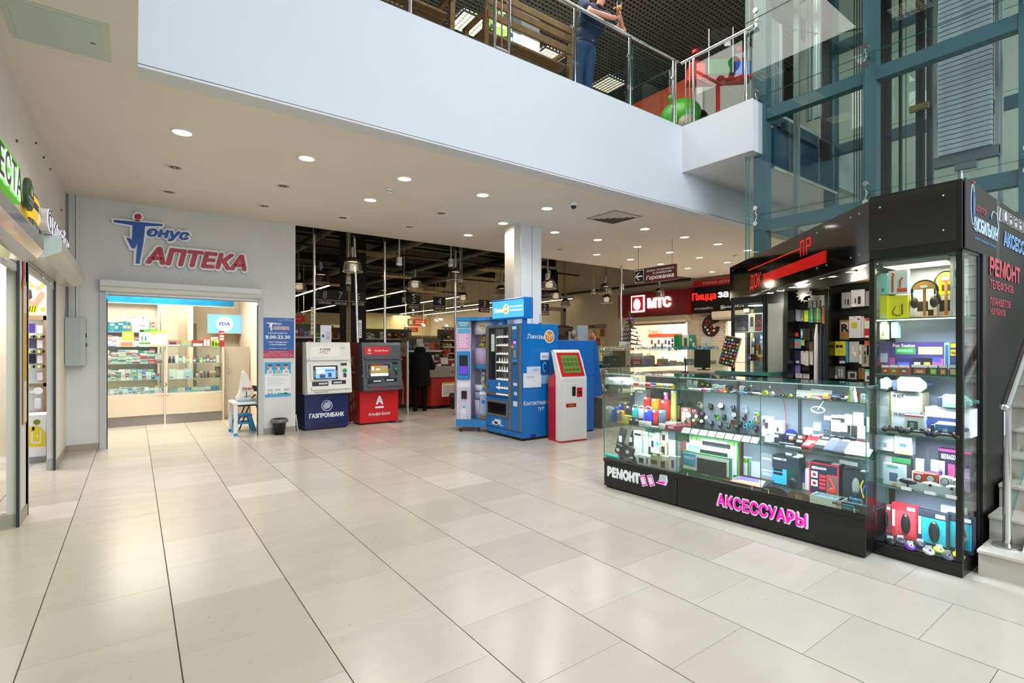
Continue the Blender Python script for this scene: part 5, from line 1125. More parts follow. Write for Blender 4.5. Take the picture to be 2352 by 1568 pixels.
t=T('cash_register','grey cash register screen on the checkout counter','cash register',(6.3,11.4,1.02));q=M();q.X=Matrix.Rotation(-.3,4,'X');q.box(-.11,.11,0,.03,.04,.22,mt('b5b5b2',.3),.01);q.obj('screen',t);M().box(-.05,.05,.02,.1,-.0,.06,mt('5a5a58')).obj('stand',t)
M().box(-.06,.06,-.05,.05,0,.05,mt('e9e6de',.4),.01).obj('receipt_roll',None,(6.05,11.3,1.02),label='crumpled white receipts on the grey counter top',cat='paper')
# price placard and gate with rail
t=T('price_placard','white price placard in a dark red frame above the magazine rack','placard',at(964,790,Y=12.4));M().box(-.11,.11,0,.012,-.16,.16,mt('7a1f1c',.4)).box(-.095,.095,-.003,0,-.145,.145,mt('dcd6cc',.4)).obj('frame',t);q=M();tx(q,'222',(0,-.005,0),XV,ZV,.1,.08,mt('3a3a3a'));q.obj('figures',t);M().box(-.005,.005,0,.01,-.45,-.16,STEEL).obj('stem',t)
t=T('security_gate','grey anti-theft gate post with red panel right of the red cash machine','gate',(0,0,0))
a=at(936,950,Z=0);b=at(919,940,Z=0)
M().cyl((a.x,a.y,0),(a.x,a.y,1.62),.028,mt('b9b5aa',.35,.5),n=14).obj('post',t);M().box(a.x-.01,a.x+.01,a.y+.03,a.y+1.1,.35,1.6,mt('7a1714',.35)).obj('red_panel',t);M().box(a.x-.012,a.x+.012,a.y+.03,a.y+1.1,1.28,1.6,mt('b8a8a0',.4)).box(a.x-.006,a.x+.006,a.y+.03,a.y+1.1,.03,.35,PLAST).obj('label_panel',t)
q=M();tx(q,'Горожанка',(a.x-.014,a.y+.55,1.42),(0,-1,0),ZV,.8,.1,mt('7a1714',.5),shear=.15);q.obj('lettering',t)
M().tube([(a.x-.03,a.y+.2,.2),(a.x-.03,a.y+.15,.6),(a.x-.03,a.y+.4,.95),(a.x-.03,a.y+.5,.9)],.012,mt('c08a78',.5)).obj('pink_print',t)
# entrance portal right of the pillar
t=T('entrance_canopy','grey framed glass entrance portal right of the pillar','portal',(0,0,0));a=at(1250,796,Y=14.8);b=at(1300,796,Y=14.8)
z1=at(1300,712,Y=14.8).z
M().box(b.x-.15,b.x,14.8,14.95,0,z1+.05,mt('7a776e',.4)).box(a.x-.6,b.x,14.8,14.95,z1-.05,z1+.1,mt('9a968a',.4)).obj('frame',t);M().box(a.x-.5,a.x+.9,14.1,14.7,1.9,2.25,mt('4d4a48',.5),.05).obj('hood',t);M().box(b.x-1.1,b.x-.2,14.4,14.45,.8,2.3,mt('5b5656',.5)).obj('side_panel',t)
M().box(-.15,.15,-.02,.02,-.5,.3,mt('a8a69c',.4)).obj('turnstile_panel',None,at(1312,780,Y=14),label='narrow grey panel right of the entrance portal',cat='panel')
# == people
SKIN=mt('c98f70',.5);
def person(label,loc,rz):return T('person',label,'person',loc,rz)
BK=mt('08080a',.85,spec=.2);BKJ=mt('050506',.8,spec=.2)
t=person('person in a long black coat and grey hat standing at the checkout',(5.38,10.95,0),-.45)
b=M()
b.sph((0,.04,1.47),.085,SKIN,ry=.1,rz=.115);b.cyl((0,.02,1.25),(0,.04,1.45),.055,SKIN)
b.sph((0,.0,1.15),.18,SKIN,ry=.11,rz=.2);b.sph((0,0,.85),.16,SKIN,ry=.12,rz=.15)
for s in(-1,1):
 limb(b,[(s*.09,0,.85),(s*.1,.03,.47),(s*.1,0,.08)],[.08,.055,.04],SKIN);limb(b,[(s*.1,0,.05),(s*.11,.13,.035)],[.04,.03],SKIN)
 limb(b,[(s*.2,0,1.28),(s*.27,.02,1.03),(s*.16,.22,1.0)],[.05,.04,.032],SKIN);hand(b,(s*.16,.22,1.0),(-s*.3,1,0),(0,0,1),1,SKIN)
solid(b,'body',t,.014)
c=M();c.sph((0,.0,1.2),.23,BK,ry=.17,rz=.22);c.lathe([(.0001,.58),(.25,.58),(.245,.75),(.22,.95),(.23,1.15),(.19,1.32),(.1,1.4),(.0001,1.42)],(0,0,0),BK,20,True,1,.72)
c.sph((0,-.02,1.4),.14,BK,ry=.12,rz=.12)
for s in(-1,1):limb(c,[(s*.19,0,1.28),(s*.29,.0,1.02),(s*.17,.19,1.0)],[.085,.075,.055],BK)
solid(c,'coat',t,.016)
l=M()
for s in(-1,1):limb(l,[(s*.1,0,.7),(s*.105,.02,.4),(s*.1,0,.1)],[.1,.078,.062],BKJ);limb(l,[(s*.1,-.02,.05),(s*.12,.12,.04)],[.05,.04],BKJ);l.box(s*.11-.05,s*.11+.05,-.07,.17,0,.02,BKJ)
solid(l,'trousers_and_boots',t,.012)
hm=M();hm.sph((0,.03,1.52),.105,mt('a8a6a4',.8,bump=.5,scale=60),ry=.12,rz=.10);solid(hm,'knit_hat',t,.01)
t=person('cashier in a red cap and red vest behind the checkout',(6.55,11.85,.0),.0)
# faces the viewer-left (-y, slightly -x)
b=M();b.sph((0,-.02,1.28),.082,SKIN,ry=.1,rz=.115);b.sph((0,-.065,1.245),.05,SKIN,rz=.05);b.cyl((0,.01,1.05),(0,0,1.25),.052,SKIN)
b.sph((-.018,-.125,1.265),.014,SKIN,rz=.025);b.sph((-.082,0,1.27),.015,SKIN,rz=.03);b.sph((.082,0,1.27),.015,SKIN,rz=.03)
b.sph((0,.02,.9),.17,SKIN,ry=.11,rz=.2);b.sph((0,.02,.62),.16,SKIN,ry=.12,rz=.15)
for s in(-1,1):
 limb(b,[(s*.19,.02,1.03),(s*.24,-.03,.83),(s*.12,-.24,.95)],[.05,.042,.032],SKIN);hand(b,(s*.12,-.24,.97),(-s*.3,-1,.1),(0,0,1),1,SKIN)
 limb(b,[(s*.09,0,.58),(s*.1,-.3,.52),(s*.1,-.32,.08)],[.08,.06,.04],SKIN)
bd=solid(b,'body',t,.012);
c=M();SHT=mt('6a3020',.7,noise=.5,scale=30);c.lathe([(.0001,.55),(.2,.55),(.19,.8),(.2,1.0),(.1,1.1),(.0001,1.12)],(0,.02,0),SHT,18,True,1,.75)
for s in(-1,1):limb(c,[(s*.18,.02,1.03),(s*.24,-.03,.83),(s*.13,-.21,.94)],[.07,.06,.045],SHT)
solid(c,'patterned_blouse',t,.014)
v=M();VR=mt('c41a22',.6)
for s in(-1,1):limb(v,[(s*.17,.02,1.08),(s*.16,-.06,.95),(s*.14,-.1,.7)],[.06,.07,.08],VR)
v.sph((0,.08,.9),.2,VR,ry=.1,rz=.2);solid(v,'red_vest',t,.013)
M().box(.08,.22,-.2,-.17,.76,1.06,mt('e3e1dc',.6),.02).obj('white_apron',t)
cp=M();cp.lathe([(.0001,.11),(.06,.1),(.095,.06),(.1,.02),(.0001,.02)],(0,.0,1.31),VR,18,True,1,1.12);cp.prism([(-.08,-.08),(-.05,-.17),(.05,-.17),(.08,-.08)],1.33,1.345,VR,'z');cp.obj('cap',t)
hr=M();hr.sph((0,.03,1.29),.092,mt('2a1a14',.8),ry=.09,rz=.1);solid(hr,'hair',t,.01)
g=M()
for s in(-.035,.035):g.lathe([(.028,0),(.032,0),(.032,.003),(.028,.003)],(0,0,0),BLACK,12);
g=M().tube([(-.068,-.09,1.285),(-.06,-.12,1.27),(-.03,-.13,1.265),(0,-.125,1.285),(.03,-.13,1.265),(.06,-.12,1.27),(.068,-.09,1.285)],.004,BLACK,5);g.obj('glasses',t)
M().sph((-.03,-.105,1.285),.009,BLACK).obj('eye',t);M().sph((.03,-.105,1.285),.009,BLACK).obj('eye',t);M().box(-.022,.022,-.118,-.108,1.222,1.229,mt('8a3a34',.5),.002).obj('mouth',t)
# == RIGHT WALL SHOPS (plane x = RX, read from -x side)
YNV=Vector((0,-1,0))
def rw(px,py):p=at(px,py,X=RX);return p.y,p.z
def z3(zx,zy):return rw(1350+zx/3.36,500+zy/3.36)
# red phone-shop fascia
t=T('shop_fascia','dark red shop fascia with white lettering and an egg logo','sign',(RX,11.2,2.95))
M().box(-.16,0,-1.45,1.55,-.41,.41,mt('8c0d12',.35)).obj('panel',t)
q=M();EW2=mt('fff6f4',.4,emit=1.5)
def Ly(zx):return z3(zx,660)[0]-11.2
q.box(-.2,-.16,Ly(466),Ly(360),-.25,.34,EW2,.03).box(-.215,-.2,Ly(456),Ly(370),-.19,.29,mt('e01010',.4,emit=.5),.01);yc=(Ly(411))
q.lathe([(.0001,0),(.001,0)],(0,0,0),EW2,6)
eg=[(yc+.155*math.cos(a*PI/14)*(1-.12*math.sin(a*PI/14)),.03+.2*math.sin(a*PI/14))for a in range(28)];q.prism(eg,-.225,-.215,EW2,'x');q.obj('egg_logo',t)
q=M();tx(q,'МТС',(-.2,Ly(578),.035),YNV,ZV,Ly(487)-Ly(665),.36,EW2,bold=.055,ex=.02);q.obj('lettering',t)
# pizza fascia
t=T('shop_fascia','black pizza shop fascia with red and white lettering','sign',(RX,8.2,3.0))
M().box(-.16,0,-2.5,1.45,-.46,.36,mt('050505',.35)).obj('panel',t);M().box(-.17,-.0,-2.5,1.45,.36,.56,mt('b01c1c',.4)).obj('red_strip',t)
def Lp(zx):return z3(zx,600)[0]-8.2
q=M();tx(q,'Пицца',(-.175,(Lp(832)+Lp(1015))/2,.04),YNV,ZV,Lp(832)-Lp(1015),.28,mt('ff2a20',.4,emit=1.2),bold=.02,ex=.01)
wz=Lp(1030)-.95;tx(q,'за 15 минут',(-.175,wz,.05),YNV,ZV,1.9,.26,EW2,bold=.02,ex=.01)
tx(q,'ИДЕШЬ ДОМОЙ - ВОЗЬМИ ПИЦЦУ',(-.18,Lp(915)-1.15,.46),YNV,ZV,2.3,.1,mt('f0d8d0',.5));tx(q,'www.pizza54.ru',(-.17,(Lp(847)+Lp(988))/2,-.32),YNV,ZV,Lp(847)-Lp(988),.09,WHITE)
tx(q,'pizza54.ru',(-.17,Lp(1080)-.3,-.32),YNV,ZV,.6,.09,WHITE);q.obj('lettering',t)
q=M().tube([(-.17,Lp(1052),-.37),(-.17,Lp(1052),-.27),(-.17,Lp(1074),-.27),(-.17,Lp(1074),-.37),(-.17,Lp(1052),-.37)],.008,WHITE,4);q.cyl((-.17,Lp(1063),-.32),(-.165,Lp(1063),-.32),.025,WHITE,n=10).obj('camera_icon',t)
# shutter housings
for(y0,y1,z0,z1,n)in((9.85,12.4,2.3,2.52,'phone shop'),(4.7,8.95,2.32,2.56,'pizza shop')):
 t=T('shutter_box','cream shutter housing over the %s doorway'%n,'shutter box',(RX,(y0+y1)/2,z0));h=(y1-y0)/2
 M().prism([(0,0),(-.2,0),(-.26,.06),(-.26,z1-z0),(0,z1-z0)],-h,h,mt('c9bda4',.45),'y').obj('housing',t)
 M().box(-.1,-.06,-h+.15,h-.15,-.06,0,mt('8a8272',.5)).obj('bottom_bar',t)
# phone shop interior (bright)
EMI=mt('fff2e4',.5)
M().box(RX+.25,18,8.9,9.0,0,3,EMI).box(RX+.25,18,14.5,14.6,0,3,EMI).box(17.4,17.5,9,14.6,0,3,mt('fff0e2',.5)).box(RX+.25,17.5,9,14.5,2.9,3,EMI).obj('wall_phone_shop',kind='structure')
lamp('phone_shop_lamp','AREA',(15.9,11.5,2.85),260,(1,.88,.76),2.2)
X2=17.38
def p2(zx,zy):p=at(1380+zx/6.918,700+zy/6.918,X=X2);return p.y,p.z
t=T('phone_wall_display','wall of phones with a red wavy header inside the phone shop','display',(X2,0,0))
a=p2(810,520);b=p2(1300,700);M().box(-.02,0,b[0],a[0],.6,a[1]+.05,mt('f4e4d8',.5)).obj('board',t)
a=p2(770,470);b=p2(1300,495);M().box(-.06,-.02,b[0],a[0],b[1]-.03,a[1]+.01,mt('c8361c',.4)).obj('red_header',t)
q=M();a=p2(760,430);b=p2(990,430);tx(q,'ПЛАНШЕТЫ',(-.03,(a[0]+b[0])/2,a[1]),YNV,ZV,a[0]-b[0],.17,mt('b85a2a',.5));q.obj('lettering',t)
for j,zy in enumerate((560,600,640,690)):
 for i in range(9):
  zx=820+55*i
  y_,z_=p2(zx,zy if i>4 else 590+50*(j%2));c=('c84a3a','5a5452','6a6a72','8fb0c8','3a6ac8','a8b8c8','6a5a52','c8c0c0')[(i*3+j)%8]
  if i<=4 and j>1:continue
  M().box(-.05,-.03,-.05,.05,-.1,.09,mt(c,.3),.006).box(-.053,-.05,-.042,.042,-.08,.075,mt('d9dde2' if(i+j)%2 else '3a3a44',.2)).obj('phone',None,(X2,y_,z_),label='display phone, %s column from left, %s row, phone shop'%(NUM[i],NUM[j]),cat='phone',group='phones on the shop wall display')
# pizza shop interior: white brick
WB=mt('e8e2d4',.6,noise=.05,scale=6)
M().box(RX+.25,17,4.6,4.7,0,3,WB).box(16.3,16.4,4.6,9,0,3,mt('b5ad9c',.8)).box(RX+.25,16.4,4.6,9,2.9,3,WB).obj('wall_pizza_shop',kind='structure')
lamp('pizza_shop_lamp','AREA',(15.3,7.2,2.8),90,(1,.92,.82),1.8)
br=M().box(-.012,0,.004,.246,.004,.072,WB).mesh('brick')
bp=M().box(16.292,16.3,6.2,8.8,.6,2.5,mt('a8a08e',.8)).obj('wall_brick_panel',kind='structure')
k=0
for r_ in range(24):
 for c_ in range(10):
  y_=6.2+.25*c_+(.125 if r_%2 else 0)
  ob('brick',br,bp,(16.292,y_,.62+.076*r_))
bp2=M().box(RX-.008,RX,8.66,9.5,.9,2.5,mt('a8a08e',.8)).obj('wall_brick_pier',kind='structure');br2=M().box(-.012,0,.003,.2,.004,.072,mt('cfc4ae',.6)).mesh('brick')
for r_ in range(20):
 for c_ in range(4):ob('brick',br2,bp2,(RX-.008,8.67+.2*c_+(.03 if r_%2 else 0),.92+.076*r_))
# pizza pictures
def pic(zx0,zy0,zx1,zy1,X,label,disc='c98a4a',bgc='3a3a3e'):
 def pp(a,b):p=at(1380+a/6.918,700+b/6.918,X=X);return p.y,p.z
 a=pp(zx0,zy1);b=pp(zx1,zy0);y_,z_=(a[0]+b[0])/2,(a[1]+b[1])/2;w_,h_=abs(a[0]-b[0])/2,abs(b[1]-a[1])/2
 t=T('pizza_picture',label,'picture',(X,y_,z_));M().box(-.02,0,-w_,w_,-h_,h_,mt(bgc,.4)).obj('frame',t)
 q=M().cyl((-.024,0,0),(-.02,0,0),min(w_,h_)*.75,mt(disc,.6),n=20)
 for k in range(9):a_=k*2.4;q.cyl((-.027,math.cos(a_)*w_*.12*math.sqrt(k),math.sin(a_)*w_*.12*math.sqrt(k)),(-.024,math.cos(a_)*w_*.12*math.sqrt(k),math.sin(a_)*w_*.12*math.sqrt(k)),w_*.12,mt(('b8321c','e8c87a','5a7a2a')[k%3],.5),n=8)
 q.obj('print',t)
pic(1858,288,1998,482,16.27,'tall framed pizza poster on the white brick wall');pic(1845,570,1942,660,16.27,'low pizza picture under the tall poster','d8b86a');pic(1995,540,2062,655,16.27,'pizza picture cut by the black kiosk','c8803a')
t=T('pizza_wall_clock','round dark pizza shaped sign with a slice pulled out','sign',(RX-.03,9.12,z3(865,838)[1]))
q=M().prism([(0,0)]+[(-.3*math.cos(a),.33*math.sin(a))for a in[(.75+k*(2*PI-.85)/26)for k in range(27)]][::1],-.02,0,mt('2a2220',.5),'x');q.obj('disc',t)
q=M().prism([(-.06,.06),(-.40,.16),(-.32,.36)],-.02,0,mt('3a1a14',.5),'x');q.obj('slice',t)
q=M()
for k,(a,b)in enumerate(((.12,.05),(.1,-.12),(-.05,-.15),(-.13,-.03),(.03,.14),(.18,-.03),(0,-.04),(-.12,-.14),(.14,.16),(.05,-.22))):q.cyl((-.024,a,b),(-.02,a,b),.035,mt('e8dcd0' if k%2 else 'b01c1c',.5),n=8)
q.obj('toppings',t)
# poster board on the cream wall
t=T('notice_board','notice board of yellow and red leaflets on the cream wall','notice board',(RX-.01,0,0))
a=at(1352,800,X=RX);b=at(1394,745,X=RX)
M().box(-.01,0,b.y,a.y,a.z,b.z,mt('c9b48e',.5)).box(-.015,-.01,b.y,a.y,b.z-.12,b.z,mt('4a3a30',.5)).obj('board',t)
q=M();tx(q,'Горожанка',(-.02,(a.y+b.y)/2-.2,b.z-.06),YNV,ZV,.6,.08,mt('e8d8b8',.5));q.obj('heading',t)
for i in range(4):
 for j in range(2):
  y_=b.y+.1+(a.y-b.y)*.235*i;M().box(-.018,-.012,y_,y_+.22,a.z+.08+.38*j,a.z+.38+.38*j,mt(('d8c8a0','9a4a3a','d8b83a','b89a80')[(i+j)%4],.5)).obj('leaflet',t)
# hanging welcome sign
t=T('hanging_sign','dark red hanging welcome sign with a white arrow','sign',(0,0,0))
Xs=8.6
def hs(zx,zy):p=at(1350+zx/3.36,500+zy/3.36,X=Xs);return Vector((Xs,p.y,p.z))
a=hs(362,515);b=hs(685,357);zlo=hs(362,515).z;zhi=hs(362,403).z
yl,yr=a.y,b.y
M().box(Xs-.02,Xs+.02,yr,yl,zlo,zhi,mt('4f0d10',.4)).obj('panel',t);ym=hs(445,400).y
M().box(Xs-.024,Xs-.02,ym,yl-.02,zlo+.02,zhi-.02,mt('17100e',.4)).obj('arrow_panel',t)
q=M();ya=(ym+yl)/2;zc=(zlo+zhi)/2;w_=(yl-ym)/2
q.tube([(Xs-.03,yl-.03,zlo+.03),(Xs-.03,ym+.02,zlo+.03),(Xs-.03,ym+.02,zhi-.03),(Xs-.03,yl-.03,zhi-.03),(Xs-.03,yl-.03,zlo+.03)],.005,WHITE,4)
q.box(Xs-.032,Xs-.026,ya-w_*.6,ya+w_*.5,zc-.012,zc+.012,WHITE);q.tube([(Xs-.029,ya,zc+.08),(Xs-.029,ya+w_*.6,zc),(Xs-.029,ya,zc-.08)],.012,WHITE,4)
cy_=(yr+ym)/2;W_=ym-yr
tx(q,'Добро пожаловать',(Xs-.026,cy_,zhi-.07),YNV,ZV,W_*.9,.055,WHITE,shear=.2);tx(q,'в универсам',(Xs-.026,cy_-.06,zhi-.135),YNV,ZV,W_*.6,.05,WHITE,shear=.2);tx(q,'Горожанка',(Xs-.026,cy_,zlo+.09),YNV,ZV,W_*.9,.11,WHITE,bold=.02,shear=.2);q.obj('lettering',t)
q=M()
for y_ in(yr+.1,yl-.1):q.cyl((Xs,y_,zhi),(Xs,y_,CZ),.004,DK2,n=5)
q.obj('wire',t)
# == GLASS ISLAND OF BAGS AND GIFTS
IY=6.6
def iz(zx,zy):p=at(1380+zx/6.918,700+zy/6.918,Y=IY);return p.x,p.z
x0=iz(20,700)[0];x1=iz(2080,700)[0];zt=iz(1000,712)[1];zm=iz(600,985)[1]
t=T('glass_island','long glass shelving island of bags and gifts in the background','display counter',((x0+x1)/2,IY,0));h=(x1-x0)/2
M().box(-h,h,0,.5,0,.55,mt('8b867a',.5)).obj('base',t)
for z in(zt,zm,.56,.82):M().box(-h,h,0,.5,z-.008,z,GLASS,em=mt('a8c4a8',.2),ax='z').obj('glass_shelf',t)
for k in range(6):
 x=-h+2*h*k/5;M().box(x-.003,x+.003,0,.5,.56,zt,GLASSG,em=EDGE,ax='x').obj('glass_divider',t)
for k in range(5):M().box(-h+2*h*k/5+.01,-h+2*h*(k+1)/5-.01,0,.006,.56,zt-.01,GLASS).obj('glass_front',t)
def tinsel(name,label,xa,xb,z,col,seed,n=900):
 q=M();rr=random.Random(seed);mm=mt(col,.25,.6)
 for k in range(n):
  x=rr.uniform(xa,xb);a=rr.uniform(0,2*PI);l=rr.uniform(.03,.055);c=Vector((x,IY+.1,z+.035));d=Vector((rr.uniform(-.5,.5),math.cos(a),math.sin(a)))*l;e=Vector((.004,0,.002));q.add([c-e,c+e,c+d+e,c+d-e],[[0,1,2,3]],mm)
 q.tube([(xa,IY+.1,z+.03),(xb,IY+.1,z+.03)],.006,mm,5);o=q.obj(name,None,label=label,cat='tinsel')
tinsel('tinsel_garland','teal tinsel garland along the island top',iz(620,700)[0],iz(1940,700)[0],zt,'1f7f94',3)
tinsel('tinsel_garland','silver tinsel garland at the left end of the island top',iz(40,700)[0],iz(560,700)[0],zt,'b9b49a',4,500)
# christmas tree
p=iz(625,705);t=T('artificial_tree','small dark green artificial tree with purple baubles and tinsel','tree',(p[0],IY+.25,zt))
zt2=at(1460,722,Y=IY+.25).z;H=zt2-zt
M().cyl((0,0,0),(0,0,H),.012,mt('3a2a20'),n=8).cyl((0,0,0),(0,0,.04),.08,mt('8a1a20',.5),n=10).obj('trunk',t)
q=M();rr=random.Random(5);NG=mt('24402a',.6)
for lv in range(7):
 z=.12+H*.115*lv;r=.24*(1-lv/8.5)
 for k in range(16):
  a=rr.uniform(0,2*PI)if lv else k*.4;tip=Vector((math.cos(a)*r,math.sin(a)*r,z-.03));q.tube([(0,0,z+.02),tip],.004,NG,4)
  for s in range(30):
   c=Vector((0,0,z+.02)).lerp(tip,.15+s/34);d=Vector((rr.uniform(-1,1),rr.uniform(-1,1),rr.uniform(-.6,.8)))*.045;q.add([c,c+Vector((.008,0,.003)),c+d],[[0,1,2]],NG)
q.obj('needles',t,kind='stuff')
for k in range(14):
 a=k*2.4;z=.14+H*.8*k/14;r=.2*(1-k/16);M().sph((math.cos(a)*r,math.sin(a)*r,z),.018,mt(('a02ab0','7a1f9a')[k%2],.2),n=8,k=6).obj('bauble',t)
M().sph((0,0,H-.1),.05,mt('b02ac8',.3),rz=.03,n=8).tube([(0,0,H-.05),(-.04,0,H+.05)],.012,mt('2a7a3a',.4),5).obj('bow',t)
# things standing on and in the island
def isl(name,label,cat,zx0,zy0,zx1,zy1,col,build=None,dy=.2,r=.5,d=.12,prints=()):
 a=iz(zx0,zy1);b=iz(zx1,zy0);w_=b[0]-a[0];h_=b[1]-a[1]
 base=zt if zy1<715 else(zm if zy1<1000 else .821)
 h_=b[1]-base;x_=(a[0]+b[0])/2
 if build:return build(name,label,cat,x_,IY+dy,base+.001,w_,h_,col,d)
 return pack(name,label,cat,(x_,IY+dy,base+.001),w_,d,max(h_,.02),col,prints)
isl('gift_bag','green gift bag side with a white face, on the island top','gift bag',1328,475,1385,690,'17803c')
isl('gift_bag','white gift bag with a brown bear in a green ring','gift bag',1385,475,1485,665,'e6e4dc',prints=((.2,.2,.8,.8,'3f7a3a'),(.33,.3,.67,.7,'6a3f2a')))
isl('gift_bag','teal gift bag with a white snowman print','gift bag',1487,475,1605,670,'1f8068',prints=((.15,.6,.4,.75,'e0e8e0'),(.5,.2,.75,.45,'e0e8e0'),(.2,.15,.4,.35,'16302a'),(.6,.5,.85,.6,'16302a')))
isl('craft_bag','brown paper side of the white carrier bag','bag',1615,515,1675,665,'c9a47a')
isl('carrier_bag','plain light grey carrier bag with a round emblem on the island','bag',1677,508,1842,665,'c2c0be',prints=((.42,.3,.58,.5,'8a8486'),))
t=isl('info_card','small white framed card beside the small tree','card',425,585,590,700,'d9d6d0',prints=((.1,.45,.7,.52,'5a4a44'),(.1,.3,.8,.36,'5a4a44')),d=.02)
def handbag(name,label,cat,x_,y_,z_,w_,h_,col,d):
 t=T(name,label,cat,(x_,y_,z_));mm=mt(col,.55,noise=.05)
 q=M().prism([(-w_*.46,0),(w_*.46,0),(w_*.5,h_*.15),(w_*.42,h_*.78),(w_*.2,h_*.84),(-w_*.2,h_*.84),(-w_*.42,h_*.78),(-w_*.5,h_*.15)],-d/2,d/2,mm);q.obj('body',t)
 M().prism([(-w_*.44,h_*.42),(w_*.44,h_*.42),(w_*.42,h_*.79),(-w_*.42,h_*.79)],-d/2-.008,-d/2,mm).obj('flap',t)
 M().tube([(-w_*.15,0,h_*.83),(-w_*.12,0,h_*.97),(w_*.12,0,h_*.97),(w_*.15,0,h_*.83)],.008,mm,6).box(-.012,.012,-d/2-.014,-d/2-.008,h_*.5,h_*.56,mt('c9b87a',.3,.8)).obj('handle',t)
isl('handbag','dark brown leather handbag in the glass island','handbag',190,765,420,975,'2e2622',handbag)
isl('handbag','lilac shoulder bag right of the sale sign','handbag',712,830,880,975,'8a6f96',handbag)
isl('handbag','pale grey backpack on the middle glass shelf','handbag',880,770,1015,950,'a8a598',handbag,.3)
isl('handbag','mustard brown small bag on the middle glass shelf','handbag',1050,835,1165,950,'8f6a2c',handbag)
isl('handbag','plum bag behind the sale sign','handbag',425,745,500,930,'6a4450',handbag,.32)
isl('paper_bag','dark red paper bag at the left of the glass island','bag',440,728,575,900,'7f3a2c',None,.35)
t=isl('sale_sign','red and grey twenty percent discount stand in the glass island','sign',510,770,712,970,'b9b4ac',None,.08,d=.02,prints=((.04,.0,.96,.75,'8f2018'),))
q=M();w_=iz(712,900)[0]-iz(510,900)[0];tx(q,'СКИДКА',(0,-.014,.165),XV,ZV,w_*.8,.055,mt('f4d8d0',.5));tx(q,'20%',(0,-.014,.08),XV,ZV,w_*.5,.055,mt('f4d8d0',.5));q.obj('lettering',t)
def wallet(name,label,cat,x_,y_,z_,w_,h_,col,d):M().box(-w_/2,w_/2,-.06,.06,0,max(h_,.03),mt(col,.4),.008).box(-.01,.01,-.062,-.06,.008,.02,mt('d9c88a',.3,.8)).obj(name,None,(x_,y_,z_),label=label,cat=cat)
for a in((630,955,795,985,'1a2a6a','navy wallet'),(950,958,1050,985,'a81a4a','crimson wallet'),(1055,960,1170,990,'1c2230','black wallet'),(525,955,600,975,'3a4030','dark green wallet'),(70,945,180,975,'1f3020','green glasses case')):
 isl('wallet',a[5]+' lying on the middle glass shelf','wallet',*a[:5],wallet,.12)
for i in range(12):
 zx=1640+40*i if i<4 else 1450+34*(i-4)
 if i<4:c='23406a'
 isl('key_holder','blue key holder pack, %s in the row on the glass shelf'%NUM[i],'key holder',zx,868-(i%3)*5,zx+28,965,('23508a','1f6a8a','2a3a6a')[i%3],None,.15,prints=((.2,.1,.8,.5,'8a98b0'),))
for i,(a,b,c,n)in enumerate(((1145,1215,'2a98b0','turquoise'),(1205,1245,'c8502a','orange'),(1250,1310,'8a9a3a','olive'),(1500,1590,'6a2a2a','dark red'),(1765,1800,'d8482a','orange red'),(1810,1870,'5a2a22','brown'))):
 isl('trinket_box','%s trinket box among the island gifts'%n,'box',a,905-(i%2)*20,b,960,c,None,.12)
def plant(name,label,cat,x_,y_,z_,w_,h_,col,d):
 t=T(name,label,cat,(x_,y_,z_));M().lathe([(.0001,0),(w_*.2,0),(w_*.25,h_*.35),(.0001,h_*.35)],(0,0,0),mt('8a8a84',.4),12).obj('pot',t)
 for k in range(9):a=k*.7;q=M().add([(-.006,0,h_*.33),(.006,0,h_*.33),(math.cos(a)*w_*.5,math.sin(a)*w_*.3,h_*(.75+.25*(k%3)/2))],[[0,1,2]],mt('4a5a48',.5));q.obj('leaf',t)
isl('spiky_plant','grey green spiky plant ornament in the glass island','plant',1345,830,1465,935,'',plant)
# rotating rack of hanging charms at the island's left end
t=T('charm_rack','wire rack of pale fur charms and keyrings left of the island','rack',(iz(170,700)[0],7.4,0))
M().cyl((0,0,0),(0,0,1.92),.02,STEEL,n=10).cyl((0,0,0),(0,0,.03),.2,mt('55524c'),n=16).box(-.12,.16,-.02,.02,1.45,1.92,mt('8f98a4',.4)).obj('frame',t)
for i in range(44):
 a=R.uniform(0,2*PI);r=R.uniform(.1,.32);z=R.uniform(.75,1.82);c=('b9b09a','8a8270','cfc8b8','4a443c','a85a4a','6a6a5a')[i%6]
 q=M().sph((0,0,0),.045,mt(c,.8,bump=.5,scale=50),rz=.07,n=8,k=6);q.cyl((0,0,.06),(0,0,.12),.004,STEEL,n=5);q.obj('hanging_charm',t,(math.cos(a)*r,math.sin(a)*r*.6-.05,z))
t=T('black_display_podium','black podium with yellow lettering and an orange dish behind the blue cash machine','podium',(0,0,0));a=at(1366,945,Y=7.6);b=at(1400,905,Y=7.6)
M().box(a.x-.6,a.x+.9,7.6,8.4,0,b.z,BLACK).obj('body',t);q=M();tx(q,'РЕКЛАМА',(a.x-.0,7.595,b.z-.13),XV,ZV,.75,.12,mt('d8b81a',.5));q.obj('lettering',t);M().lathe([(.0001,0),(.4,0),(.42,.18),(.3,.26),(.0001,.26)],(a.x+.1,8.0,b.z),mt('b4602a',.5),20).obj('orange_dish',t)
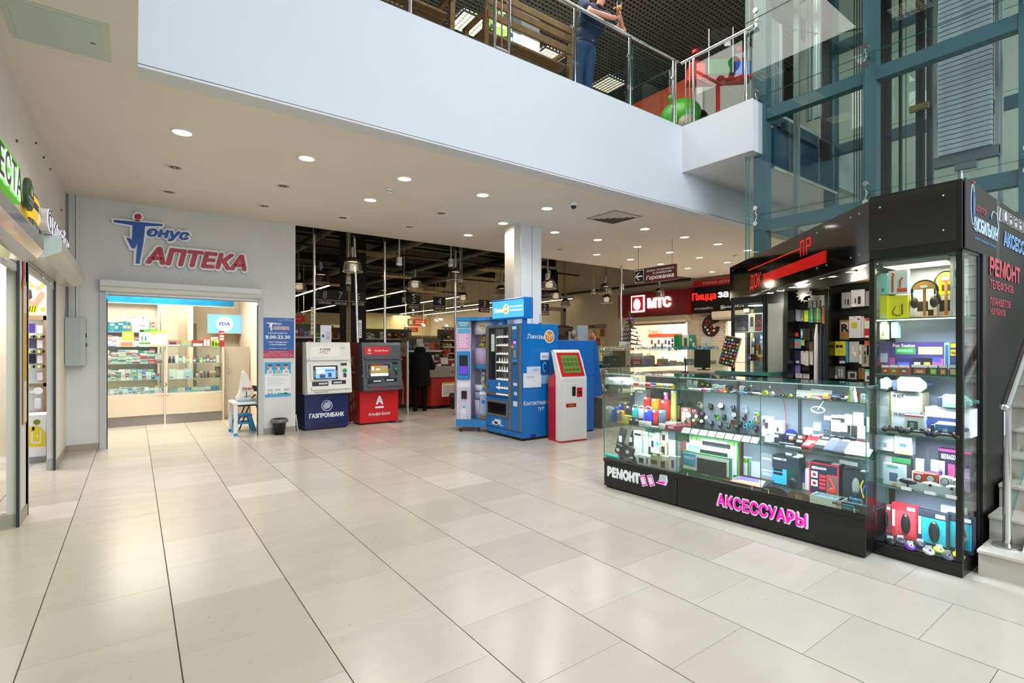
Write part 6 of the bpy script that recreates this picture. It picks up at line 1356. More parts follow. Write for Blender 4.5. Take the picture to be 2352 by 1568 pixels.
# small shelving clutter right behind the blue machine
for i in range(26):
 c=R.choice(gk);px=R.uniform(1372,1398);py=R.uniform(815,895);p=at(px,py,Y=8.8)
 pack('gift_item','%s small gift item, %s in the clutter behind the blue cash machine'%(GP[c],nth(i)),'gift',(p.x,8.8+R.uniform(-.1,.1),p.z),.07,.05,.09,c,group='small gifts in the clutter')
t=T('gift_shelf','low glass gift shelf behind the blue cash machine','shelves',(at(1385,850,Y=8.8).x,8.8,0))
for z in(.6,.85,1.1,1.35):M().box(-.35,.35,-.2,.2,z-.008,z,GLASS,em=mt('a8c4a8',.2),ax='z').obj('glass_shelf',t)
for x in(-.34,.34):M().box(x-.01,x+.01,-.2,.2,0,1.4,mt('9a968a',.4)).obj('side',t)
# == BLACK PHONE-ACCESSORY KIOSK
class Fr:
 def __init__(s,x,y,rz):s.o=Vector((x,y,0));s.rz=rz;s.c=math.cos(rz);s.s=math.sin(rz)
 def L(s,p):dx,dy=p[0]-s.o.x,p[1]-s.o.y;return Vector((dx*s.c+dy*s.s,-dx*s.s+dy*s.c,p[2]))
 def Wd(s,x,y,z):return Vector((s.o.x+x*s.c-y*s.s,s.o.y+x*s.s+y*s.c,z))
 def hz(s,px,py,z):return s.L(at(px,py,Z=z))
 def hy(s,px,py,y):
  a=Vector((0,0,CH));b=at(px,py,X=3.0)if 3.0/(SN+(px-CX)/CF*CS)>0 else None
  la,lb=s.L(a),s.L(b);t=(y-la.y)/(lb.y-la.y);return la+(lb-la)*t
K=Fr(4.058,3.854,math.atan2(-2.42,.096));KL=2.422;KM=.895;KD=.45
KB=mt('121213',.28,noise=.05,scale=20);PINK=mt('ff10c8',.4,emit=.25);PNW=mt('e8f4f6',.4,emit=.1)
ZP,Z1,Z2,Z3=.31,.70,1.10,1.222
BKP=mt('8e95a3',.35);
def glass_case(label,x0,x1):
 t=T('glass_counter',label,'display counter',K.Wd(x0,0,0),K.rz);w_=x1-x0
 M().box(0.003,w_-.003,.0,KD,.02,ZP,KB,.003).obj('plinth',t);M().box(.0,w_,-.012,KD,ZP-.035,ZP,KB,.003).box(.02,w_-.02,.02,KD-.02,0,.02,BLACK).obj('plinth_cap',t)
 M().box(0.0,w_,-.003,KD,Z3-.008,Z3,GLASS,em=EDGE,ax='z').obj('glass_top',t)
 for z,n in((Z1,'middle'),(Z2,'upper')):M().box(.008,w_-.008,.008,KD-.03,z-.006,z,GLASS,em=EDGE,ax='z').obj('glass_shelf',t)
 M().box(.01,w_-.01,.008,KD-.02,ZP,ZP+.004,mt('3a3d42',.15)).obj('case_floor',t)
 for x in((0,w_)if x0 else(0,w_)):M().box(x if x==0 else x-.006,x+.006 if x==0 else x,0.003,KD-.01,ZP,Z3-.009,GLASS,em=EDGE,ax='x').obj('glass_end',t)
 n=1 if not x0 else 2
 js=[0,w_]if n==1 else[0,K.hy(1747,950,0).x-x0,w_]
 for a,b in zip(js,js[1:]):M().box(a+.001,b-.001,-.003,.003,ZP,Z3-.009,GLASS,em=EDGE,ax='y').obj('glass_front',t)
 M().box(.01,w_-.01,KD-.012,KD,ZP,Z3-.01,BKP if x0 else mt('7c8076',.2)).obj('back_panel',t)if x0 else M().box(.01,w_-.01,KD-.012,KD-.006,ZP,Z3-.01,GLASSG).obj('back_panel',t)
 if x0:
  for x in(.36,.9):M().box(x,x+.02,KD-.03,KD-.013,ZP,Z3-.01,mt('5a5f6a',.3,.5)).obj('back_post',t)
 M().box(.02,w_-.02,.012,.018,Z3-.011,Z3-.009,mt('eef4ff',.3,emit=2.5)).obj('led_strip',t)
 lamp('case_led','AREA',(w_/2,.05,Z3-.02),4.5*w_/.9,(.86,.92,1),w_-.1,(rad(25),0,0),.03,parent=t)
 lamp('case_led','AREA',(w_/2,.06,Z2-.012),3*w_/.9,(.86,.92,1),w_-.1,(rad(25),0,0),.03,parent=t)
 lamp('case_led','AREA',(w_/2,.06,Z1-.012),3*w_/.9,(.86,.92,1),w_-.1,(rad(25),0,0),.03,parent=t)
 return t
gc1=glass_case('left glass counter of the black kiosk with white lettering on its plinth',0,KM)
gc2=glass_case('right glass counter of the black kiosk with pink lettering on its plinth',KM,KL)
# lettering on the plinth
def klet(parent,s,a,b,w_,h_,off,x0=0):
 p=K.hy(a,b,0);q=M();tx(q,s,(p.x-x0,-.004,p.z),XV,ZV,w_+.03,h_+.03,PNW,bold=.075,sp=1.05)
 return p,q
p,q=klet(gc1,'РЕМОНТ',1432,1090,.40,.085,0);q2=M();tx(q2,'РЕМОНТ',(p.x,-.008,p.z),XV,ZV,.40,.085,mt('f4fbff',.4,emit=.15),bold=.05,sp=1.05);q.obj('lettering_outline',gc1);q2.obj('lettering',gc1)
a=K.hy(1647,1148,0);b=K.hy(1856,1190,0);w_=b.x-a.x
q=M();tx(q,'АКСЕССУАРЫ',((a.x+b.x)/2-KM,-.004,.168),XV,ZV,w_+.01,.125,PNW,bold=.075,sp=1.04);q.obj('lettering_outline',gc2)
q=M();tx(q,'АКСЕССУАРЫ',((a.x+b.x)/2-KM,-.008,.168),XV,ZV,w_-.02,.10,PINK,bold=.035,sp=1.04);q.obj('lettering',gc2)
for i,px in enumerate((1478,1495,1520)):
 p=K.hy(px,1102,-.0);q=M();s_=.028 if i<2 else .034
 if i<2:
  q.X=Matrix.Translation((p.x,0,p.z))@Matrix.Rotation(-.35,4,'Y');q.box(-s_-.006,s_+.006,-.005,-.002,-.06,.05,PNW,.001).box(-s_,s_,-.008,-.005,-.052,.042,PINK).box(-s_+.008,s_-.008,-.010,-.008,-.04,.03,PNW)
 else:q.prism([(p.x-.07,p.z-.04),(p.x+.05,p.z-.045),(p.x+.07,p.z-.0),(p.x+.06,p.z+.06),(p.x-.02,p.z+.05),(p.x-.03,p.z-.01)],-.005,-.002,PNW).prism([(p.x-.06,p.z-.03),(p.x+.03,p.z-.035),(p.x+.045,p.z-.01),(p.x-.025,p.z-.015)],-.008,-.005,PINK).prism([(p.x-.015,p.z-.003),(p.x+.05,p.z-.003),(p.x+.05,p.z+.05),(p.x-.01,p.z+.042)],-.008,-.005,mt('cfdfe6',.4))
 q.obj(('phone_icon','tablet_icon','laptop_icon')[i],gc1)
for px,py in((1579,1098),(1727,1126),(1765,1140),(1962,1180)):
 p=K.hy(px,py,-.01);M().cyl((p.x-KM,-.008,ZP+.005),(p.x-KM,-.008,ZP+.035),.005,mt('cfc09a',.3,.8),n=8).obj('glass_clamp',gc2)
for px in(1600,1725,1768,1960):
 p=K.hy(px,880,.03);M().cyl((p.x-KM,.03,Z3-.045),(p.x-KM,.03,Z3-.009),.004,mt('a8945a',.3,.8),n=8).sph((p.x-KM,.03,Z3-.05),.008,WHITE,n=8,k=6).obj('glass_stud',gc2)
# == product kinds
def PL(F,x0,y0,x1,y1,s,ox,oy,z,ymin=.05,ymax=.40):
 a,b,c,d=ox+x0/s,oy+y0/s,ox+x1/s,oy+y1/s
 p=F.hz((a+c)/2,d,z);y=min(max(p.y,ymin),ymax)
 l=F.hy(a,d,y);r=F.hy(c,d,y);t_=F.hy((a+c)/2,b,y)
 return(l.x+r.x)/2,y,abs(r.x-l.x),max(t_.z-z,.008)
TAG=mt('f6f7fa',.5)
def put(F,m,name,label,cat,x,y,z,group=None,rz=0,rot=None):
 return m.obj(name,None,F.Wd(x,y,z+.0015),rot or F.rz+rz,label=label,cat=cat,group=group)
def tagged(m,w_,h_,y=-.05):return m.box(-.014,.014,y-.003,y-.001,h_-.03,h_-.008,TAG)
def k_speaker(col,strip=None):
 def f(F,name,label,cat,x,y,w_,h_,z,group):
  t=T(name,label,cat,F.Wd(x,y,z+.0015),F.rz,group);r=w_/2;mm=mt(col,.5)
  M().lathe([(.0001,0),(r*.85,0),(r,h_*.06),(r,h_*.92),(r*.85,h_),(.0001,h_)],(0,0,0),mm,18,True,1,.8).obj('body',t)
  M().lathe([(r*.86,h_*.93),(r*.88,h_*1.005),(r*.3,h_*1.01)],(0,0,0),mt('2a2c30',.4),14,True,1,.8).obj('cap',t)
  if strip:
   q=M()
   for k in range(5):q.prism([(-r*.9,h_*(.1+.16*k)),(r*.9,h_*(.22+.16*k)),(r*.9,h_*(.29+.16*k)),(-r*.9,h_*(.17+.16*k))],-r*.8-.003,-r*.6,mt(strip,.5))
   q.obj('stripes',t)
  M().box(-.014,.014,-r*.8-.006,-r*.8-.004,h_-.03,h_-.005,TAG).obj('price_tag',t)
  return t
 return f
def k_handle(col,hcol='d8c0b0'):
 g=k_speaker(col)
 def f(F,name,label,cat,x,y,w_,h_,z,group):
  t=g(F,name,label,cat,x,y,w_,h_*.86,z,group);r=w_*.4;M().tube([(-r,0,h_*.82),(-r*.8,0,h_*.95),(0,0,h_),(r*.8,0,h_*.95),(r,0,h_*.82)],.006,mt(hcol,.6),6).obj('loop',t);return t
 return f
def k_box(col,prints=(),txt=(),d=.06,tag=True,top=None):
 def f(F,name,label,cat,x,y,w_,h_,z,group):
  o=pack(name,label,cat,F.Wd(x,y+d/2,z+.0015),w_,d,h_,col,prints,F.rz,group,txt,False)
  if tag:M().box(-w_*.25,w_*.2,-d/2-.004,-d/2-.0025,h_-.028,h_-.006,TAG).obj('price_tag',o)
  return o
 return f
def k_watch(col,dial='2a3038',strap=None,rnd=True):
 def f(F,name,label,cat,x,y,w_,h_,z,group):
  t=T(name,label,cat,F.Wd(x,y,z+.0015),F.rz+.12,group);r=min(max(w_*.30,.017),.023);zc=max(h_-.032,.034);st_=mt(strap or col,.5)
  M().box(-.012,.012,.012,.016,0,zc+.02,PLAST).box(-.02,.02,-.02,.02,0,.003,PLAST).obj('stand',t)
  q=M();n=16
  for k in range(n):
   a0,a1=2*PI*k/n,2*PI*(k+1)/n
   P4=[(sx*r*(.62-.15*abs(math.sin(a-2.9))),.004+.027*math.cos(a),zc-.006+.030*math.sin(a))for a in(a0,a1)for sx in(-1,1)]
   q.add([P4[0],P4[1],P4[3],P4[2]],[[0,1,2,3]],st_)
  q.obj('strap',t)
  q=M();q.X=Matrix.Translation((0,-.022,zc+.006))@Matrix.Rotation(-.35,4,'X')
  if rnd:q.cyl((0,0,0),(0,-.010,0),r,mt(col,.25,.5),n=18).cyl((0,-.010,0),(0,-.0115,0),r*.78,mt(dial,.15),n=18)
  else:q.box(-r*.9,r*.9,-.01,0,-r*1.08,r*1.08,mt(col,.25,.4),.003).box(-r*.72,r*.72,-.0115,-.01,-r*.88,r*.88,mt(dial,.12))
  q.obj('watch_case',t);return t
 return f
def k_case(col,prints=(),flat=.5):
 def f(F,name,label,cat,x,y,w_,h_,z,group):
  t=T(name,label,cat,F.Wd(x,y,z+.0015),F.rz,group);L_=max(w_*1.9,h_*1.25);q=M();q.X=Matrix.Translation((0,0,.002))@Matrix.Rotation(flat,4,'X')
  q.box(-w_*.47,w_*.47,0,L_,0,.012,mt(col,.4),.005)
  q.obj('case',t);q=M();q.X=Matrix.Translation((0,0,.002))@Matrix.Rotation(flat,4,'X')
  for a,b,c,d,cc in prints:q.box(w_*(a-.5),w_*(c-.5),L_*b,L_*d,.012,.0128,mt(cc,.4))
  q.box(-w_*.2,w_*.3,L_*.85,L_*.98,.0128,.014,TAG);q.obj('print',t)
  q=M().box(-w_*.4,w_*.4,L_*math.cos(flat)*.75,L_*math.cos(flat)*.78,0,L_*math.sin(flat)*.72,PLAST);q.obj('stand',t);return t
 return f
def k_blob(col,kind='cable'):
 def f(F,name,label,cat,x,y,w_,h_,z,group):
  mm=mt(col,.4);q=M();r=min(w_/2,.04)
  if kind=='cable':q.tube([(r*math.cos(k*.55),r*.6*math.sin(k*.55),.006+.002*(k//6))for k in range(24)],.004,mm,5).box(r*.5,r+.02,-.008,.004,0,.01,mm,.002)
  elif kind=='adapter':q.box(-w_/2,w_/2,-.02,.02,0,h_,mm,.005).box(-w_*.2,w_*.2,-.0215,-.02,h_*.3,h_*.5,mt('9aa0a8',.3))
  elif kind=='ring':q.cyl((0,0,h_/2),(0,-.03,h_/2),w_/2,mm,n=16).cyl((0,-.03,h_/2),(0,-.032,h_/2),w_*.3,WHITE,n=14).box(-w_*.1,w_*.1,-.034,-.032,h_*.4,h_*.55,mt('333333'))
  elif kind=='stick':q.box(-w_/2,w_/2,-.012,.012,0,min(h_,.016),mm,.004)
  elif kind=='roll':q.cyl((-w_/2,0,.02),(w_/2,0,.02),.02,mm,n=12)
  elif kind=='card':q.X=Matrix.Rotation(-.3,4,'X');q.box(-w_/2,w_/2,0,.004,0,h_,mm)
  elif kind=='tool':q.box(-w_/2,w_/2,-.02,.02,0,h_,mm,.004).cyl((w_*.3,-.02,h_*.5),(w_*.3,-.024,h_*.5),h_*.18,mt('c8d82a',.3),n=8)
  return put(F,q,name,label,cat,x,y,z,group)
 return f
def go(F,crop,z,rows,cat,group,name,ymin=.05,ymax=.40):
 s,ox,oy=crop
 for r_ in rows:
  lab,x0,y0,x1,y1,b=r_[:6]
  x,y,w_,h_=PL(F,x0,y0,x1,y1,s,ox,oy,z,ymin,ymax)
  b(F,r_[6]if len(r_)>6 else name,lab,r_[7]if len(r_)>7 else cat,x,y,w_,h_,z,group)
CA,CB,CC_,CD,CE,CG_,CH_=(6.272,1385,850),(9.222,1555,865),(7.839,1735,865),(9.222,1555,1000),(8.4,1735,1020),(6.03,1795,620),(5.227,2015,860)
sp='speakers in the left glass counter'
go(K,CA,Z1,[('grey cylinder speaker at the far left of the speaker row',52,515,130,725,k_speaker('9a9a9c')),('blue cylinder speaker second in the front speaker row',135,525,225,750,k_speaker('2f55b0')),('blue and yellow hazard striped cylinder speaker',208,575,300,760,k_speaker('e0a81a','2a4ab0')),('small bright yellow speaker on the left counter shelf',282,655,372,775,k_box('ecdc20',d=.05)),('small black square speaker beside the yellow one',365,685,445,780,k_box('1e1f24',d=.05)),('small black square speaker left of the white tubs',445,695,535,800,k_box('1c1d22',d=.05)),('violet speaker with a loop behind the striped one',235,455,305,590,k_handle('4a3ac0')),('tan speaker half hidden behind the violet loops',285,455,370,640,k_box('b07a42',d=.05)),('dark speaker with a purple loop',345,475,425,690,k_handle('3a3a3a','5a2ab0')),('turquoise speaker with a pale loop',425,505,512,710,k_handle('2ab0b0')),('light grey speaker with a pale loop',515,515,600,730,k_handle('a8a8ae')),('royal blue speaker with a braided loop',602,525,712,770,k_handle('2a3ad8')),('red speaker in the front row right of the blue one',715,565,810,775,k_speaker('c8242a')),('slate grey speaker at the right of the front row',808,570,915,790,k_speaker('5a6878')),('grey hinged speaker case standing tallest at the back',455,290,625,560,k_box('8e9296',[(.15,.08,.3,.35,'2a2c30'),(.35,.1,.45,.2,'2a2c30')],d=.08)),('dark speaker behind the tall grey case',405,320,455,530,k_speaker('3a3d4a')),('red drum speaker behind the royal blue one',598,375,690,580,k_speaker('d4242a')),('gold brown speaker between two red speakers',703,405,828,600,k_speaker('b8861a')),('large red speaker at the right of the back row',832,425,972,690,k_speaker('cc2a30')),('yellow capped clear bottle microphone',985,290,1065,560,k_speaker('b8a860')),('yellow fronted boxed gadget under the clear bottle',975,515,1055,650,k_box('e2dc2a',[(.2,.2,.8,.7,'e8e8d8')])),('pink handheld microphone behind the red speaker',885,315,940,430,k_speaker('d070a8')),('white tub of wireless earbuds, left one',520,725,597,800,k_speaker('f0eeee')),('white tub of wireless earbuds, middle one',598,735,690,830,k_speaker('f2f2f4')),('white tub of wireless earbuds, right one',808,765,890,850,k_speaker('eef0f2')),('small white gadget between the white tubs',695,775,800,840,k_blob('e9ebee','stick')),('flat dark green box at the right of the speaker shelf',905,700,1075,765,k_box('2a4a3a',d=.12)),('flat pink box on the speaker shelf edge',900,800,1075,860,k_box('d84a6a',d=.12)),('flat salmon box under the green one',890,755,1070,810,k_box('c8a090',d=.1))],'speaker',sp,'speaker')
up='gadgets on the upper left shelf'
go(K,CA,Z2,[('white boxed power bank lying at the left end of the upper shelf',30,110,220,205,k_box('dfe1e2',[(.4,.6,.55,.7,'8a8a8a')],d=.25)),('second white box right of the white power bank box',225,115,330,215,k_box('f4f5f8',d=.22))]+[('%s flash drive, %s from left on the upper left shelf'%(n,nth(i)),290+82*i,165+8*i,360+82*i,218+7*i,k_blob(c,k))for i,(n,c,k)in enumerate((('white','eef0f4','stick'),('silver','b8bcc8','stick'),('orange','f06a30','roll'),('white rounded','f4f4f6','roll'),('red','e8303a','roll'),('navy','3a3d9a','stick'),('yellow','f0c81a','roll'),('pale blue','8ac8e8','roll'),('amber','e8b040','roll')))]+[('long %s pen, %s from left behind the flash drives'%(n,nth(i)),340+110*i,130+8*i,450+110*i,165+8*i,k_blob(c,'stick'))for i,(n,c)in enumerate((('dark','2a2a34'),('white','f0f0f4'),('grey','9a9aa4'),('cyan','2ab0d0'),('pink','e86a9a'),('white capped','f4f4f8')))],'gadget',up,'flash_drive')
bt='boxed holders at the bottom of the left counter'
BXG=[(.08,.35,.6,.8,'2a2c30'),(.1,.82,.4,.92,'5aa82a')]
go(K,CA,ZP,[('white box showing a blue phone on a stand',552,975,745,1200,k_box('cfd4dc',[(.08,.45,.3,.75,'2a4a8a'),(.3,.2,.7,.6,'26282c'),(.75,.1,.95,.4,'33353a'),(.75,.6,.95,.9,'1a3a7a')],d=.1)),('white box with orange writing left of the phone stand box',470,1000,552,1215,k_box('dfe2ea',[(.1,.3,.9,.38,'d8603a'),(.1,.55,.7,.6,'d8603a'),(0,0,1,.06,'2a4a8a')])),('white box with a black bracket picture in the bottom front row',488,1230,682,1395,k_box('e2e5ea',[(.15,.15,.5,.7,'2a2c30'),(.7,.15,.82,.8,'5a5d62')],d=.08)),('green and beige box in the bottom front row',685,1195,820,1420,k_box('c2b898',[(0,.85,1,1,'2f7a3a'),(.05,.2,.7,.5,'3a3a32'),(.05,.7,.5,.8,'6ac82a')])),('beige box with a black clamp picture, bottom front row',822,1245,942,1460,k_box('cfc4a2',[(.1,.1,.6,.6,'2c3030'),(.1,.78,.4,.9,'6ac82a'),(.6,.72,.95,.9,'f0f0f0')])),('white box with a red and blue phone picture',945,1245,1075,1475,k_box('e8e9ec',[(.3,.2,.45,.75,'d83a3a'),(.45,.2,.6,.75,'3a5ac8')])),('white box with a black round holder picture above the red phone box',945,1030,1070,1245,k_box('e3e5e8',[(.4,.45,.75,.75,'2a2c30'),(.1,.2,.5,.32,'33353a')]))],'box',bt,'holder_box',.05,.3)
def stackbox(x0,y0,x1,y1,ybase,zlab,col,pr_):
 a=CA;x,y,w_,h_=PL(K,x0,y0,x1,y1,*a,ZP)
for i,(lab,x0,y0,x1,y1,c,pr_)in enumerate((('white box with a black cylinder picture on the second tier',835,885,960,1030,'ebe9e2',[(.3,.2,.65,.7,'4a3a30')]),('beige box with a black pistol shaped bracket',825,1030,940,1245,'cfc6a6',[(.3,.1,.75,.7,'2c302c'),(.1,.8,.4,.9,'6ac82a')]),('white and blue box behind the bracket boxes',775,905,830,1100,'dfe8f2',[(.2,.1,.9,.4,'2a9ae0')]),('white box with green label in the second tier',675,905,772,1050,'e6ebe6',[(.1,.6,.6,.75,'5ac84a')]),('white box with a green corner in the second tier',585,890,665,1000,'e8ebe8',[(.0,.5,.5,.7,'5ac84a')]),('low white box showing a black speaker pair',460,880,578,945,'dfe2e6',[(.1,.2,.9,.6,'2a2c30')]),('dark green pack hanging under the shelf, left',635,840,735,880,'1a6a5a',[]),('dark green pack hanging under the shelf, right',745,850,845,895,'1a6a5a',[]),('grey box tucked behind the white box',960,880,1060,985,'5a6270',[]))):
 yy=.33-.02*(i%3);l=K.hy(CA[1]+x0/CA[0],CA[2]+y1/CA[0],yy);r=K.hy(CA[1]+x1/CA[0],CA[2]+y0/CA[0],yy)
 z0=max(l.z,ZP+.002);z1=min(r.z,Z1-.01)
 pack('holder_box',lab,'box',K.Wd((l.x+r.x)/2,yy,z0),abs(r.x-l.x),.05,z1-z0,c,pr_,K.rz,'boxed holders at the bottom of the left counter')
 if z0>ZP+.05:M().box(-abs(r.x-l.x)/2,abs(r.x-l.x)/2,-.02,.02,0,z0-ZP-.004,mt('b9bdb4',.4)).obj('plain_carton',None,K.Wd((l.x+r.x)/2,yy,ZP+.004),K.rz,label='plain pale carton under the %s'%' '.join(lab.split()[:10]),cat='box')
def k_mount(F,name,label,cat,x,y,w_,h_,z,group):
 t=T(name,label,cat,F.Wd(x,y,z+.0015),F.rz,group);b_=mt('26282c',.4)
 q=M();q.X=Matrix.Translation((0,0,h_*.6))@Matrix.Rotation(.3,4,'Y');q.box(-w_*.4,w_*.4,-.015,.01,-h_*.3,h_*.4,b_,.01);q.obj('clamp',t)
 M().tube([(0,.01,h_*.5),(w_*.2,.03,h_*.3),(w_*.3,.02,.01)],.014,b_,8).cyl((w_*.2,0,0),(w_*.2,0,.02),w_*.3,b_,n=14).obj('arm',t)
 M().box(-.02,.02,-.02,-.018,h_*.5,h_*.7,TAG).obj('price_tag',t);return t
go(K,CA,ZP,[('black phone mount lying at the left of the bottom shelf',170,1060,290,1270,k_mount),('large black round phone mount on the bottom shelf',265,1080,470,1320,k_mount),('small black mount with a white tag in front',370,1210,480,1330,k_mount),('black bracket on a curved arm, upper left',205,820,330,1240,k_mount),('black clip holder under the speaker shelf',385,855,445,1210,k_mount)],'phone mount','black phone mounts','phone_mount')
go(K,CA,ZP,[('white and turquoise handheld wand on the bottom shelf',45,1215,220,1270,k_blob('2ac8c0','roll'))],'gadget',None,'handheld_wand')
# upper right shelf: small clutter
its=[]
cl=[('black tall adapter',510,80,575,210,'1c1e24','tool'),('black tester tool with a yellow tip',575,115,700,225,'26282e','tool'),('pink cable loop',490,205,590,280,'e84a9a','cable'),('white cube charger',765,160,870,240,'f4f5f8','adapter'),('wide white charger',875,185,965,245,'f0f1f4','adapter'),('white rounded charger',965,175,1040,250,'e8eaf0','adapter'),('black ribbed adapter',1045,185,1150,260,'2a2c30','adapter'),('black cable bundle',725,230,880,300,'22242a','cable'),('red cable coil',885,245,985,310,'d8282a','cable'),('red plug',985,255,1055,290,'d8382a','stick'),('small yellow cap',990,310,1045,345,'f0c81a','stick'),('tiny blue plug',1120,320,1180,350,'2a6ae0','stick'),('black and red adapter',1180,275,1290,330,'2a2224','adapter'),('blue cable coil',1290,300,1440,370,'4a7ae0','cable'),('white boxed charger',1335,195,1435,290,'eceef0','adapter'),('black cube plug',1435,225,1540,300,'202228','adapter'),('black twisted cable',1445,270,1590,360,'1e2026','cable'),('black stick reader',1620,270,1760,320,'24262c','stick'),('pale pink cable',1605,320,1745,370,'e89a90','cable'),('grey clip charger',230,75,300,160,'c8ccd4','adapter'),('white card tag',325,85,415,150,'f8f8fa','card'),('grey boxed adapter',260,165,420,235,'7a7e88','adapter'),('long white flat cable',250,225,500,285,'f6f7fa','stick'),('pale blue flat cable',590,225,760,285,'cfe4f4','stick')]
go(K,CB,Z2,[(a+' on the upper right shelf',b,c,d,e,k_blob(f,g))for a,b,c,d,e,f,g in cl],'adapter','small electronics on the upper right shelf','adapter')
cl=[('yellow ringed white hub',145,255,235,345,'f0e01a','ring'),('white round hub',272,275,350,350,'e8ecf2','ring'),('black round hub',370,300,428,355,'1c2030','ring'),('navy round puck',425,305,480,360,'2a3450','ring'),('dark bronze lens',495,300,560,365,'3a2a1a','ring'),('black lens',550,300,600,360,'1a1a1e','ring'),('yellow and black puck',608,315,668,375,'e8b82a','ring'),('black coiled cable',740,290,880,375,'1e2026','cable'),('white twin charger',750,335,865,385,'f0f0f4','adapter'),('white three port charger',885,325,965,395,'f4f4f6','adapter'),('small orange figure',950,300,1010,375,'f0a040','adapter'),('white curled cable',1010,320,1120,410,'f4f6fa','cable'),('red small plug',1125,340,1190,370,'d83038','stick'),('black oval gadget',1200,385,1330,420,'1e2026','stick'),('yellow orange handle',1240,345,1320,385,'f0a830','roll'),('bright blue slim tool',1280,305,1510,355,'2a9ae8','stick'),('red slim tool',1310,350,1370,400,'d83a34','stick'),('black boxy camera',1370,355,1530,430,'262a34','adapter'),('small black camera',1535,390,1660,440,'1c1e24','adapter'),('white clear pouch',1195,240,1370,310,'eef2f8','card'),('red small toy figure',1805,275,1850,360,'b8282a','adapter'),('white webcam',1900,310,2010,400,'eef0f4','adapter'),('cream earbud case',1905,405,2020,465,'e8e4d8','ring'),('pale blue cable pack',2050,340,2150,400,'a8c8f0','card'),('white paper card',735,240,985,320,'f4f6fa','card'),('tall white paper card',990,225,1200,320,'f8f8fc','card'),('dark slim reader',1460,335,1630,380,'2a2c34','stick'),('small white disc',1630,340,1690,400,'f4f4f4','ring')]
go(K,CC_,Z2,[(a+' towards the right of the upper shelf',b,c,d,e,k_blob(f,g))for a,b,c,d,e,f,g in cl],'adapter','small electronics at the right of the upper shelf','adapter',.05,.36)
x,y,w_,h_=PL(K,1675,190,1825,460,*CC_,Z2);q=M().prism([(-w_*.45,0),(w_*.45,0),(w_*.15,h_),(-w_*.15,h_)],-.03,.03,mt('f6f8fa',.3)).prism([(-w_*.4,.003),(-w_*.15,.003),(.0,h_*.8),(-w_*.13,h_*.8)],-.032,-.03,mt('b8e81a',.3));put(K,q,'triangular_stand','white pointed stand with a lime strip on the upper shelf','stand',x,y,Z2)
# watches
W_=[('rose gold square smart watch, back row',430,530,565,730,'d8b09a','3a2a30','e8d8c0',0),('black square smart watch, back row',650,560,795,740,'2a2c32','3a4048','2a2c32',0),('white round watch with black strap, back row',870,555,1030,745,'e8e4e0','8a90b0','26282e',1),('navy sport watch, back row',1125,590,1260,780,'3a4258','20242e','3a4258',1),('silver square watch, back row',1385,615,1500,800,'dfe0e4','4a5480','e8e8ea',0),('white and lime watch, back row',1635,675,1760,850,'eef0ec','3a4a8a','a8e82a',0),('pink round child watch, middle row',330,680,440,860,'f07a9a','2a4a5a','f07a9a',1),('white round watch, middle row left',240,780,330,920,'e8ebf2','cfd4e0','c8ccd8',1),('white watch with bracelet, middle row',385,790,480,950,'e6e2dc','e8e8ec','b8a890',1),('purple black watch, middle row',490,725,605,930,'3a2c44','5a3a6a','2a2438',1),('white steel watch, middle row',590,810,700,980,'e9edf4','dfe8f4','c8d0dc',1),('green strapped watch, middle row',790,770,890,950,'3a4a3a','20302a','6ac82a',1),('black square watch, middle row',940,780,1060,1000,'2c3038','3a4658','24262c',0),('white round watch with black band, middle row',1180,750,1290,930,'e4e8f0','4a5a7a','24262c',1),('black wide watch, middle row',1370,780,1480,960,'24262e','3a3e4a','24262e',0),('white and yellow child watch',1610,830,1730,1010,'f0f0f0','5a4a7a','f0c020',0),('gold cased watch with dark strap, front row',145,845,250,1040,'c8a068','b8a890','3a3028',1),('gold watch with tan strap, front row',325,870,435,1070,'d8b080','e0c8a0','b87a3a',1),('white dial watch with black strap, front row',490,885,600,1080,'e0e2e8','f0f0f4','2a2c30',1),('black dial steel watch, front row',670,915,800,1090,'3a3e48','6a7080','24262c',1),('copper square phone watch, front row',840,935,985,1115,'c88a6a','4a5a70','3a3438',0),('silver square phone watch, front row',1015,960,1160,1145,'b8bcc0','2a3c34','2c2e34',0),('orange and black square watch, middle right',1160,890,1240,1070,'3a3a3c','26282c','f0702a',0),('black round sport watch, front row',1210,990,1345,1160,'34383e','1c3a2a','24262c',1),('dark green dial square watch',1295,925,1400,1080,'3a3c38','2a3a2a','26282c',0),('turquoise child watch, middle right',1510,900,1630,1080,'4ac0e0','26303a','4ac0e0',1),('turquoise child watch, front row',1410,985,1530,1175,'3ab8dc','26303a','3ab8dc',1),('black ringed sport watch at the front right',1620,1030,1740,1220,'22262e','2a3a5a','22262e',1),('pink square child watch beside the glass joint',1725,930,1830,1100,'f0a8b0','3a4258','f0a8b0',0),('white square watch with pink strap',1815,870,1920,1060,'f0eef0','3a4050','f0a0b0',0)]
go(K,CB,Z1,[(a,b,c,d,e,k_watch(f,g,h,i))for a,b,c,d,e,f,g,h,i in W_],'watch','watches on the middle glass shelf','watch',.04,.40)
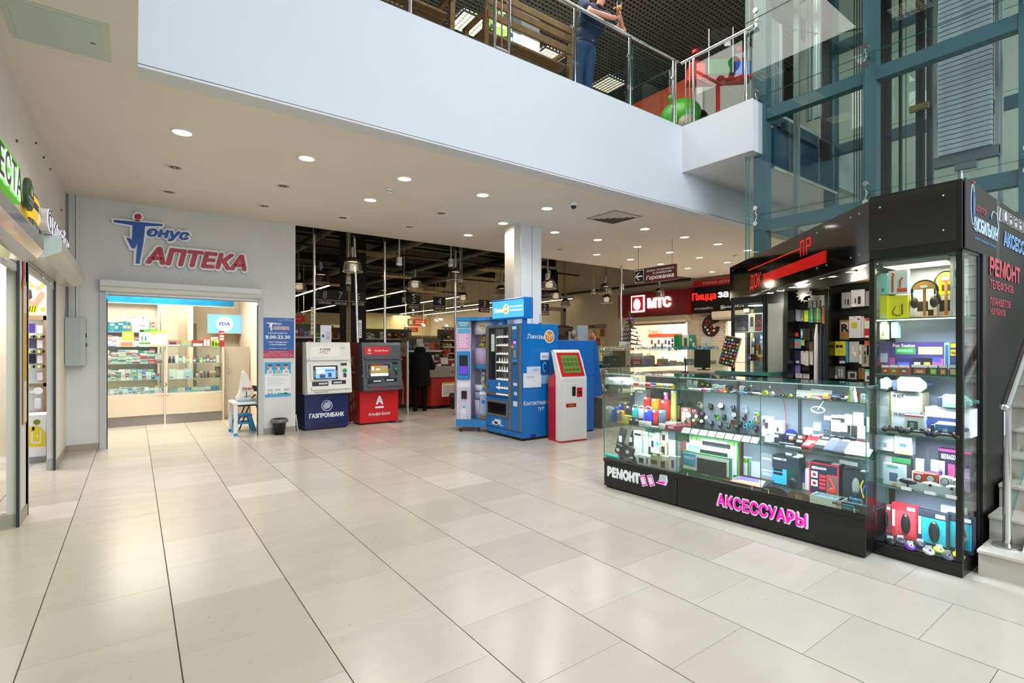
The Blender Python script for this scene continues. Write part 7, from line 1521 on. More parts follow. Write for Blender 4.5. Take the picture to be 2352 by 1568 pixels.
# spec cards standing along the shelf edge under the watches
for i in range(9):
 x0=90+182*i;p0=K.hy(CB[1]+x0/CB[0],1000,.02);p1=K.hy(CB[1]+(x0+172)/CB[0],1000,.02)
 q=M();w_=(p1.x-p0.x)/2;q.X=Matrix.Rotation(-.75,4,'X');q.box(-w_*.93,w_*.93,0,.001,0,.06,TAG)
 for k in range(5):q.box(-w_*.8,w_*(.3+.1*(k%3)),-.0008,0,.008+.009*k,.011+.009*k,mt('9a9ea8',.5))
 put(K,q,'spec_card','white specification card, %s from left in the row under the watches'%NUM[i],'card',(p0.x+p1.x)/2,.012,Z1,'specification cards under the watches')
M().box(-.42,.42,-.03,.03,0,.07,PLAST).obj('display_riser',None,K.Wd(KM+.5,.34,Z1+.001),K.rz,label='clear plastic riser behind the watches',cat='riser')
go(K,CB,Z1,[('clear red framed box of earphones at the left of the watches',85,665,290,800,k_box('d86a72',[(.1,.2,.45,.8,'f0c8cc'),(.5,.2,.9,.8,'f0c8cc')]),'earphone_box'),('white watch box right of the watches',1790,845,2030,1060,k_box('f2f3f8',[(.3,.4,.6,.7,'5a6070')]),'watch_box'),('white box stack by the glass joint',1860,1140,1990,1380,k_box('f4f4f8'),'watch_box')],'box',None,'watch_box')
# right half of the middle shelf: phone cases on tilted stands
cs=[('red ornament phone case, front row',815,1110,1060,1290,'d0202c',[(.2,.3,.8,.5,'f4d8d8'),(.1,.1,.6,.25,'f4d8d8')]),('black and gold floral phone case, front row',1010,1120,1240,1320,'2a2c34',[(.1,.3,.9,.7,'d8d0b0'),(.3,.4,.6,.55,'8a90a0')]),('grey blue glossy phone case, front row',1180,1150,1420,1345,'6a7088',[]),('dark grey phone case with a pen slot, front row',1365,1165,1620,1385,'5a5f72',[(.85,.1,.92,.9,'cfd4e0')]),('plain white boxed case, front row left',1590,1180,1850,1420,'f4f4f8',[]),('plain white boxed case, front row right',1790,1170,2060,1450,'f6f6f2',[]),('slate phone case, second row left',965,960,1150,1110,'565c70',[]),('slate phone case, second row middle',1180,960,1340,1120,'5a6074',[]),('slate phone case, second row right',1320,985,1530,1150,'5c6276',[]),('navy round logo phone case, second row',1510,985,1730,1165,'3a4262',[(.3,.2,.7,.6,'4a5480')]),('pink phone case half hidden by white boxes',1690,1060,1930,1180,'e87a9a',[])]
go(K,CC_,Z1,[(a,b,c,d,e,k_case(f,g,.42))for a,b,c,d,e,f,g in cs],'phone case','phone cases on the middle shelf','phone_case',.04,.3)
cs=[('grey blue tall phone case, upper row',1215,780,1350,960,'565e74',[]),('white tall power bank, upper row',1365,785,1530,980,'f8f8fa',[]),('gold edged clear phone case',1530,840,1660,990,'e0d4b8',[(.15,.1,.85,.85,'e8eef4')]),('black marble phone case with gold edge',1720,890,1850,1060,'3a3a40',[(.0,0,.06,1,'d8b880')]),('white marble phone case with gold edge',1840,890,1985,1110,'eef0f4',[(.0,0,.06,1,'d8b880')]),('white power bank at the top of the case display',1235,710,1370,850,'f6f6fa',[]),('dark boxed case at the top left',1375,690,1485,790,'4a4e5a',[(0,.5,1,1,'f4f4f4')]),('dark boxed case at the top middle',1490,690,1610,830,'4a5060',[(0,.6,1,1,'f4f4f4')]),('white boxed case at the top right',1610,680,1750,870,'f8f8f8',[]),('tallest white boxed case at the top',1765,650,1955,880,'fafaf6',[]),('pale grey upright case by the right glass end',1990,730,2080,1000,'cfd4e0',[]),('dark grey case by the right glass end',2050,890,2140,1030,'5a6478',[]),('light blue boxed cable',1045,825,1185,970,'8fc8e0',[(.1,.1,.9,.7,'dff0f8')]),('white boxed power bank standing in front',870,920,1030,1130,'f2f3f8',[])]
for i,(lab,x0,y0,x1,y1,c,pr_)in enumerate(cs):
 yy=.36 if y1<900 else .30;l=K.hy(CC_[1]+x0/CC_[0],CC_[2]+y1/CC_[0],yy);r=K.hy(CC_[1]+x1/CC_[0],CC_[2]+y0/CC_[0],yy)
 z0=max(l.z,Z1+.003);o=pack('phone_case',lab,'phone case',K.Wd((l.x+r.x)/2,yy,z0),abs(r.x-l.x),.018,min(r.z,Z2-.02)-z0,c,pr_,K.rz,'upright phone cases on the middle shelf',bev=.004)
 if z0>Z1+.01:M().box(-abs(r.x-l.x)*.4,abs(r.x-l.x)*.4,-.012,.012,-(z0-Z1)+.003,-.001,PLAST).obj('stand',o)
go(K,CC_,Z1,[('gold tipped cylinder perfume, %s of the row'%NUM[i],620+75*i,875,690+75*i,975,k_blob(('d8a868','3a3e50','5a6078','e0b880')[i],'roll'))for i in range(4)],'gadget','gold cylinders','gold_cylinder',.1,.36)
x,y,w_,h_=PL(K,535,950,760,1145,*CC_,Z1);q=M().cyl((0,.01,h_*.5),(0,-.02,h_*.5),h_*.5,mt('2a3a9a',.4),n=22).cyl((0,-.02,h_*.5),(0,-.023,h_*.5),h_*.3,mt('4a5ac0',.4),n=18).box(-.03,.05,-.026,-.023,h_*.5,h_*.62,TAG);put(K,q,'round_case','dark blue round headphone case on the middle shelf','case',x,y,Z1)
go(K,CC_,Z1,[('black and red boxed lens beside the red phone case',725,1050,900,1230,k_box('26282c',[(.3,.6,1,.95,'c8302a'),(.1,.25,.7,.5,'f0f0f0')])),('black bottle shaped gadget row by the glass joint',280,1030,480,1170,k_box('2c3040',[(.55,.6,.7,.85,'e83ab0')])),('white price card stack over the black gadgets',240,970,500,1045,k_box('f0f2f6',d=.03)),('white boxed watch with a black square picture',300,800,485,970,k_box('f4f6fa',[(.45,.4,.65,.65,'3a3e48')])),('dark oval cable lying on the shelf',150,1170,420,1225,k_blob('4a5068','stick')),('grey oval cable lying on the shelf',430,1160,700,1225,k_blob('5a6078','stick')),('pale flat ring cable on the shelf edge',540,1235,820,1290,k_blob('cfd6e4','stick'))],'gadget',None,'gadget',.03,.34)
q=M()
for k in range(3):q.tube([(.05*math.cos(a*.6+k),.008*k,.025*math.sin(a*.6+k))for a in range(12)],.004,mt('f4f6fa',.4),5)
q.tube([(0,0,.0),(.03,0,.05),(.05,0,.09)],.004,WHITE,5);p=K.hy(1878,941,.3);q.obj('white_cable_bundle',None,K.Wd(p.x,.3,p.z),K.rz,label='white tied cable bundle hanging above the phone cases',cat='cable')
q=M();p=K.hy(1797,935,.38)
q.tube([(-.05,0,.16),(0,0,.08),(.02,0,-.05),(.02,0,-.2)],.003,mt('c83a4a',.5),5).obj('red_wire',None,K.Wd(p.x,.40,p.z),K.rz,label='thin red wire hanging inside the right counter',cat='wire')
# bottom right: keyboards, headset boxes
def kb_keys(q,x0,z0,w_,h_,y,n=15,r=5):
 for i in range(n):
  for j in range(r):q.box(x0+w_*i/n+.002,x0+w_*(i+1)/n-.002,y-.002,y,z0+h_*j/r+.0015,z0+h_*(j+1)/r-.0015,mt('3a3e44',.4))
def kbbox(lab,x0,x1,z1,y,col,face,lean=.1,name='keyboard_box',extra=None,kx=(.33,.93),kz=(.15,.8),crop=CD):
 l=K.hy(CD[1]+x0/CD[0],1100,y);r=K.hy(CD[1]+x1/CD[0],1100,y);w_=r.x-l.x;t=T(name,lab,'keyboard box',K.Wd((l.x+r.x)/2,y,ZP+.005),(-lean*0,0,K.rz),'boxed keyboards')
 h_=z1-ZP-.005;M().box(-w_/2,w_/2,0,.035,0,h_,mt(col,.4),.002).obj('carton',t);M().box(-w_/2+.012,w_/2-.012,-.0015,0,.045 if col!='1c1c1e' else .01,h_-.012,mt(face,.4)).obj('face_print',t)
 q=M().box(-w_/2+w_*kx[0],-w_/2+w_*kx[1],-.006,-.0015,h_*kz[0],h_*kz[1],mt('1e2024',.35),.003);kb_keys(q,-w_/2+w_*(kx[0]+.01),h_*(kz[0]+.04),w_*(kx[1]-kx[0]-.02),h_*(kz[1]-kz[0]-.1),-.006);q.obj('pictured_keyboard',t)
 if extra:q=M();extra(q,w_,h_);q.obj('print',t)
 return t
def ex1(q,w_,h_):
 q.box(-w_/2+.015,-w_/2+w_*.3,-.003,-.0015,h_*.35,h_*.9,mt('3aa8e0',.4));tx(q,'FREEDOM',(-w_/2+w_*.17,-.005,h_*.72),XV,ZV,w_*.22,.028,WHITE,bold=.05);tx(q,'perfeo',(0,-.004,.022),XV,ZV,.07,.016,WHITE)
 for k in range(3):q.cyl((-w_/2+w_*(.08+.07*k),-.005,h_*.42),(-w_/2+w_*(.08+.07*k),-.003,h_*.42),.012,mt('4a8a2a',.4),n=12)
def leaves(q,x,z,s_,n,c=('4aa82a','8ad82a','2f8a2a')):
 for k in range(n):
  a=-1.2-.35*k;q.prism([(x+s_*.9*k,z),(x+s_*(.9*k+.4),z-s_*1.3),(x+s_*(.9*k+.9),z-s_*.1)],-.004,-.002,mt(c[k%3],.4))
def ex2(q,w_,h_):leaves(q,-w_/2+.02,h_-.012,.03,5);leaves(q,w_/2-.10,h_-.012,.03,3);tx(q,'Natural beauty',(-w_/2+.09,-.004,h_*.62),XV,ZV,.13,.014,mt('5a8a9a',.5),shear=.2)
def ex3(q,w_,h_):tx(q,'REDRAGON',(-w_/2+.13,-.004,h_-.035),XV,ZV,.15,.028,WHITE,bold=.03);q.box(-w_/2,w_/2,-.003,-.001,h_-.008,h_,mt('d0281c',.4)).box(w_/2-.012,w_/2-.006,-.003,-.001,0,h_,mt('d0281c',.4)).box(w_/2-.11,w_/2-.03,-.004,-.002,h_-.06,h_-.02,mt('dcd8d0',.4))
def ex4(q,w_,h_):leaves(q,-w_/2+.03,h_-.01,.03,5,('5ab0c8','8acfe0','5ab0c8'))
kbbox('green and blue keyboard box standing at the front',105,1130,.525,.07,'2f7a44','e6ebee',extra=ex1)
kbbox('pale blue keyboard box behind the front one',190,1150,.585,.13,'dfe4e6','cfe6f0',extra=ex4,kz=(.5,.88))
kbbox('white keyboard box with green leaves',245,1290,.655,.19,'3a8a44','e6e9f0',extra=ex2,kx=(.3,.86),kz=(.5,.9))
kbbox('black keyboard box with red edge at the back',345,1370,.685,.26,'1c1c1e','1c1c1e',extra=ex3,kz=(.1,.55))
go(K,CD,ZP,[('thin leafy keyboard box edge right of the others',1350,470,1530,860,k_box('e6e8f0',[(.8,0,1,1,'3a8a44'),(0,.75,.8,.95,'6ac82a')],tag=False),'keyboard_box','keyboard box'),('red and grey boxed gadget at the far left',85,145,240,540,k_box('c8505a',[(.1,.1,.9,.6,'5a5f68')],tag=False))],'box',None,'gadget_box',.05,.36)
go(K,CD,ZP,[('crumpled clear plastic bag behind the glass joint',1570,560,1760,900,k_box('c8ccd4',d=.03,tag=False))],'bag',None,'plastic_pack',.3,.36)
p=K.hz(1700,1118,ZP);q=M();q.X=Matrix.Translation((0,0,.01))@Matrix.Rotation(.12,4,'X');q.box(-.17,.17,0,.22,0,.008,mt('1a1a20',.3)).prism([(-.16,.01),(.16,.01),(.12,.17),(-.1,.17)],.008,.010,mt('b89a90',.3),'z').prism([(-.12,.06),(.1,.1),(.06,.17),(-.08,.17)],.010,.011,mt('6a5ac0',.3),'z').prism([(-.1,.03),(.14,.03),(.1,.07),(-.06,.08)],.010,.0115,mt('d8a070',.3),'z').box(-.17,.17,0,.006,.008,.0105,mt('d03a34',.4));put(K,q,'mouse_mat_pack','colourful printed mouse mat pack lying flat beside the keyboards','mouse mat',p.x+.0,.06,ZP)
def k_hbox(base,face,side,words,wcol,kind=0):
 def f(F,name,label,cat,x,y,w_,h_,z,group):
  t=T(name,label,cat,F.Wd(x,y+.05,z+.0015),F.rz,group);d=.06
  M().box(-w_/2,w_/2,-d,d,0,h_,mt(base,.35),.002).obj('carton',t)
  q=M();
  if kind==0:q.box(-w_/2,w_*.05,-d-.0015,-d,h_*.1,h_*.58,mt('2a9ae0',.4)).box(w_*.05,w_/2-.01,-d-.002,-d,h_*.02,h_*.7,mt('0f3a3c',.1)).box(-w_*.45,-w_*.1,-d-.003,-d-.0015,h_*.5,h_*.58,BLACK).box(-w_*.45,-w_*.1,-d-.003,-d-.0015,h_*.38,h_*.46,BLACK).sph((w_*.27,-d,h_*.2),w_*.17,mt('16181c',.4),ry=.012,rz=h_*.16)
  elif kind==1:
   q.box(-w_/2,w_/2,-d-.0012,-d,0,h_,mt('d8202c',.4)).box(-w_/2+.01,w_/2-.01,-d-.002,-d-.0012,.01,h_-.01,mt(base,.4)).box(w_*.1,w_/2,-d-.003,-d-.002,h_*.05,h_*.68,mt('d8202c',.4)).box(w_*.13,w_/2-.004,-d-.004,-d-.003,h_*.08,h_*.64,mt('6a5a5c',.15))
   for k in range(2):q.box(-w_*.42,-w_*.2,-d-.0035,-d-.002,h_*(.25+.27*k),h_*(.45+.27*k),mt('e8d8d8',.4)).sph((-w_*.31,-d-.004,h_*(.35+.27*k)),.014,mt('8a2028',.4),ry=.003)
   for k in range(4):q.box(-w_*.14,w_*.07,-d-.0035,-d-.002,h_*(.2+.12*k),h_*(.28+.12*k),mt('d8303a',.4))
   q.tube([(w_*.2,-d-.006,h_*.6),(w_*.36,-d-.006,h_*.3)],.009,mt('d84a3a',.3),6).sph((w_*.3,-d-.003,h_*.2),w_*.13,mt('c83a34',.3),ry=.01)
  else:q.sph((w_*.08,-d,h_*.5),w_*.17,mt('8a8c8e',.5),ry=.006,rz=h_*.3).sph((w_*.08,-d-.004,h_*.3),w_*.1,mt('3a3c3e',.5),ry=.006).tube([(w_*.4,-d-.006,h_*.75),(w_*.3,-d-.006,h_*.55),(w_*.42,-d-.006,h_*.2)],.006,mt('f0c81a',.4),6).tube([(w_*.46,-d-.006,h_*.6),(w_*.36,-d-.006,h_*.3)],.006,mt('2a6ae0',.4),6)
  for(s,ax_,az,ww,hh)in words:tx(q,s,(w_*ax_,-d-.012 if kind==2 else-d-.005,h_*az),XV,ZV,w_*ww,h_*hh,mt(wcol,.4),bold=.04,shear=.1)
  q.obj('print',t);M().box(w_*.2,w_*.45,-d*.5,d*.5,h_,h_+.004,TAG).obj('price_tag',t);return t
 return f
go(K,CE,ZP,[('dark and blue headset box with a black headset inside',335,240,850,800,k_hbox('1f2c3c','','',[('WARHEAD S-500',-.2,.9,.5,.07)],'e8f0f4',0)),('dark blue headset box with a red frame and red headset',1045,375,1620,930,k_hbox('1c2444','','',[('REDRAGON',-.15,.84,.5,.08)],'f4f4f8',1)),('dark headset box with a growling face print',1690,520,2140,1090,k_hbox('1e2c34','','',[('TAIPAN',.1,.1,.55,.12)],'4ac0f4',2))],'headset box','boxed headsets','headset_box',.12,.3)
x,y,w_,h_=PL(K,100,200,340,760,*CE,ZP);pack('headset_box','grey reflective headset box behind the glass joint','headset box',K.Wd(x,.34,ZP+.005),w_,.05,h_*1.0,'8a9098',[(.05,.4,.95,.45,'b8bec6'),(.1,.8,.8,.86,'c8ccd4'),(.1,.25,.9,.35,'a8b0b8')],K.rz)
def k_blister(col,prints=(),txt=(),low=.45):
 def f(F,name,label,cat,x,y,w_,h_,z,group):
  t=T(name,label,cat,F.Wd(x,y+.04,z+.0015),F.rz,group);n=10;hh=h_*.75
  q=M().prism([(-w_/2,0),(w_/2,0)]+[(w_/2*math.cos(PI*k/n),hh*.35+hh*.65*math.sin(PI*k/n))for k in range(n+1)],-.045,-.04,mt(col,.4));q.obj('card_front',t)
  M().prism([(-w_/2+.003,0),(w_/2-.003,0)]+[(w_/2*.97*math.cos(PI*k/n),hh*.33+hh*.62*math.sin(PI*k/n))for k in range(n+1)],-.039,.06,PLAST).obj('clear_shell',t)
  M().sph((0,.01,.02),w_*.25,mt('2a2c34',.3),ry=.03,rz=.018).obj('mouse',t)
  q=M()
  for a,b,c,d,cc in prints:q.box(w_*(a-.5),w_*(c-.5),-.047,-.045,hh*b,hh*d,mt(cc,.4))
  for s,ax_,az,ww,hh_,cc in txt:tx(q,s,(w_*ax_,-.048,hh*az),XV,ZV,w_*ww,hh*hh_,mt(cc,.4),bold=.04)
  if q.v:q.obj('print',t)
  return t
 return f
go(K,CE,ZP,[('dark arched mouse blister at the shelf front, leftmost',130,770,620,1000,k_blister('2e2c2a',[(0,0,1,.06,'e87a80'),(.1,.45,.3,.55,'b8b0a8')])),('brown arched mouse blister second at the shelf front',620,860,1100,1110,k_blister('7a5a46',[(.35,.1,.42,.6,'b89a88'),(.45,.1,.6,.6,'9a7a68')]))],'mouse box','mouse blisters','mouse_blister',.02,.2)
def k_tray(col,inner,txt=()):
 def f(F,name,label,cat,x,y,w_,h_,z,group):
  t=T(name,label,cat,F.Wd(x,y+.07,z+.0015),F.rz,group);hh=min(h_*.55,.07)
  M().box(-w_/2,w_/2,-.07,-.066,0,hh,mt(col,.4)).box(-w_/2,w_/2,.05,.054,0,hh,mt(col,.4)).box(-w_/2,-w_/2+.004,-.066,.05,0,hh,mt(col,.4)).box(w_/2-.004,w_/2,-.066,.05,0,hh,mt(col,.4)).obj('carton',t)
  M().box(-w_/2+.005,w_/2-.005,-.065,.049,.004,hh-.02,mt(inner,.4)).obj('inner_tray',t);M().box(-w_/2,w_/2,-.07,.054,hh,hh+.001,GLASS).obj('clear_lid',t)
  q=M()
  for s,ax_,az,ww,hh_,cc in txt:tx(q,s,(w_*ax_,-.072,hh*az),XV,ZV,w_*ww,hh*hh_,mt(cc,.4),bold=.04)
  if q.v:q.obj('print',t)
  return t
 return f
go(K,CE,ZP,[('open white and cyan box with a barcode at the front',1050,900,1660,1210,k_tray('e2e2d6','2aa8d8',[('|||||||',.3,.6,.15,.3,'3a3a3a')])),('low dark brown and cyan mouse box at the front right',1560,1020,2160,1320,k_tray('3a2c26','3a8ab0',[('WINNING',-.1,.7,.4,.25,'3ac0e0'),('SERIES RUSH',-.02,.35,.55,.22,'3ac0e0'),('HIS',-.38,.6,.15,.3,'c8402a')]))],'mouse box',None,'mouse_box',.01,.2)
go(K,CE,ZP,[('blue and beige slim box between the headset boxes',880,540,955,850,k_box('3a4a8a',[(0,0,1,.4,'c8c4b0')],tag=False)),('tall plain white box between the headset boxes',960,480,1040,860,k_box('eef0f6',tag=False))],'box',None,'slim_box',.2,.36)
def stand_tag(i,F,px,py,z,y,lab):p=F.hy(px,py,y);M().box(-.025,.025,0,.002,0,.03,TAG).box(-.002,.002,0,.002,-(p.z-z)+.002,0,PLAST).obj('price_card',None,F.Wd(p.x,y,p.z),F.rz,label=lab,cat='price card',group='white price cards in the counter')
for i,(x_,y_)in enumerate(((640,235),(860,255),(1690,375),(1800,400),(1900,420))):stand_tag(i,K,CE[1]+x_/CE[0],CE[2]+y_/CE[0],ZP,.37,'white upright price card, %s from left behind the headset boxes'%NUM[i])
# == TALL GLASS CASE
TC=Fr(4.327,1.476,math.atan2(-.518,-.009));TWd,TD,TT=.528,.40,2.14
t=T('tall_display_case','tall black framed glass display case at the near corner of the kiosk','display case',TC.Wd(0,0,0),TC.rz)
M().box(0,TWd,-.0,TD,.0,.075,KB,.003).box(-.0,TWd,-.01,TD,.075,.095,KB,.002).obj('plinth',t)
M().box(.01,TWd-.01,.01,TD-.01,.095,.1,mt('1a1c20',.2)).obj('case_floor',t)
for x,y in((0,0),(TWd-.036,0),(0,TD-.036),(TWd-.036,TD-.036)):M().box(x,x+.036,y,y+.036,.095,TT,KB,.002).obj('post',t)
M().box(.036,TWd-.036,0.004,.01,.1,TT-.02,GLASS).obj('glass_front',t);M().box(TWd-.010,TWd-.004,.036,TD-.036,.1,TT-.02,GLASS).obj('glass_side',t);M().box(.004,.010,.036,TD-.036,.1,TT-.02,GLASS).obj('glass_side',t)
M().box(.036,TWd-.036,TD-.014,TD-.006,.1,TT-.02,mt('8a90a4',.35)).obj('back_panel',t)
M().box(0,TWd,0,TD,TT-.02,TT,KB).obj('top_frame',t)
TS=[.10,.499,.889,1.303,1.70]
for z in TS[1:]:
 s_=M().box(.012,TWd-.012,.014,TD-.02,z-.006,z,GLASS,em=EDGE,ax='z').obj('glass_shelf',t)
 if z>1.6:M().box(.04,TWd-.04,.016,.022,z-.014,z-.007,mt('fbf2dc',.3,emit=5)).obj('led_strip',s_)
M().box(.06,TWd-.1,.06,TD-.08,TT-.06,TT-.025,mt('9a9a98',.5)).box(.065,TWd-.105,.065,TD-.085,TT-.062,TT-.06,mt('ffe2b8',.4,emit=2.2)).obj('light_panel',t)
M().tube([(TWd-.03,TD-.05,.15),(TWd-.034,TD-.05,1.6)],.003,mt('b02a3a',.5),5).obj('red_wire',t)
lamp('case_lamp','AREA',(TWd/2,.17,TT-.07),5,(1,.9,.72),.3,sy=.2,parent=t)
for z in TS[1:]:lamp('case_led','AREA',(TWd/2,.05,z-.02),2.6,(.84,.88,1),TWd-.12,(rad(25),0,0),.03,parent=t)
H=CH_
def tp(lab,cat,x0,y0,x1,y1,z,b,name,g=None,crop=CH_,ymin=.05,ymax=.33):go(TC,crop,z,[(lab,x0,y0,x1,y1,b)],cat,g,name,ymin,ymax)
CI,CJ=(3.135,1900,400),(3.137,1950,850)
# top shelf
tp('pale green tall earphone box, top left of the tall case','box',385,712,445,870,TS[4],k_box('9ad8cc',tag=False),'earphone_box',None,CI)
p0=TC.hy(CI[1]+395/CI[0],CI[2]+1020/CI[0],.2)
def slot(lab,name,cat,x0,y0,x1,y1,y,col,prints=(),txt=(),crop=CI,d=.05,base=None,F=TC,group=None):
 l=F.hy(crop[1]+x0/crop[0],crop[2]+y1/crop[0],y);r=F.hy(crop[1]+x1/crop[0],crop[2]+y0/crop[0],y);z0=l.z if base is None else base
 return pack(name,lab,cat,F.Wd((l.x+r.x)/2,y,z0+.0015),abs(r.x-l.x)*.985,d,r.z-z0-.003,col,prints,F.rz,group,txt)
bpy.data.objects.remove(bpy.data.objects['earphone_box.001'])if 'earphone_box.001' in bpy.data.objects else None
slot('yellow tall earphone box in the lower left top shelf corner','earphone_box','box',388,872,442,1025,.08,'e8e020',[(.1,.02,.9,.2,'c8c8a0')],base=TS[4]);slot('pale green tall earphone box on top of the yellow one','earphone_box','box',390,712,443,868,.08,'9ad8cc',[(.2,.1,.6,.3,'6a9a90')])
o=slot('yellow box with black neckband earphones pictured','earphone_box','box',447,868,590,1025,.1,'eee01c',base=TS[4]);w_=.06
q=M().tube([(-.03,-.03,.05),(-.025,-.03,.03),(.0,-.03,.018),(.03,-.03,.03),(.025,-.03,.09),(.03,-.03,.1)],.003,BLACK,5).tube([(-.03,-.03,.05),(-.01,-.03,.09)],.002,BLACK,5).obj('print',o)
o=slot('white box with red earphones pictured','earphone_box','box',450,685,588,866,.1,'ebebee',[(.45,.05,.98,.22,'f04a3a')]);q=M().tube([(-.03,-.03,.01),(-.03,-.03,.12),(-.02,-.03,.14),(-.035,-.03,.15)],.006,mt('c8202c',.4),6).tube([(.015,-.03,.04),(.015,-.03,.09),(.03,-.03,.11)],.005,mt('c8202c',.4),6).obj('print',o)
slot('white slim earphone box by the corner post, upper','earphone_box','box',915,630,962,815,.09,'eceeee',[(.3,.4,.7,.7,'2a4a5a')]);slot('white slim box by the corner post, lower','earphone_box','box',914,820,962,1010,.09,'f2f2f2',[(.45,.2,.55,.8,'b8b8b8')],base=TS[4])
def headstand(lab,x0,y0,x1,yb,y):
 c=(x0+x1)/2;l=TC.hy(CI[1]+x0/CI[0],CI[2]+yb/CI[0],y);r=TC.hy(CI[1]+x1/CI[0],CI[2]+y0/CI[0],y);w_=r.x-l.x;h_=r.z-TS[4]
 t=T('headphone_stand',lab,'headphone stand',TC.Wd((l.x+r.x)/2,y,TS[4]+.0015),TC.rz,'headphones on wooden stands');WD=mt('c08a4a',.45,noise=.2,scale=18)
 M().box(-w_*.5,w_*.5,-.04,.04,0,.012,WD,.004).obj('base',t);M().cyl((0,0,.012),(0,0,h_*.8),.009,WD).obj('post',t)
 n=10;M().prism([(w_*.42*math.cos(PI*k/n),h_*.75+h_*.2*math.sin(PI*k/n))for k in range(n+1)],-.012,.012,WD).obj('half_disc',t)
 M().tube([(w_*.48*math.cos(PI*k/12),0,h_*.68+h_*.3*math.sin(PI*k/12))for k in range(13)],.009,BLACK,8).obj('headband',t)
 for s in(-1,1):M().tube([(s*w_*.48,0,h_*.7),(s*w_*.46,0,h_*.45)],.006,BLACK,6).sph((s*w_*.36,-.01,h_*.4),.022,mt('1c1c1e',.4),ry=.035,rz=.04).obj('ear_cup',t)
 M().box(-.02,.02,-.016,-.013,h_*.78,h_*.84,TAG).obj('price_tag',t)
headstand('wooden headphone stand with black headphones, left one',605,750,800,1015,.13)
headstand('wooden headphone stand with silver and black headphones, right one',770,680,945,1005,.20)
slot('white box with black earbuds pictured behind the left stand','earbud_box','box',640,855,800,1005,.25,'d9dde2',[(.1,.3,.6,.7,'222428'),(.6,.1,.85,.35,'222428')],base=TS[4],crop=CI);slot('white box with black earbuds behind the right stand','earbud_box','box',805,870,915,1000,.28,'d4d8de',[(.1,.3,.9,.8,'222428')],base=TS[4]);slot('yellow box high behind the right stand','earbud_box','box',812,740,915,870,.3,'d8d01a',[(.2,.2,.8,.6,'3a3a20')])
M().box(-.05,.05,-.02,.02,0,TS[4]*0+.15,mt('a8a49c',.5)).obj('plain_carton',None,TC.Wd(.44,.3,TS[4]+.002),TC.rz,label='plain grey carton under the yellow box on the top shelf',cat='box')
for i in range(4):M().box(-.02,.02,-.12,.12,0,.1,mt(('d8d8d8','cfcdc8','dcdad6','c8c6c2')[i],.4)).obj('phone_carton',None,TC.Wd(TWd-.07,.22,TS[4]+.002+.101*i),TC.rz,label='pale carton, %s up in the stack at the side glass'%NUM[i],cat='box',group='pale cartons by the side glass')
# shelf 4 (z 1.303): game boxes
o=slot('purple game console box with two racing cars','console_box','box',455,1205,850,1380,.3,'4a3a7a',[(.0,.0,1,.35,'b85a9a'),(.55,.5,.98,.8,'d8d088'),(.12,.5,.5,.78,'4a9a5a'),(.15,.6,.45,.7,'8ad89a'),(.6,.6,.9,.7,'f0e8c0'),(.65,.2,.95,.38,'4a5ac8')],[('Fun Station',.28,.86,.42,.14,'f4e8f0')])
slot('clear game cartridge pack behind the glass, far left','console_box','box',385,1205,452,1370,.28,'5a4a8a',[(.1,.1,.9,.5,'c8c8d8')])
slot('dark perforated box with a yellow burst beside the purple box','speaker_box','box',890,1210,1000,1450,.26,'2a3a5a',[(.05,.6,.6,.78,'f0d020'),(.05,.85,.5,.97,'f0e020')],[('SEGA',.3,.69,.4,.08,'2a2a2a')],base=TS[3]);slot('blue boxed gadget strip beside the purple box','speaker_box','box',850,1210,890,1400,.28,'8ac0e0',[(.2,.1,.8,.9,'3a5a9a')])
slot('carton under the purple game box','plain_carton','box',455,1380,850,1445,.31,'3a3040',(),base=TS[3])
for i,(x0,x1,c,c2)in enumerate(((490,612,'2a2a6a','5a5ad0'),(618,685,'1c2430','c8c8d0'),(690,755,'1e2028','d8b85a'))):slot('game cartridge, %s in the upper cartridge row'%NUM[i],'game_cartridge','game cartridge',x0,1320,x1,1400,.19,c,[(.15,.1,.85,.6,c2)],(),d=.02,group='game cartridges',base=None);
for i,(x0,x1,c,c2)in enumerate(((395,450,'e84a1a','8a3a2a'),(455,515,'e85020','6a8a3a'),(520,595,'e84a1a','3a5a7a'),(610,728,'181c28','b85a3a'),(738,798,'181c28','8ac83a'),(810,866,'181c28','d87a3a'),(880,945,'181c28','d8c88a'))):slot('game cartridge, %s in the lower cartridge row, %s shell'%(NUM[i],'orange' if i<3 else 'black'),'game_cartridge','game cartridge',x0,1378,x1,1446,.07,c,[(.12,.12,.88,.7,c2),(.3,.25,.7,.5,'e8c8a0'),(0,.8,1,1.1,'f4f4f8')],(),d=.02,group='game cartridges',base=TS[3])
slot('pale vertical cable boxes at the left above the game box','cable_box','box',388,1060,440,1190,.1,'c8c89a',[(.3,.2,.6,.6,'8a8a6a')]);slot('turquoise cable box above the game box','cable_box','box',470,1060,520,1180,.12,'8ac8c8',[(.3,.2,.7,.6,'e8f4f4')])
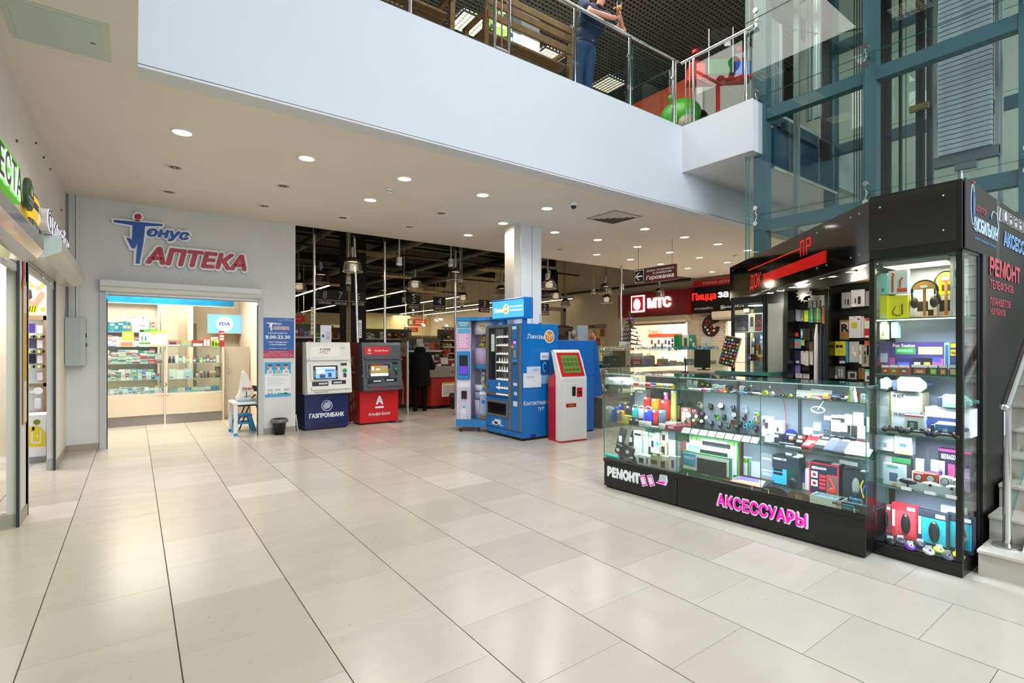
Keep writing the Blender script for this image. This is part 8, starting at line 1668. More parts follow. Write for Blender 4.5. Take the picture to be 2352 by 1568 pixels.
# shelf 3 (z .889): VR
def vr(lab,x0,y0,x1,y1,y,z,body,visor,band):
 l=TC.hy(CH_[1]+x0/CH_[0],CH_[2]+y1/CH_[0],y);r=TC.hy(CH_[1]+x1/CH_[0],CH_[2]+y0/CH_[0],y);w_=(r.x-l.x)/2;h_=(r.z-l.z)/2;z0=z if z else l.z
 t=T('vr_headset',lab,'headset',TC.Wd((l.x+r.x)/2,y,z0+.002),TC.rz,'virtual reality headsets')
 q=M();q.box(-w_,w_,-.05,.05,0,2*h_,mt(body,.3),min(h_*.7,.04));q.obj('shell',t);q=M().box(-w_*.62,w_*.8,-.056,-.048,h_*.25,2*h_-h_*.25,mt(visor,.15),.02);q.obj('visor',t)
 M().box(-w_*.95,-w_*.66,-.054,-.045,h_*.3,h_*1.6,mt('3a3e5a',.3),.01).obj('side_window',t)
 M().tube([(w_*.9,.02,h_),(w_*1.15,.06,h_*1.1),(w_,.12,h_),(0,.15,h_*1.2),(-w_*.9,.1,h_),(-w_*.95,.03,h_)],.014,mt(band,.6),8).obj('head_strap',t)
 if visor!='f4f4f8':q=M();tx(q,'VR',(w_*.1,-.058,h_),XV,ZV,w_*.35,h_*.5,WHITE,bold=.03);q.obj('lettering',t)
o1=slot('upper brown and white headset carton with black lettering','headset_carton','box',200,215,585,440,.2,'a89880',[(.02,.04,.48,.95,'dfe4ec'),(.48,.04,.93,.95,'a8b4c8'),(.4,.1,.8,.5,'e8ecf2')],[('VR BOX',.25,.8,.38,.16,'4a4a58')],crop=CH_,d=.14)
o2=slot('lower brown and white headset carton with black lettering','headset_carton','box',205,448,595,700,.2,'a08e78',[(.02,.04,.48,.95,'d8dde6'),(.48,.04,.93,.95,'b0a0b0')],[('VR BOX',.28,.85,.38,.14,'4a4a58')],crop=CH_,d=.14,base=TS[2])
slot('yellow edged clear carton at the far left, upper','clear_carton','box',45,210,190,440,.17,'c8ccd0',[(.8,0,1,1,'c8c83a'),(.1,.3,.7,.7,'b0b4b8')],crop=CH_);slot('yellow edged clear carton at the far left, lower','clear_carton','box',45,440,195,700,.17,'c0c4c8',[(.8,0,1,1,'c8c83a'),(.1,.3,.7,.7,'a8acb0')],crop=CH_,base=TS[2])
vr('white visor headset with a navy strap on top of the cartons',205,40,590,212,.16,None,'dfe2ea','f4f4f8','26305a');vr('pale green headset on the navy and white carton',740,255,1140,405,.2,None,'7aa89a','8ab8ac','3a5a5a')
vr('light grey headset with a blue visor, lower right',660,570,1010,720,.08,TS[2],'d0d4de','4a88d8','3a4a6a')
slot('white and navy headset carton under the green headset','headset_carton','box',615,415,1165,720,.24,'eceef2',[(.05,.2,.75,.65,'3a4a8a'),(.0,.35,.1,.5,'3a6ab0')],crop=CH_,d=.16,base=TS[2]);vr('clear green framed headset at the far left top',45,35,175,190,.12,None,'9ab8a8','c8d8d0','5a7a6a')
slot('red and white boxed robot toy in front of the cartons','robot_box','box',340,495,575,690,.09,'e8e4e8',[(0,.92,1,1,'d83a3a'),(.15,.2,.7,.7,'4a5a5a'),(.3,.3,.5,.6,'9ab0a8')],crop=CH_,base=TS[2])
def k_pad(F,name,label,cat,x,y,w_,h_,z,group):
 t=T(name,label,cat,F.Wd(x,y,z+.0015),F.rz,group);b_=mt('20222c',.35);q=M()
 for s in(-1,1):limb(q,[(s*w_*.3,0,.03),(s*w_*.42,-.02,.018)],[.02,.019],b_)
 q.box(-w_*.32,w_*.32,-.02,.02,.015,.035,b_,.006);q.obj('body',t)
 M().cyl((-w_*.2,-.01,.035),(-w_*.2,-.01,.048),.009,mt('3a3c48',.4),n=10).cyl((w_*.15,-.01,.035),(w_*.15,-.01,.048),.009,mt('3a3c48',.4),n=10).obj('thumbstick',t)
 M().box(w_*.34,w_*.38,-.03,-.01,.02,.04,mt('c83a3a',.4),.002).obj('red_trim',t);return t
go(TC,CH_,TS[2],[('black game controller at the left front of the headset shelf',80,620,320,700,k_pad),('black and red game controller in the middle front',330,640,650,740,k_pad),('black game controller at the right front of the headset shelf',655,680,1000,780,k_pad)],'game controller','game controllers','game_controller',.03,.09)
# shelf 2 (z .499)
slot('white drone box with a blue drone picture','drone_box','box',228,745,440,935,.22,'e8ecf2',[(.3,.4,.7,.6,'4a6ab0'),(.3,.02,.9,.2,'e8905a')],crop=CH_,d=.08);slot('pale reflected drone box at the far left','drone_box','box',55,735,215,900,.22,'c8ccd8',[(.2,.2,.5,.5,'8a8a98')],crop=CH_)
slot('carton supporting the drone boxes','plain_carton','box',60,935,440,1340,.27,'c8ccd0',[],crop=CH_,base=TS[1])
slot('green and black camera box under the white drone box','camera_box','box',190,1010,420,1290,.2,'3a4048',[(0,.8,1,1,'2f7a4a'),(.1,.1,.3,.6,'c8d0d8')],crop=CH_,base=TS[1]);slot('pale blue webcam pack leaning at the front left','webcam_pack','box',85,1090,340,1350,.11,'d0e4f0',[(.3,.2,.7,.6,'5a6a8a'),(.45,.02,.95,.12,'f0a83a'),(.2,.85,.7,.95,'6ab8a8')],crop=CH_,base=TS[1])
def clearpack(lab,x0,y0,x1,y1,y,c):
 l=TC.hy(CH_[1]+x0/CH_[0],CH_[2]+y1/CH_[0],y);r=TC.hy(CH_[1]+x1/CH_[0],CH_[2]+y0/CH_[0],y);w_=(r.x-l.x)/2;t=T('clear_tower_pack',lab,'box',TC.Wd((l.x+r.x)/2,y,TS[1]+.0015),TC.rz);z0=l.z-TS[1]
 M().box(-w_,w_,-.03,.03,0,z0,mt(c,.4)).obj('base',t);q=M().prism([(-w_,z0),(w_,z0),(w_*.75,r.z-TS[1]-.01),(0,r.z-TS[1]),(-w_*.75,r.z-TS[1]-.01)],-.03,.03,PLAST);q.obj('clear_cover',t);M().box(-w_*.6,w_*.6,-.01,.01,z0,z0+(r.z-l.z)*.5,mt('e8eaf0',.4)).obj('insert',t)
clearpack('clear tapered pack with a white base behind the red speakers',435,870,590,1150,.16,'dfe4f0');clearpack('clear tapered pack with a violet base',620,905,765,1150,.17,'4a4ac8')
slot('dark box with pink frame and white lettering, right','headset_box','box',745,925,1150,1240,.26,'2a2c44',[(0,.94,1,1,'f04aa0'),(.0,.2,.2,.7,'f0d0e0'),(.3,.3,.5,.65,'e84a8a'),(.52,.05,.95,.6,'9a7a98')],[('REDRAGON',.35,.82,.5,.12,'f4f4f8')],crop=CH_,base=TS[1])
def k_cube(col,cone='c8ccd4'):
 def f(F,name,label,cat,x,y,w_,h_,z,group):
  t=T(name,label,cat,F.Wd(x,y,z+.0015),F.rz,group);M().box(-w_/2,w_/2,-.03,.03,0,h_,mt(col,.35),.004).obj('cabinet',t)
  M().lathe([(.0001,0),(w_*.36,0)],(0,0,0),BLACK,6);q=M().cyl((0,-.03,h_/2),(0,-.034,h_/2),w_*.36,mt('2a2a30',.3),n=20).cyl((0,-.034,h_/2),(0,-.038,h_/2),w_*.28,mt(cone,.3),n=20);q.obj('cone',t);return t
 return f
for i,(x0,y0,x1,y1,c,n)in enumerate(((445,1120,578,1262,'d8401c','orange cube speaker, left of the pair'),(582,1145,738,1292,'d8401c','orange cube speaker, right of the pair'),(757,1165,903,1310,'e9eaf0','white cube speaker, left of the pair'),(906,1195,1040,1320,'e9eaf0','white cube speaker, half behind the corner post'))):
 l=TC.hy(CH_[1]+x0/CH_[0],CH_[2]+y1/CH_[0],.1);r=TC.hy(CH_[1]+x1/CH_[0],CH_[2]+y0/CH_[0],.1);k_cube(c)(TC,'cube_speaker',n,'speaker',(l.x+r.x)/2,.1,r.x-l.x,r.x-l.x,TS[1]+.06,'cube speakers')
M().box(-.17,.17,-.05,.03,0,.058,mt('dfe8ee',.4)).obj('speaker_carton',None,TC.Wd(.32,.11,TS[1]+.0015),TC.rz,label='flat white and blue carton under the cube speakers',cat='box')
def k_webcam(col):
 def f(F,name,label,cat,x,y,w_,h_,z,group):
  t=T(name,label,cat,F.Wd(x,y,z+.0015),F.rz,group);mm=mt(col,.3)
  M().sph((0,0,h_*.75),w_*.5,mm,ry=.02,rz=h_*.25).obj('head',t);M().cyl((0,-.018,h_*.75),(0,-.024,h_*.75),.009,BLACK,n=12).obj('lens',t);M().cyl((0,0,.0),(0,0,h_*.6),.006,mm,n=8).box(-.03,.03,-.015,.015,0,.006,mm).obj('stem',t)
  M().box(-.03,.03,-.03,-.028,.002,.025,TAG).obj('price_tag',t);return t
 return f
go(TC,CH_,TS[1],[('black bat winged webcam on the second shelf',255,1250,480,1400,k_webcam('26282e')),('white wide webcam on the second shelf',530,1290,770,1440,k_webcam('e8eaee')),('white oval webcam beside the corner post',815,1330,1000,1490,k_webcam('e4e6ec'))],'webcam','webcams','webcam',.03,.07)
# bottom shelf
def mbox(lab,x0,y0,x1,y1,y,card,tray,zb=TS[0]):
 l=TC.hy(CJ[1]+x0/CJ[0],CJ[2]+y1/CJ[0],y);r=TC.hy(CJ[1]+x1/CJ[0],CJ[2]+y0/CJ[0],y);w_=(r.x-l.x)/2;h_=r.z-zb;t=T('mouse_pack',lab,'mouse box',TC.Wd((l.x+r.x)/2,y,zb+.0015),TC.rz,'boxed mice in the tall case')
 M().box(-w_,w_,0,.05,0,h_,mt(card,.4),.002).obj('carton',t);M().box(-w_*.7,w_*.85,-.002,0,h_*.1,h_*.8,mt(tray,.35)).obj('window_tray',t)
 M().sph((w_*.1,-.002,h_*.45),w_*.38,mt('16181e',.3),ry=.025,rz=h_*.3).obj('mouse',t);M().box(-w_*.95,-w_*.75,-.002,0,h_*.3,h_*.8,mt('e8ecf0',.4)).box(w_*.2,w_*.8,-.003,-.001,h_*.85,h_*.95,TAG).obj('print',t)
mbox('red boxed gaming mouse in the bottom of the tall case',308,990,495,1230,.2,'d82838','e04a58');mbox('black and cyan boxed mouse, middle of the bottom shelf',495,1045,715,1270,.16,'26303e','1aa8c0');mbox('black and cyan boxed mouse behind the corner post',700,1070,900,1290,.2,'2a3442','1aa8c0')
mbox('faded red boxed mouse at the far left of the bottom shelf',230,980,305,1190,.25,'c85a6a','a8485a');mbox('white boxed mouse behind the cyan boxes',660,1005,840,1080,.31,'dfe4ec','c8d0dc')
def k_mouse(c1,c2):
 def f(F,name,label,cat,x,y,w_,h_,z,group):
  t=T(name,label,cat,F.Wd(x,y,z+.0015),F.rz+.5,group);M().sph((0,0,.012),.033,mt(c1,.3),ry=.055,rz=.022,n=14).obj('shell',t);M().sph((0,-.01,.016),.022,mt(c2,.3),ry=.04,rz=.021).obj('top_panel',t);M().cyl((-.004,-.035,.028),(.004,-.035,.028),.008,BLACK,n=8).obj('wheel',t);M().box(-.018,.018,-.0,.002,.03,.05,TAG).obj('price_tag',t);return t
 return f
go(TC,CJ,TS[0],[('black mouse at the left front',250,1190,345,1250,k_mouse('2a2c34','3a3c46')),('dark grey mouse second from the left',335,1190,405,1240,k_mouse('4a4c56','2a2c34')),('purple and white mouse',405,1240,475,1290,k_mouse('7a4ad0','e8e4f4')),('white and grey mouse at the front middle',530,1255,620,1325,k_mouse('e4e6ea','b8bcc4')),('lime and white mouse at the front middle',610,1250,690,1310,k_mouse('b8e82a','e8ecd8')),('grey gaming mouse at the front right',665,1290,755,1365,k_mouse('6a6e7c','8a8e9a')),('yellow and black mouse by the corner post',750,1280,830,1350,k_mouse('f0c81a','26282c')),('black mouse with a loop cable behind the purple one',480,1210,545,1260,k_mouse('2c2e36','4a4c56'))],'mouse','loose mice in the tall case','computer_mouse',.02,.12)
# == HEADER, SIDE WALL, SOFFIT
HD=Fr(6.62,3.926,math.atan2(1.467-3.926,4.40-6.62));HL=math.hypot(2.459,2.22)
BG=mt('08080a',.07,coat=.8)
t=T('kiosk_header','glossy black slanting kiosk header with broken red running lights','sign',HD.Wd(0,0,2.14),HD.rz)
M().box(0,HL,0,.05,0,.455,BG,.002).obj('panel',t);M().box(0,HL,0,.08,-.012,0,KB).obj('lower_trim',t)
RED=mt('e8140c',.4,emit=1.0)
def hh(zx,zy):p=HD.hy(1350+zx/3.36,500+zy/3.36,0);return p.x,p.z-2.14
a,b=hh(1240,407),hh(1642,238);q=M();q.add([(a[0],-.004,a[1]-.004),(b[0],-.004,b[1]-.004),(b[0],-.004,b[1]+.004),(a[0],-.004,a[1]+.004)],[[0,1,2,3]],RED)
l0,l1,r0,r1=hh(1365,500),hh(1350,440),hh(1845,342),hh(1845,250)
for k in range(13):
 f=k/12;za=l0[1]+(l1[1]-l0[1])*f;zb=r0[1]+(r1[1]-r0[1])*f;xa=l0[0]+(l1[0]-l0[0])*f
 q.add([(xa,-.004,za-.0013),(r0[0],-.004,zb-.0013),(r0[0],-.004,zb+.0013),(xa,-.004,za+.0013)],[[0,1,2,3]],RED)
q.obj('red_line_lights',t,kind='stuff')
q=M();c_=hh(1680,225);cu=hh(1680,170);cl_=hh(1680,280)
def dots(q,pts,n):
 for(x0,z0),(x1,z1)in pts:
  for k in range(n):f=k/(n-1);q.box(x0+(x1-x0)*f-.006,x0+(x1-x0)*f+.006,-.005,-.002,z0+(z1-z0)*f-.005,z0+(z1-z0)*f+.005,RED)
xt0,xt1,xt2=hh(1645,200)[0],hh(1668,200)[0],hh(1690,200)[0];zl,zh=cl_[1],cu[1];xr=hh(1720,200)[0]
dots(q,[((xt0,zl),(xt0,zh)),((xt0,zh),(xt1,zh)),((xt1,zl),(xt1,zh)),((xt2,zl),(xt2,zh)),((xt2,zh),(xr,zh)),((xr,zh),(xr,(zl+zh)/2)),((xr,(zl+zh)/2),(xt2,(zl+zh)/2))],9);q.obj('dot_letters',t,kind='stuff')
q=M();c_=hh(1305,500);tx(q,'ДОК',(c_[0]-.03,-.006,c_[1]+.01),XV,ZV,hh(1350,450)[0]-hh(1265,540)[0],.2,mt('c01410',.4,emit=.8));q.obj('reflected_letters',t)  # glowing letters stand for a mirrored reflection in the glossy header
for x in(.12,2.45,2.62,3.0,3.12):
 for z in(.07,.39):M().sph((x,-.001,z),.007,STEEL,n=8,k=6).obj('screw',t)
t=T('kiosk_header','black header box with a side print over the tall glass case','sign',TC.Wd(0,0,2.14),TC.rz)
M().box(-.0,TWd,-.002,.9,0.001,.45,KB,.003).obj('box',t);M().box(.0,TWd-.03,-.008,-.002,.055,.43,BG).obj('glossy_panel',t)
for x,z in((.07,.36),(.07,.13),(.43,.36),(.43,.13)):M().sph((x,-.009,z),.007,STEEL,n=8,k=6).obj('screw',t)
# side wall (plane y = .94) with printed lettering
SY=.94
t=T('kiosk_side_wall','dark brown kiosk side wall with blue, white and pink printed lettering','wall panel',(0,0,0))
DBR=mt('171313',.5)
M().box(4.315,6.4,SY-.006,SY,2.14,2.59,DBR).box(4.80,6.4,SY-.006,SY,0,2.14,DBR).box(4.715,4.8,SY-.012,SY+.03,0,2.14,KB).obj('panel',t)
CK=(3.921,2150,380)
def ks(zx,zy):p=at(CK[1]+zx/CK[0],CK[2]+zy/CK[0],Y=SY);return p.x,p.z
def ksw(q,s,x0,x1,ytop,ybot,col,bold=.02,extra=None):
 a=ks(x0,(ytop+ybot)/2);b=ks(x1,(ytop+ybot)/2);zt_=ks(x0,ytop)[1];zb_=ks(x0,ybot)[1];tx(q,s,((a[0]+b[0])/2,SY-.010,(zt_+zb_)/2),XV,ZV,b[0]-a[0],zt_-zb_,col,bold=bold)
PKR=mt('b84a5c',.5);BLT=mt('3f86c8',.5);LTB=mt('bcd8ec',.5)
q=M();ksw(q,'РЕМОНТ',465,742,812,985,PKR,.05);ksw(q,'ТЕЛЕФОНОВ',468,680,1018,1105,PKR,.02);ksw(q,'ПЛАНШЕТОВ',470,655,1183,1255,PKR,.02);ksw(q,'НОУТБУКОВ',472,608,1280,1338,PKR,.02);q.obj('pink_lettering',t)
q=M();ksw(q,'ДОКТОР',343,437,350,415,PKR,.01);ksw(q,'МОБИЛЬКИН',335,535,455,590,LTB,.045);ksw(q,'МОБИЛЬКИН',337,533,460,586,BLT,.015);ksw(q,'ремонт цифровой техники',332,522,628,668,BLT,.0);q.obj('shop_name',t)
q=M();a=ks(592,600);tx(q,'АКСЕССУАРЫ',(a[0]+.62,SY-.010,(ks(592,600)[1]+ks(592,705)[1])/2),XV,ZV,1.24,.115,LTB,bold=.05);tx(q,'АКСЕССУАРЫ',(a[0]+.62,SY-.012,(ks(592,600)[1]+ks(592,705)[1])/2),XV,ZV,1.22,.10,BLT,bold=.01);q.obj('blue_lettering',t)
q=M();cx_,cz_=ks(321,350)
ov=lambda rx,rz_,y:[(cx_+rx*math.cos(k*PI/12),SY-y,cz_+rz_*math.sin(k*PI/12))for k in range(25)]
q.tube(ov(.045,.135,.005),.0035,LTB,5).box(cx_-.02,cx_+.02,SY-.012,SY-.008,cz_-.08,cz_+.08,mt('2a4a8a',.5));q.tube([(cx_-.03,SY-.01,cz_+.15),(cx_,SY-.01,cz_+.135),(cx_+.03,SY-.01,cz_+.15)],.004,PKR,5)
x_,z_=ks(500,470);q.tube([(ks(480,470)[0],SY-.01,ks(480,470)[1]),(ks(495,415)[0],SY-.01,ks(495,415)[1]),(ks(530,440)[0],SY-.01,ks(530,440)[1]),(ks(545,560)[0],SY-.01,ks(545,560)[1]),(ks(530,680)[0],SY-.01,ks(530,680)[1])],.003,LTB,5).sph((ks(482,470)[0],SY-.01,ks(482,470)[1]),.018,BLT,ry=.003)
q.tube([(ks(330,480)[0],SY-.01,ks(330,480)[1]),(ks(322,560)[0],SY-.01,ks(322,560)[1]),(ks(345,595)[0],SY-.01,ks(345,595)[1])],.003,LTB,5);q.obj('phone_mascot_outline',t)
for i,(x0,x1,y0,y1)in enumerate(((538,578,360,530),(592,627,390,555),(640,674,420,582),(688,718,450,605),(732,760,475,628),(774,800,500,645))):
 a=ks(x0,y0);b=ks(x1,y1);zc0,zc1=b[1]+.02,ks(x0,y0)[1]-.01;q=M().tube([(a[0],SY-.01,zc0),(b[0],SY-.01,zc0),(b[0],SY-.01,zc1),(a[0],SY-.01,zc1),(a[0],SY-.01,zc0)],.002,mt('cfcfd0',.5),4)
 mx_,mz=(a[0]+b[0])/2,(zc0+zc1)/2;W2=mt('d8d8d8',.5)
 if i==0:q.prism([(mx_-.02,mz-.05),(mx_-.005,mz-.06),(mx_+.02,mz+.04),(mx_+.005,mz+.05)],SY-.012,SY-.008,W2)
 elif i==1:q.tube([(mx_-.02,SY-.01,mz-.03),(mx_-.02,SY-.01,mz+.02),(mx_,SY-.01,mz+.04),(mx_+.02,SY-.01,mz+.02),(mx_+.02,SY-.01,mz-.03)],.005,W2,5)
 else:q.cyl((mx_,SY-.012,mz-.015),(mx_,SY-.008,mz-.015),.022,W2,n=12).box(mx_-.014,mx_+.014,SY-.012,SY-.008,mz+.02,mz+.035,W2)
 q.obj('icon',t)
# soffit with small lamps
q=M();d1=HD.Wd(0,.08,0);d2=HD.Wd(HL,.08,0);e1=HD.Wd(0,.55,0);e2=HD.Wd(HL,.55,0)
SOF=mt('2a2522',.4)
q.prism([(d1.x,d1.y),(d2.x,d2.y),(4.75,.99),(6.75,.99),(6.75,3.9)],2.34,2.36,SOF,'z').prism([(d1.x,d1.y),(d2.x,d2.y),(e2.x,e2.y),(e1.x,e1.y)],2.14,2.155,SOF,'z');q.obj('ceiling_kiosk_soffit',kind='structure')
for i,(zx,zy)in enumerate(((1308,605),(1410,578),(1490,560),(1585,532),(1680,508),(1785,465),(1890,450),(2030,412),(2200,353))):
 p=at(1350+zx/3.36,500+zy/3.36,Z=2.139);t=T('soffit_lamp','small oval lamp, %s from the left under the black header'%NUM[i],'lamp',p,HD.rz,'lamps under the black header')
 M().lathe([(.045,0),(.045,-.006),(.036,-.008),(.034,0)],(0,0,0),STEEL,16,True,1.3,1).obj('rim',t);M().lathe([(.0001,-.005),(.036,-.005)],(0,0,0),mt('fff2da',.4,emit=6),16,True,1.3,1).obj('diffuser',t)
 if i%2==0:lamp('kiosk_spot','SPOT',(p.x,p.y,2.12),14,(1,.9,.74),.05,spot=rad(140))
for i in range(3):lamp('kiosk_glow','POINT',(5.9,3.2-.55*i,2.05),5,(1,.92,.8),.06)
# == INNER WALLS AND GOODS
WP=Fr(6.42,3.9,-PI/2)
M().box(6.44,6.5,1.0,3.05,0,2.34,mt('0e0e10',.4)).box(4.75,6.44,.955,.99,0,2.34,mt('141416',.4)).obj('wall_kiosk_inner',kind='structure')
sl=M()
slm=M().box(6.425,6.44,1.0,3.0,0,.05,mt('151517',.35)).mesh('slat');sw=T('slat_wall','black slatted display wall inside the kiosk','wall panel',(0,0,0))
for k in range(22):ob('slat',slm,sw,(0,0,1.05+.057*k))
for i,px in enumerate((1903,1809)):
 p=at(px,700,X=6.2);M().box(-.2,.2,-.022,.022,0,2.14,KB,.003).obj('kiosk_post',None,(6.35,p.y,0),label=('black post between the two goods walls','black post between the goods wall and the frosted panel')[i],cat='post')
WOOD=mt('c9a878',.5,noise=.1,scale=12)
def gslot(lab,x0,y0,x1,y1,y,col,prints=(),txt=(),name='accessory_pack',cat='packet',group='packets on the goods wall',hook=True,d=.012,crop=CG_):
 F=WP;l=F.hy(crop[1]+x0/crop[0],crop[2]+y1/crop[0],y);r=F.hy(crop[1]+x1/crop[0],crop[2]+y0/crop[0],y);w_=abs(r.x-l.x);h_=r.z-l.z
 o=pack(name,lab,cat,F.Wd((l.x+r.x)/2,y,l.z),w_*.97,d,h_,col,prints,F.rz,group,txt)
 if hook:M().cyl((0,-.02,h_-.012),(0,-y-.03+.0 if y<0 else .04,h_-.005),.003,BLACK,n=6).obj('hook',o)
 return o
gslot('wooden shelf strip above the right goods wall',680,125,1295,195,-.12,'c9a878',name='shelf_board',cat='shelf',group=None,hook=False,d=.2);gslot('orange bamboo lamp carton on the wooden strip',700,60,1290,130,-.1,'d08a2a',[(.6,.35,.85,.45,'4a3018'),(.88,.1,.98,.9,'d8dce0'),(.1,.1,.13,.9,'e8e0d0')],name='lamp_carton',cat='box',group=None,hook=False,d=.06);gslot('short wooden shelf strip above the left goods wall',360,235,630,280,-.12,'c9a878',name='shelf_board',cat='shelf',group=None,hook=False,d=.2)
G=[('grey cable card with two plugs, upper row left',835,305,960,530,'a8a8aa',[(.35,.25,.45,.6,'222'*2),(.65,.2,.85,.55,'2a2a2a')]),('white cable card with two black plugs, upper row',962,265,1158,512,'d2d2d2',[(.28,.2,.38,.5,'2a2a2a'),(.5,.15,.72,.6,'2a2a2a'),(.05,0,.35,.15,'f4f4f4')]),('dark edged cable card stack, upper row right',1225,260,1296,535,'6a6a6c',[(.2,0,1,.18,'e8e8e8'),(.3,.4,.7,.5,'e8e8e8')]),('thin grey card beside the white cable card',1165,290,1215,500,'88888a',[]),('brown kraft pack with a big black letter',808,690,935,960,'a87a4a',[(.12,.4,.95,.9,'d8d0c0')]),('white cable pack with a yellow window',935,635,1105,940,'e8e8ea',[(.22,.45,.7,.72,'d0c81a'),(.0,.8,.18,.9,'f0e020'),(.7,.82,.9,.9,'c82a2a')]),('second white pack edge behind the yellow window pack',1105,640,1145,935,'dcdcde',[]),('red and white cable pack by the tall case',1148,665,1294,940,'e8e4e4',[(0,0,1,.48,'c81c24'),(.1,.88,.5,.98,'c81c24'),(.05,.02,.45,.12,'f0f0f0')]),('bright yellow rounded cable pack',742,985,895,1185,'f0e61a',[(.08,.55,.38,.75,'2a2a5a'),(.42,.55,.72,.75,'2a2a5a'),(.3,.2,.42,.42,'b8bcc8'),(.65,.2,.75,.45,'b8bcc8')]),('cyan edge of a pack behind the yellow one',895,985,930,1280,'2aa8d0',[]),('clear bag of white cable beside the cyan edge',940,990,1075,1275,'c8c8ca',[(.3,.4,.5,.8,'e8e8ea'),(.5,.3,.7,.5,'f2f2f2')]),('small black and white tag pack under the yellow one',795,1195,895,1290,'2a2a30',[(.1,.0,.9,.35,'e8e8ec')]),('slim white pack with an orange stripe',1078,1030,1112,1300,'e8e6e2',[(0,.5,.6,.7,'d8a03a')]),('grey pack with a braided black cable',1112,1035,1215,1335,'a8a6a2',[(.3,.55,.6,.7,'2a2a1a'),(.3,.15,.65,.5,'6a5a3a')]),('orange top cable ring pack',1150,980,1235,1035,'e05a1a',[]),('plain white square pack by the tall case',1185,1040,1295,1180,'e4e4e6',[]),('orange pack with white strip by the tall case',1225,1185,1296,1300,'e0501a',[(0,0,1,.3,'e8e8ec')]),('grey boxed cable with two plugs, bottom row',700,1335,888,1500,'7a7e84',[(.5,.15,.6,.8,'d8dadc'),(.68,.15,.82,.8,'d8dadc'),(0,0,.4,.28,'e4e4e8')]),('black box with a coiled grey cable, bottom row',900,1390,1070,1520,'26282a',[(.15,.1,.85,.85,'b8babc'),(.3,.25,.7,.7,'2a2c2e')]),('brown slim packs, bottom row',1070,1355,1150,1510,'9a6a2a',[(.3,0,.4,1,'3a2a1a')]),('pale turquoise and white charger box, bottom row',1155,1375,1296,1540,'dfe8ea',[(0,.8,.5,1,'4ac0c8'),(.2,.15,.65,.45,'3a4048'),(.75,.5,.95,.65,'a8d82a')])]
for g in G:gslot(g[0],g[1],g[2],g[3],g[4],-.1,g[5],g[6])
# the big printed initial on the kraft pack
q=M();p=WP.hy(CG_[1]+880/CG_[0],CG_[2]+800/CG_[0],-.11);tx(q,'R',(0,0,0),XV,ZV,.075,.085,BLACK,bold=.05);q.obj('printed_initial',None,WP.Wd(p.x,-.112,p.z),WP.rz,label='black printed initial on the brown kraft pack',cat='print')
G=[('pale grey card, first in the upper hanging row',150,545,212,700,'b0b4ba',[]),('pale grey card, second in the upper hanging row',208,550,262,710,'a8acb4',[]),('slate card with a yellow mark, third hanging',262,555,318,715,'6a7288',[(.3,.1,.7,.3,'d8c81a')]),('lime yellow card, fourth hanging',318,555,375,715,'d8e81a',[]),('white tall handset pack in the top row',485,345,600,510,'d8d4cc',[(.4,0,.6,.6,'2a2a34')]),('grey slim pack in the top row, left',370,420,425,525,'c0c0c4',[]),('grey slim pack in the top row, right',440,420,480,520,'a8a8ae',[]),('red rounded case pack with a cartoonless face',62,815,170,940,'c8202a',[(.2,.2,.6,.45,'e84a50')]),('small red case beside the red pack',175,865,235,925,'d82a30',[(.3,.3,.7,.6,'f0d0d0')]),('cyan and white slim pack',268,815,300,945,'4ab8d8',[(.2,.3,.8,.7,'f0f0f0')]),('dark brown leather phone wallet, left',310,810,350,975,'3a2c26',[]),('dark brown leather phone wallet, right',355,810,400,975,'34281f',[]),('dark grey leather phone wallet',402,810,475,970,'3a3c44',[]),('light blue pack with a green patch',66,955,170,1085,'5ab0c8',[(.2,.25,.7,.7,'6ab85a')]),('light blue pack with an orange patch',172,955,272,1085,'58aec6',[(.1,.2,.7,.65,'e8704a')]),('pale yellow small pack',272,965,320,1045,'c8c88a',[]),('dark small pack in the middle row',325,985,380,1075,'26262a',[]),('rust and grey small pack',385,990,440,1110,'8a4a34',[(0,.4,1,1,'5a5450')]),('yellow phone cover pack',82,1118,172,1285,'d8b82a',[]),('navy phone cover pack',180,1115,258,1290,'2a2c48',[(.3,0,.9,.2,'d8d8e8')]),('blue grey phone cover pack',55,1310,158,1475,'3a4a68',[(0,0,.6,.2,'e8e8f0')]),('lilac phone cover pack',162,1310,262,1470,'8a7ac8',[(0,.85,.3,1,'d8d0f0')]),('black small pack beside the lilac cover',285,1335,390,1400,'1e1e22',[]),('pair of white small boxes, left one',195,1435,290,1495,'dcdcdc',[]),('pair of white small boxes, right one',298,1435,390,1500,'d8d8da',[])]+[('white hanging bag, %s of the white bunch'%NUM[i],268+32*i,1120+(i%2)*12,312+32*i,1300+(i%3)*12,'dcdcda',[])for i in range(5)]+[('%s slim tester pack, %s in the green and yellow bunch'%(('mint','mint','yellow','teal','yellow')[i%5],NUM[i]),385+27*i,515,408+27*i,725,('4ab898','5ac8a8','e0c81a','3aa8a8','e8d01a')[i%5],[(.3,.1,.7,.2,'2a4a6a')])for i in range(7)]
for k,g in enumerate(G):gslot(g[0],g[1],g[2],g[3],g[4],-.06-.012*(k%4),g[5],g[6])
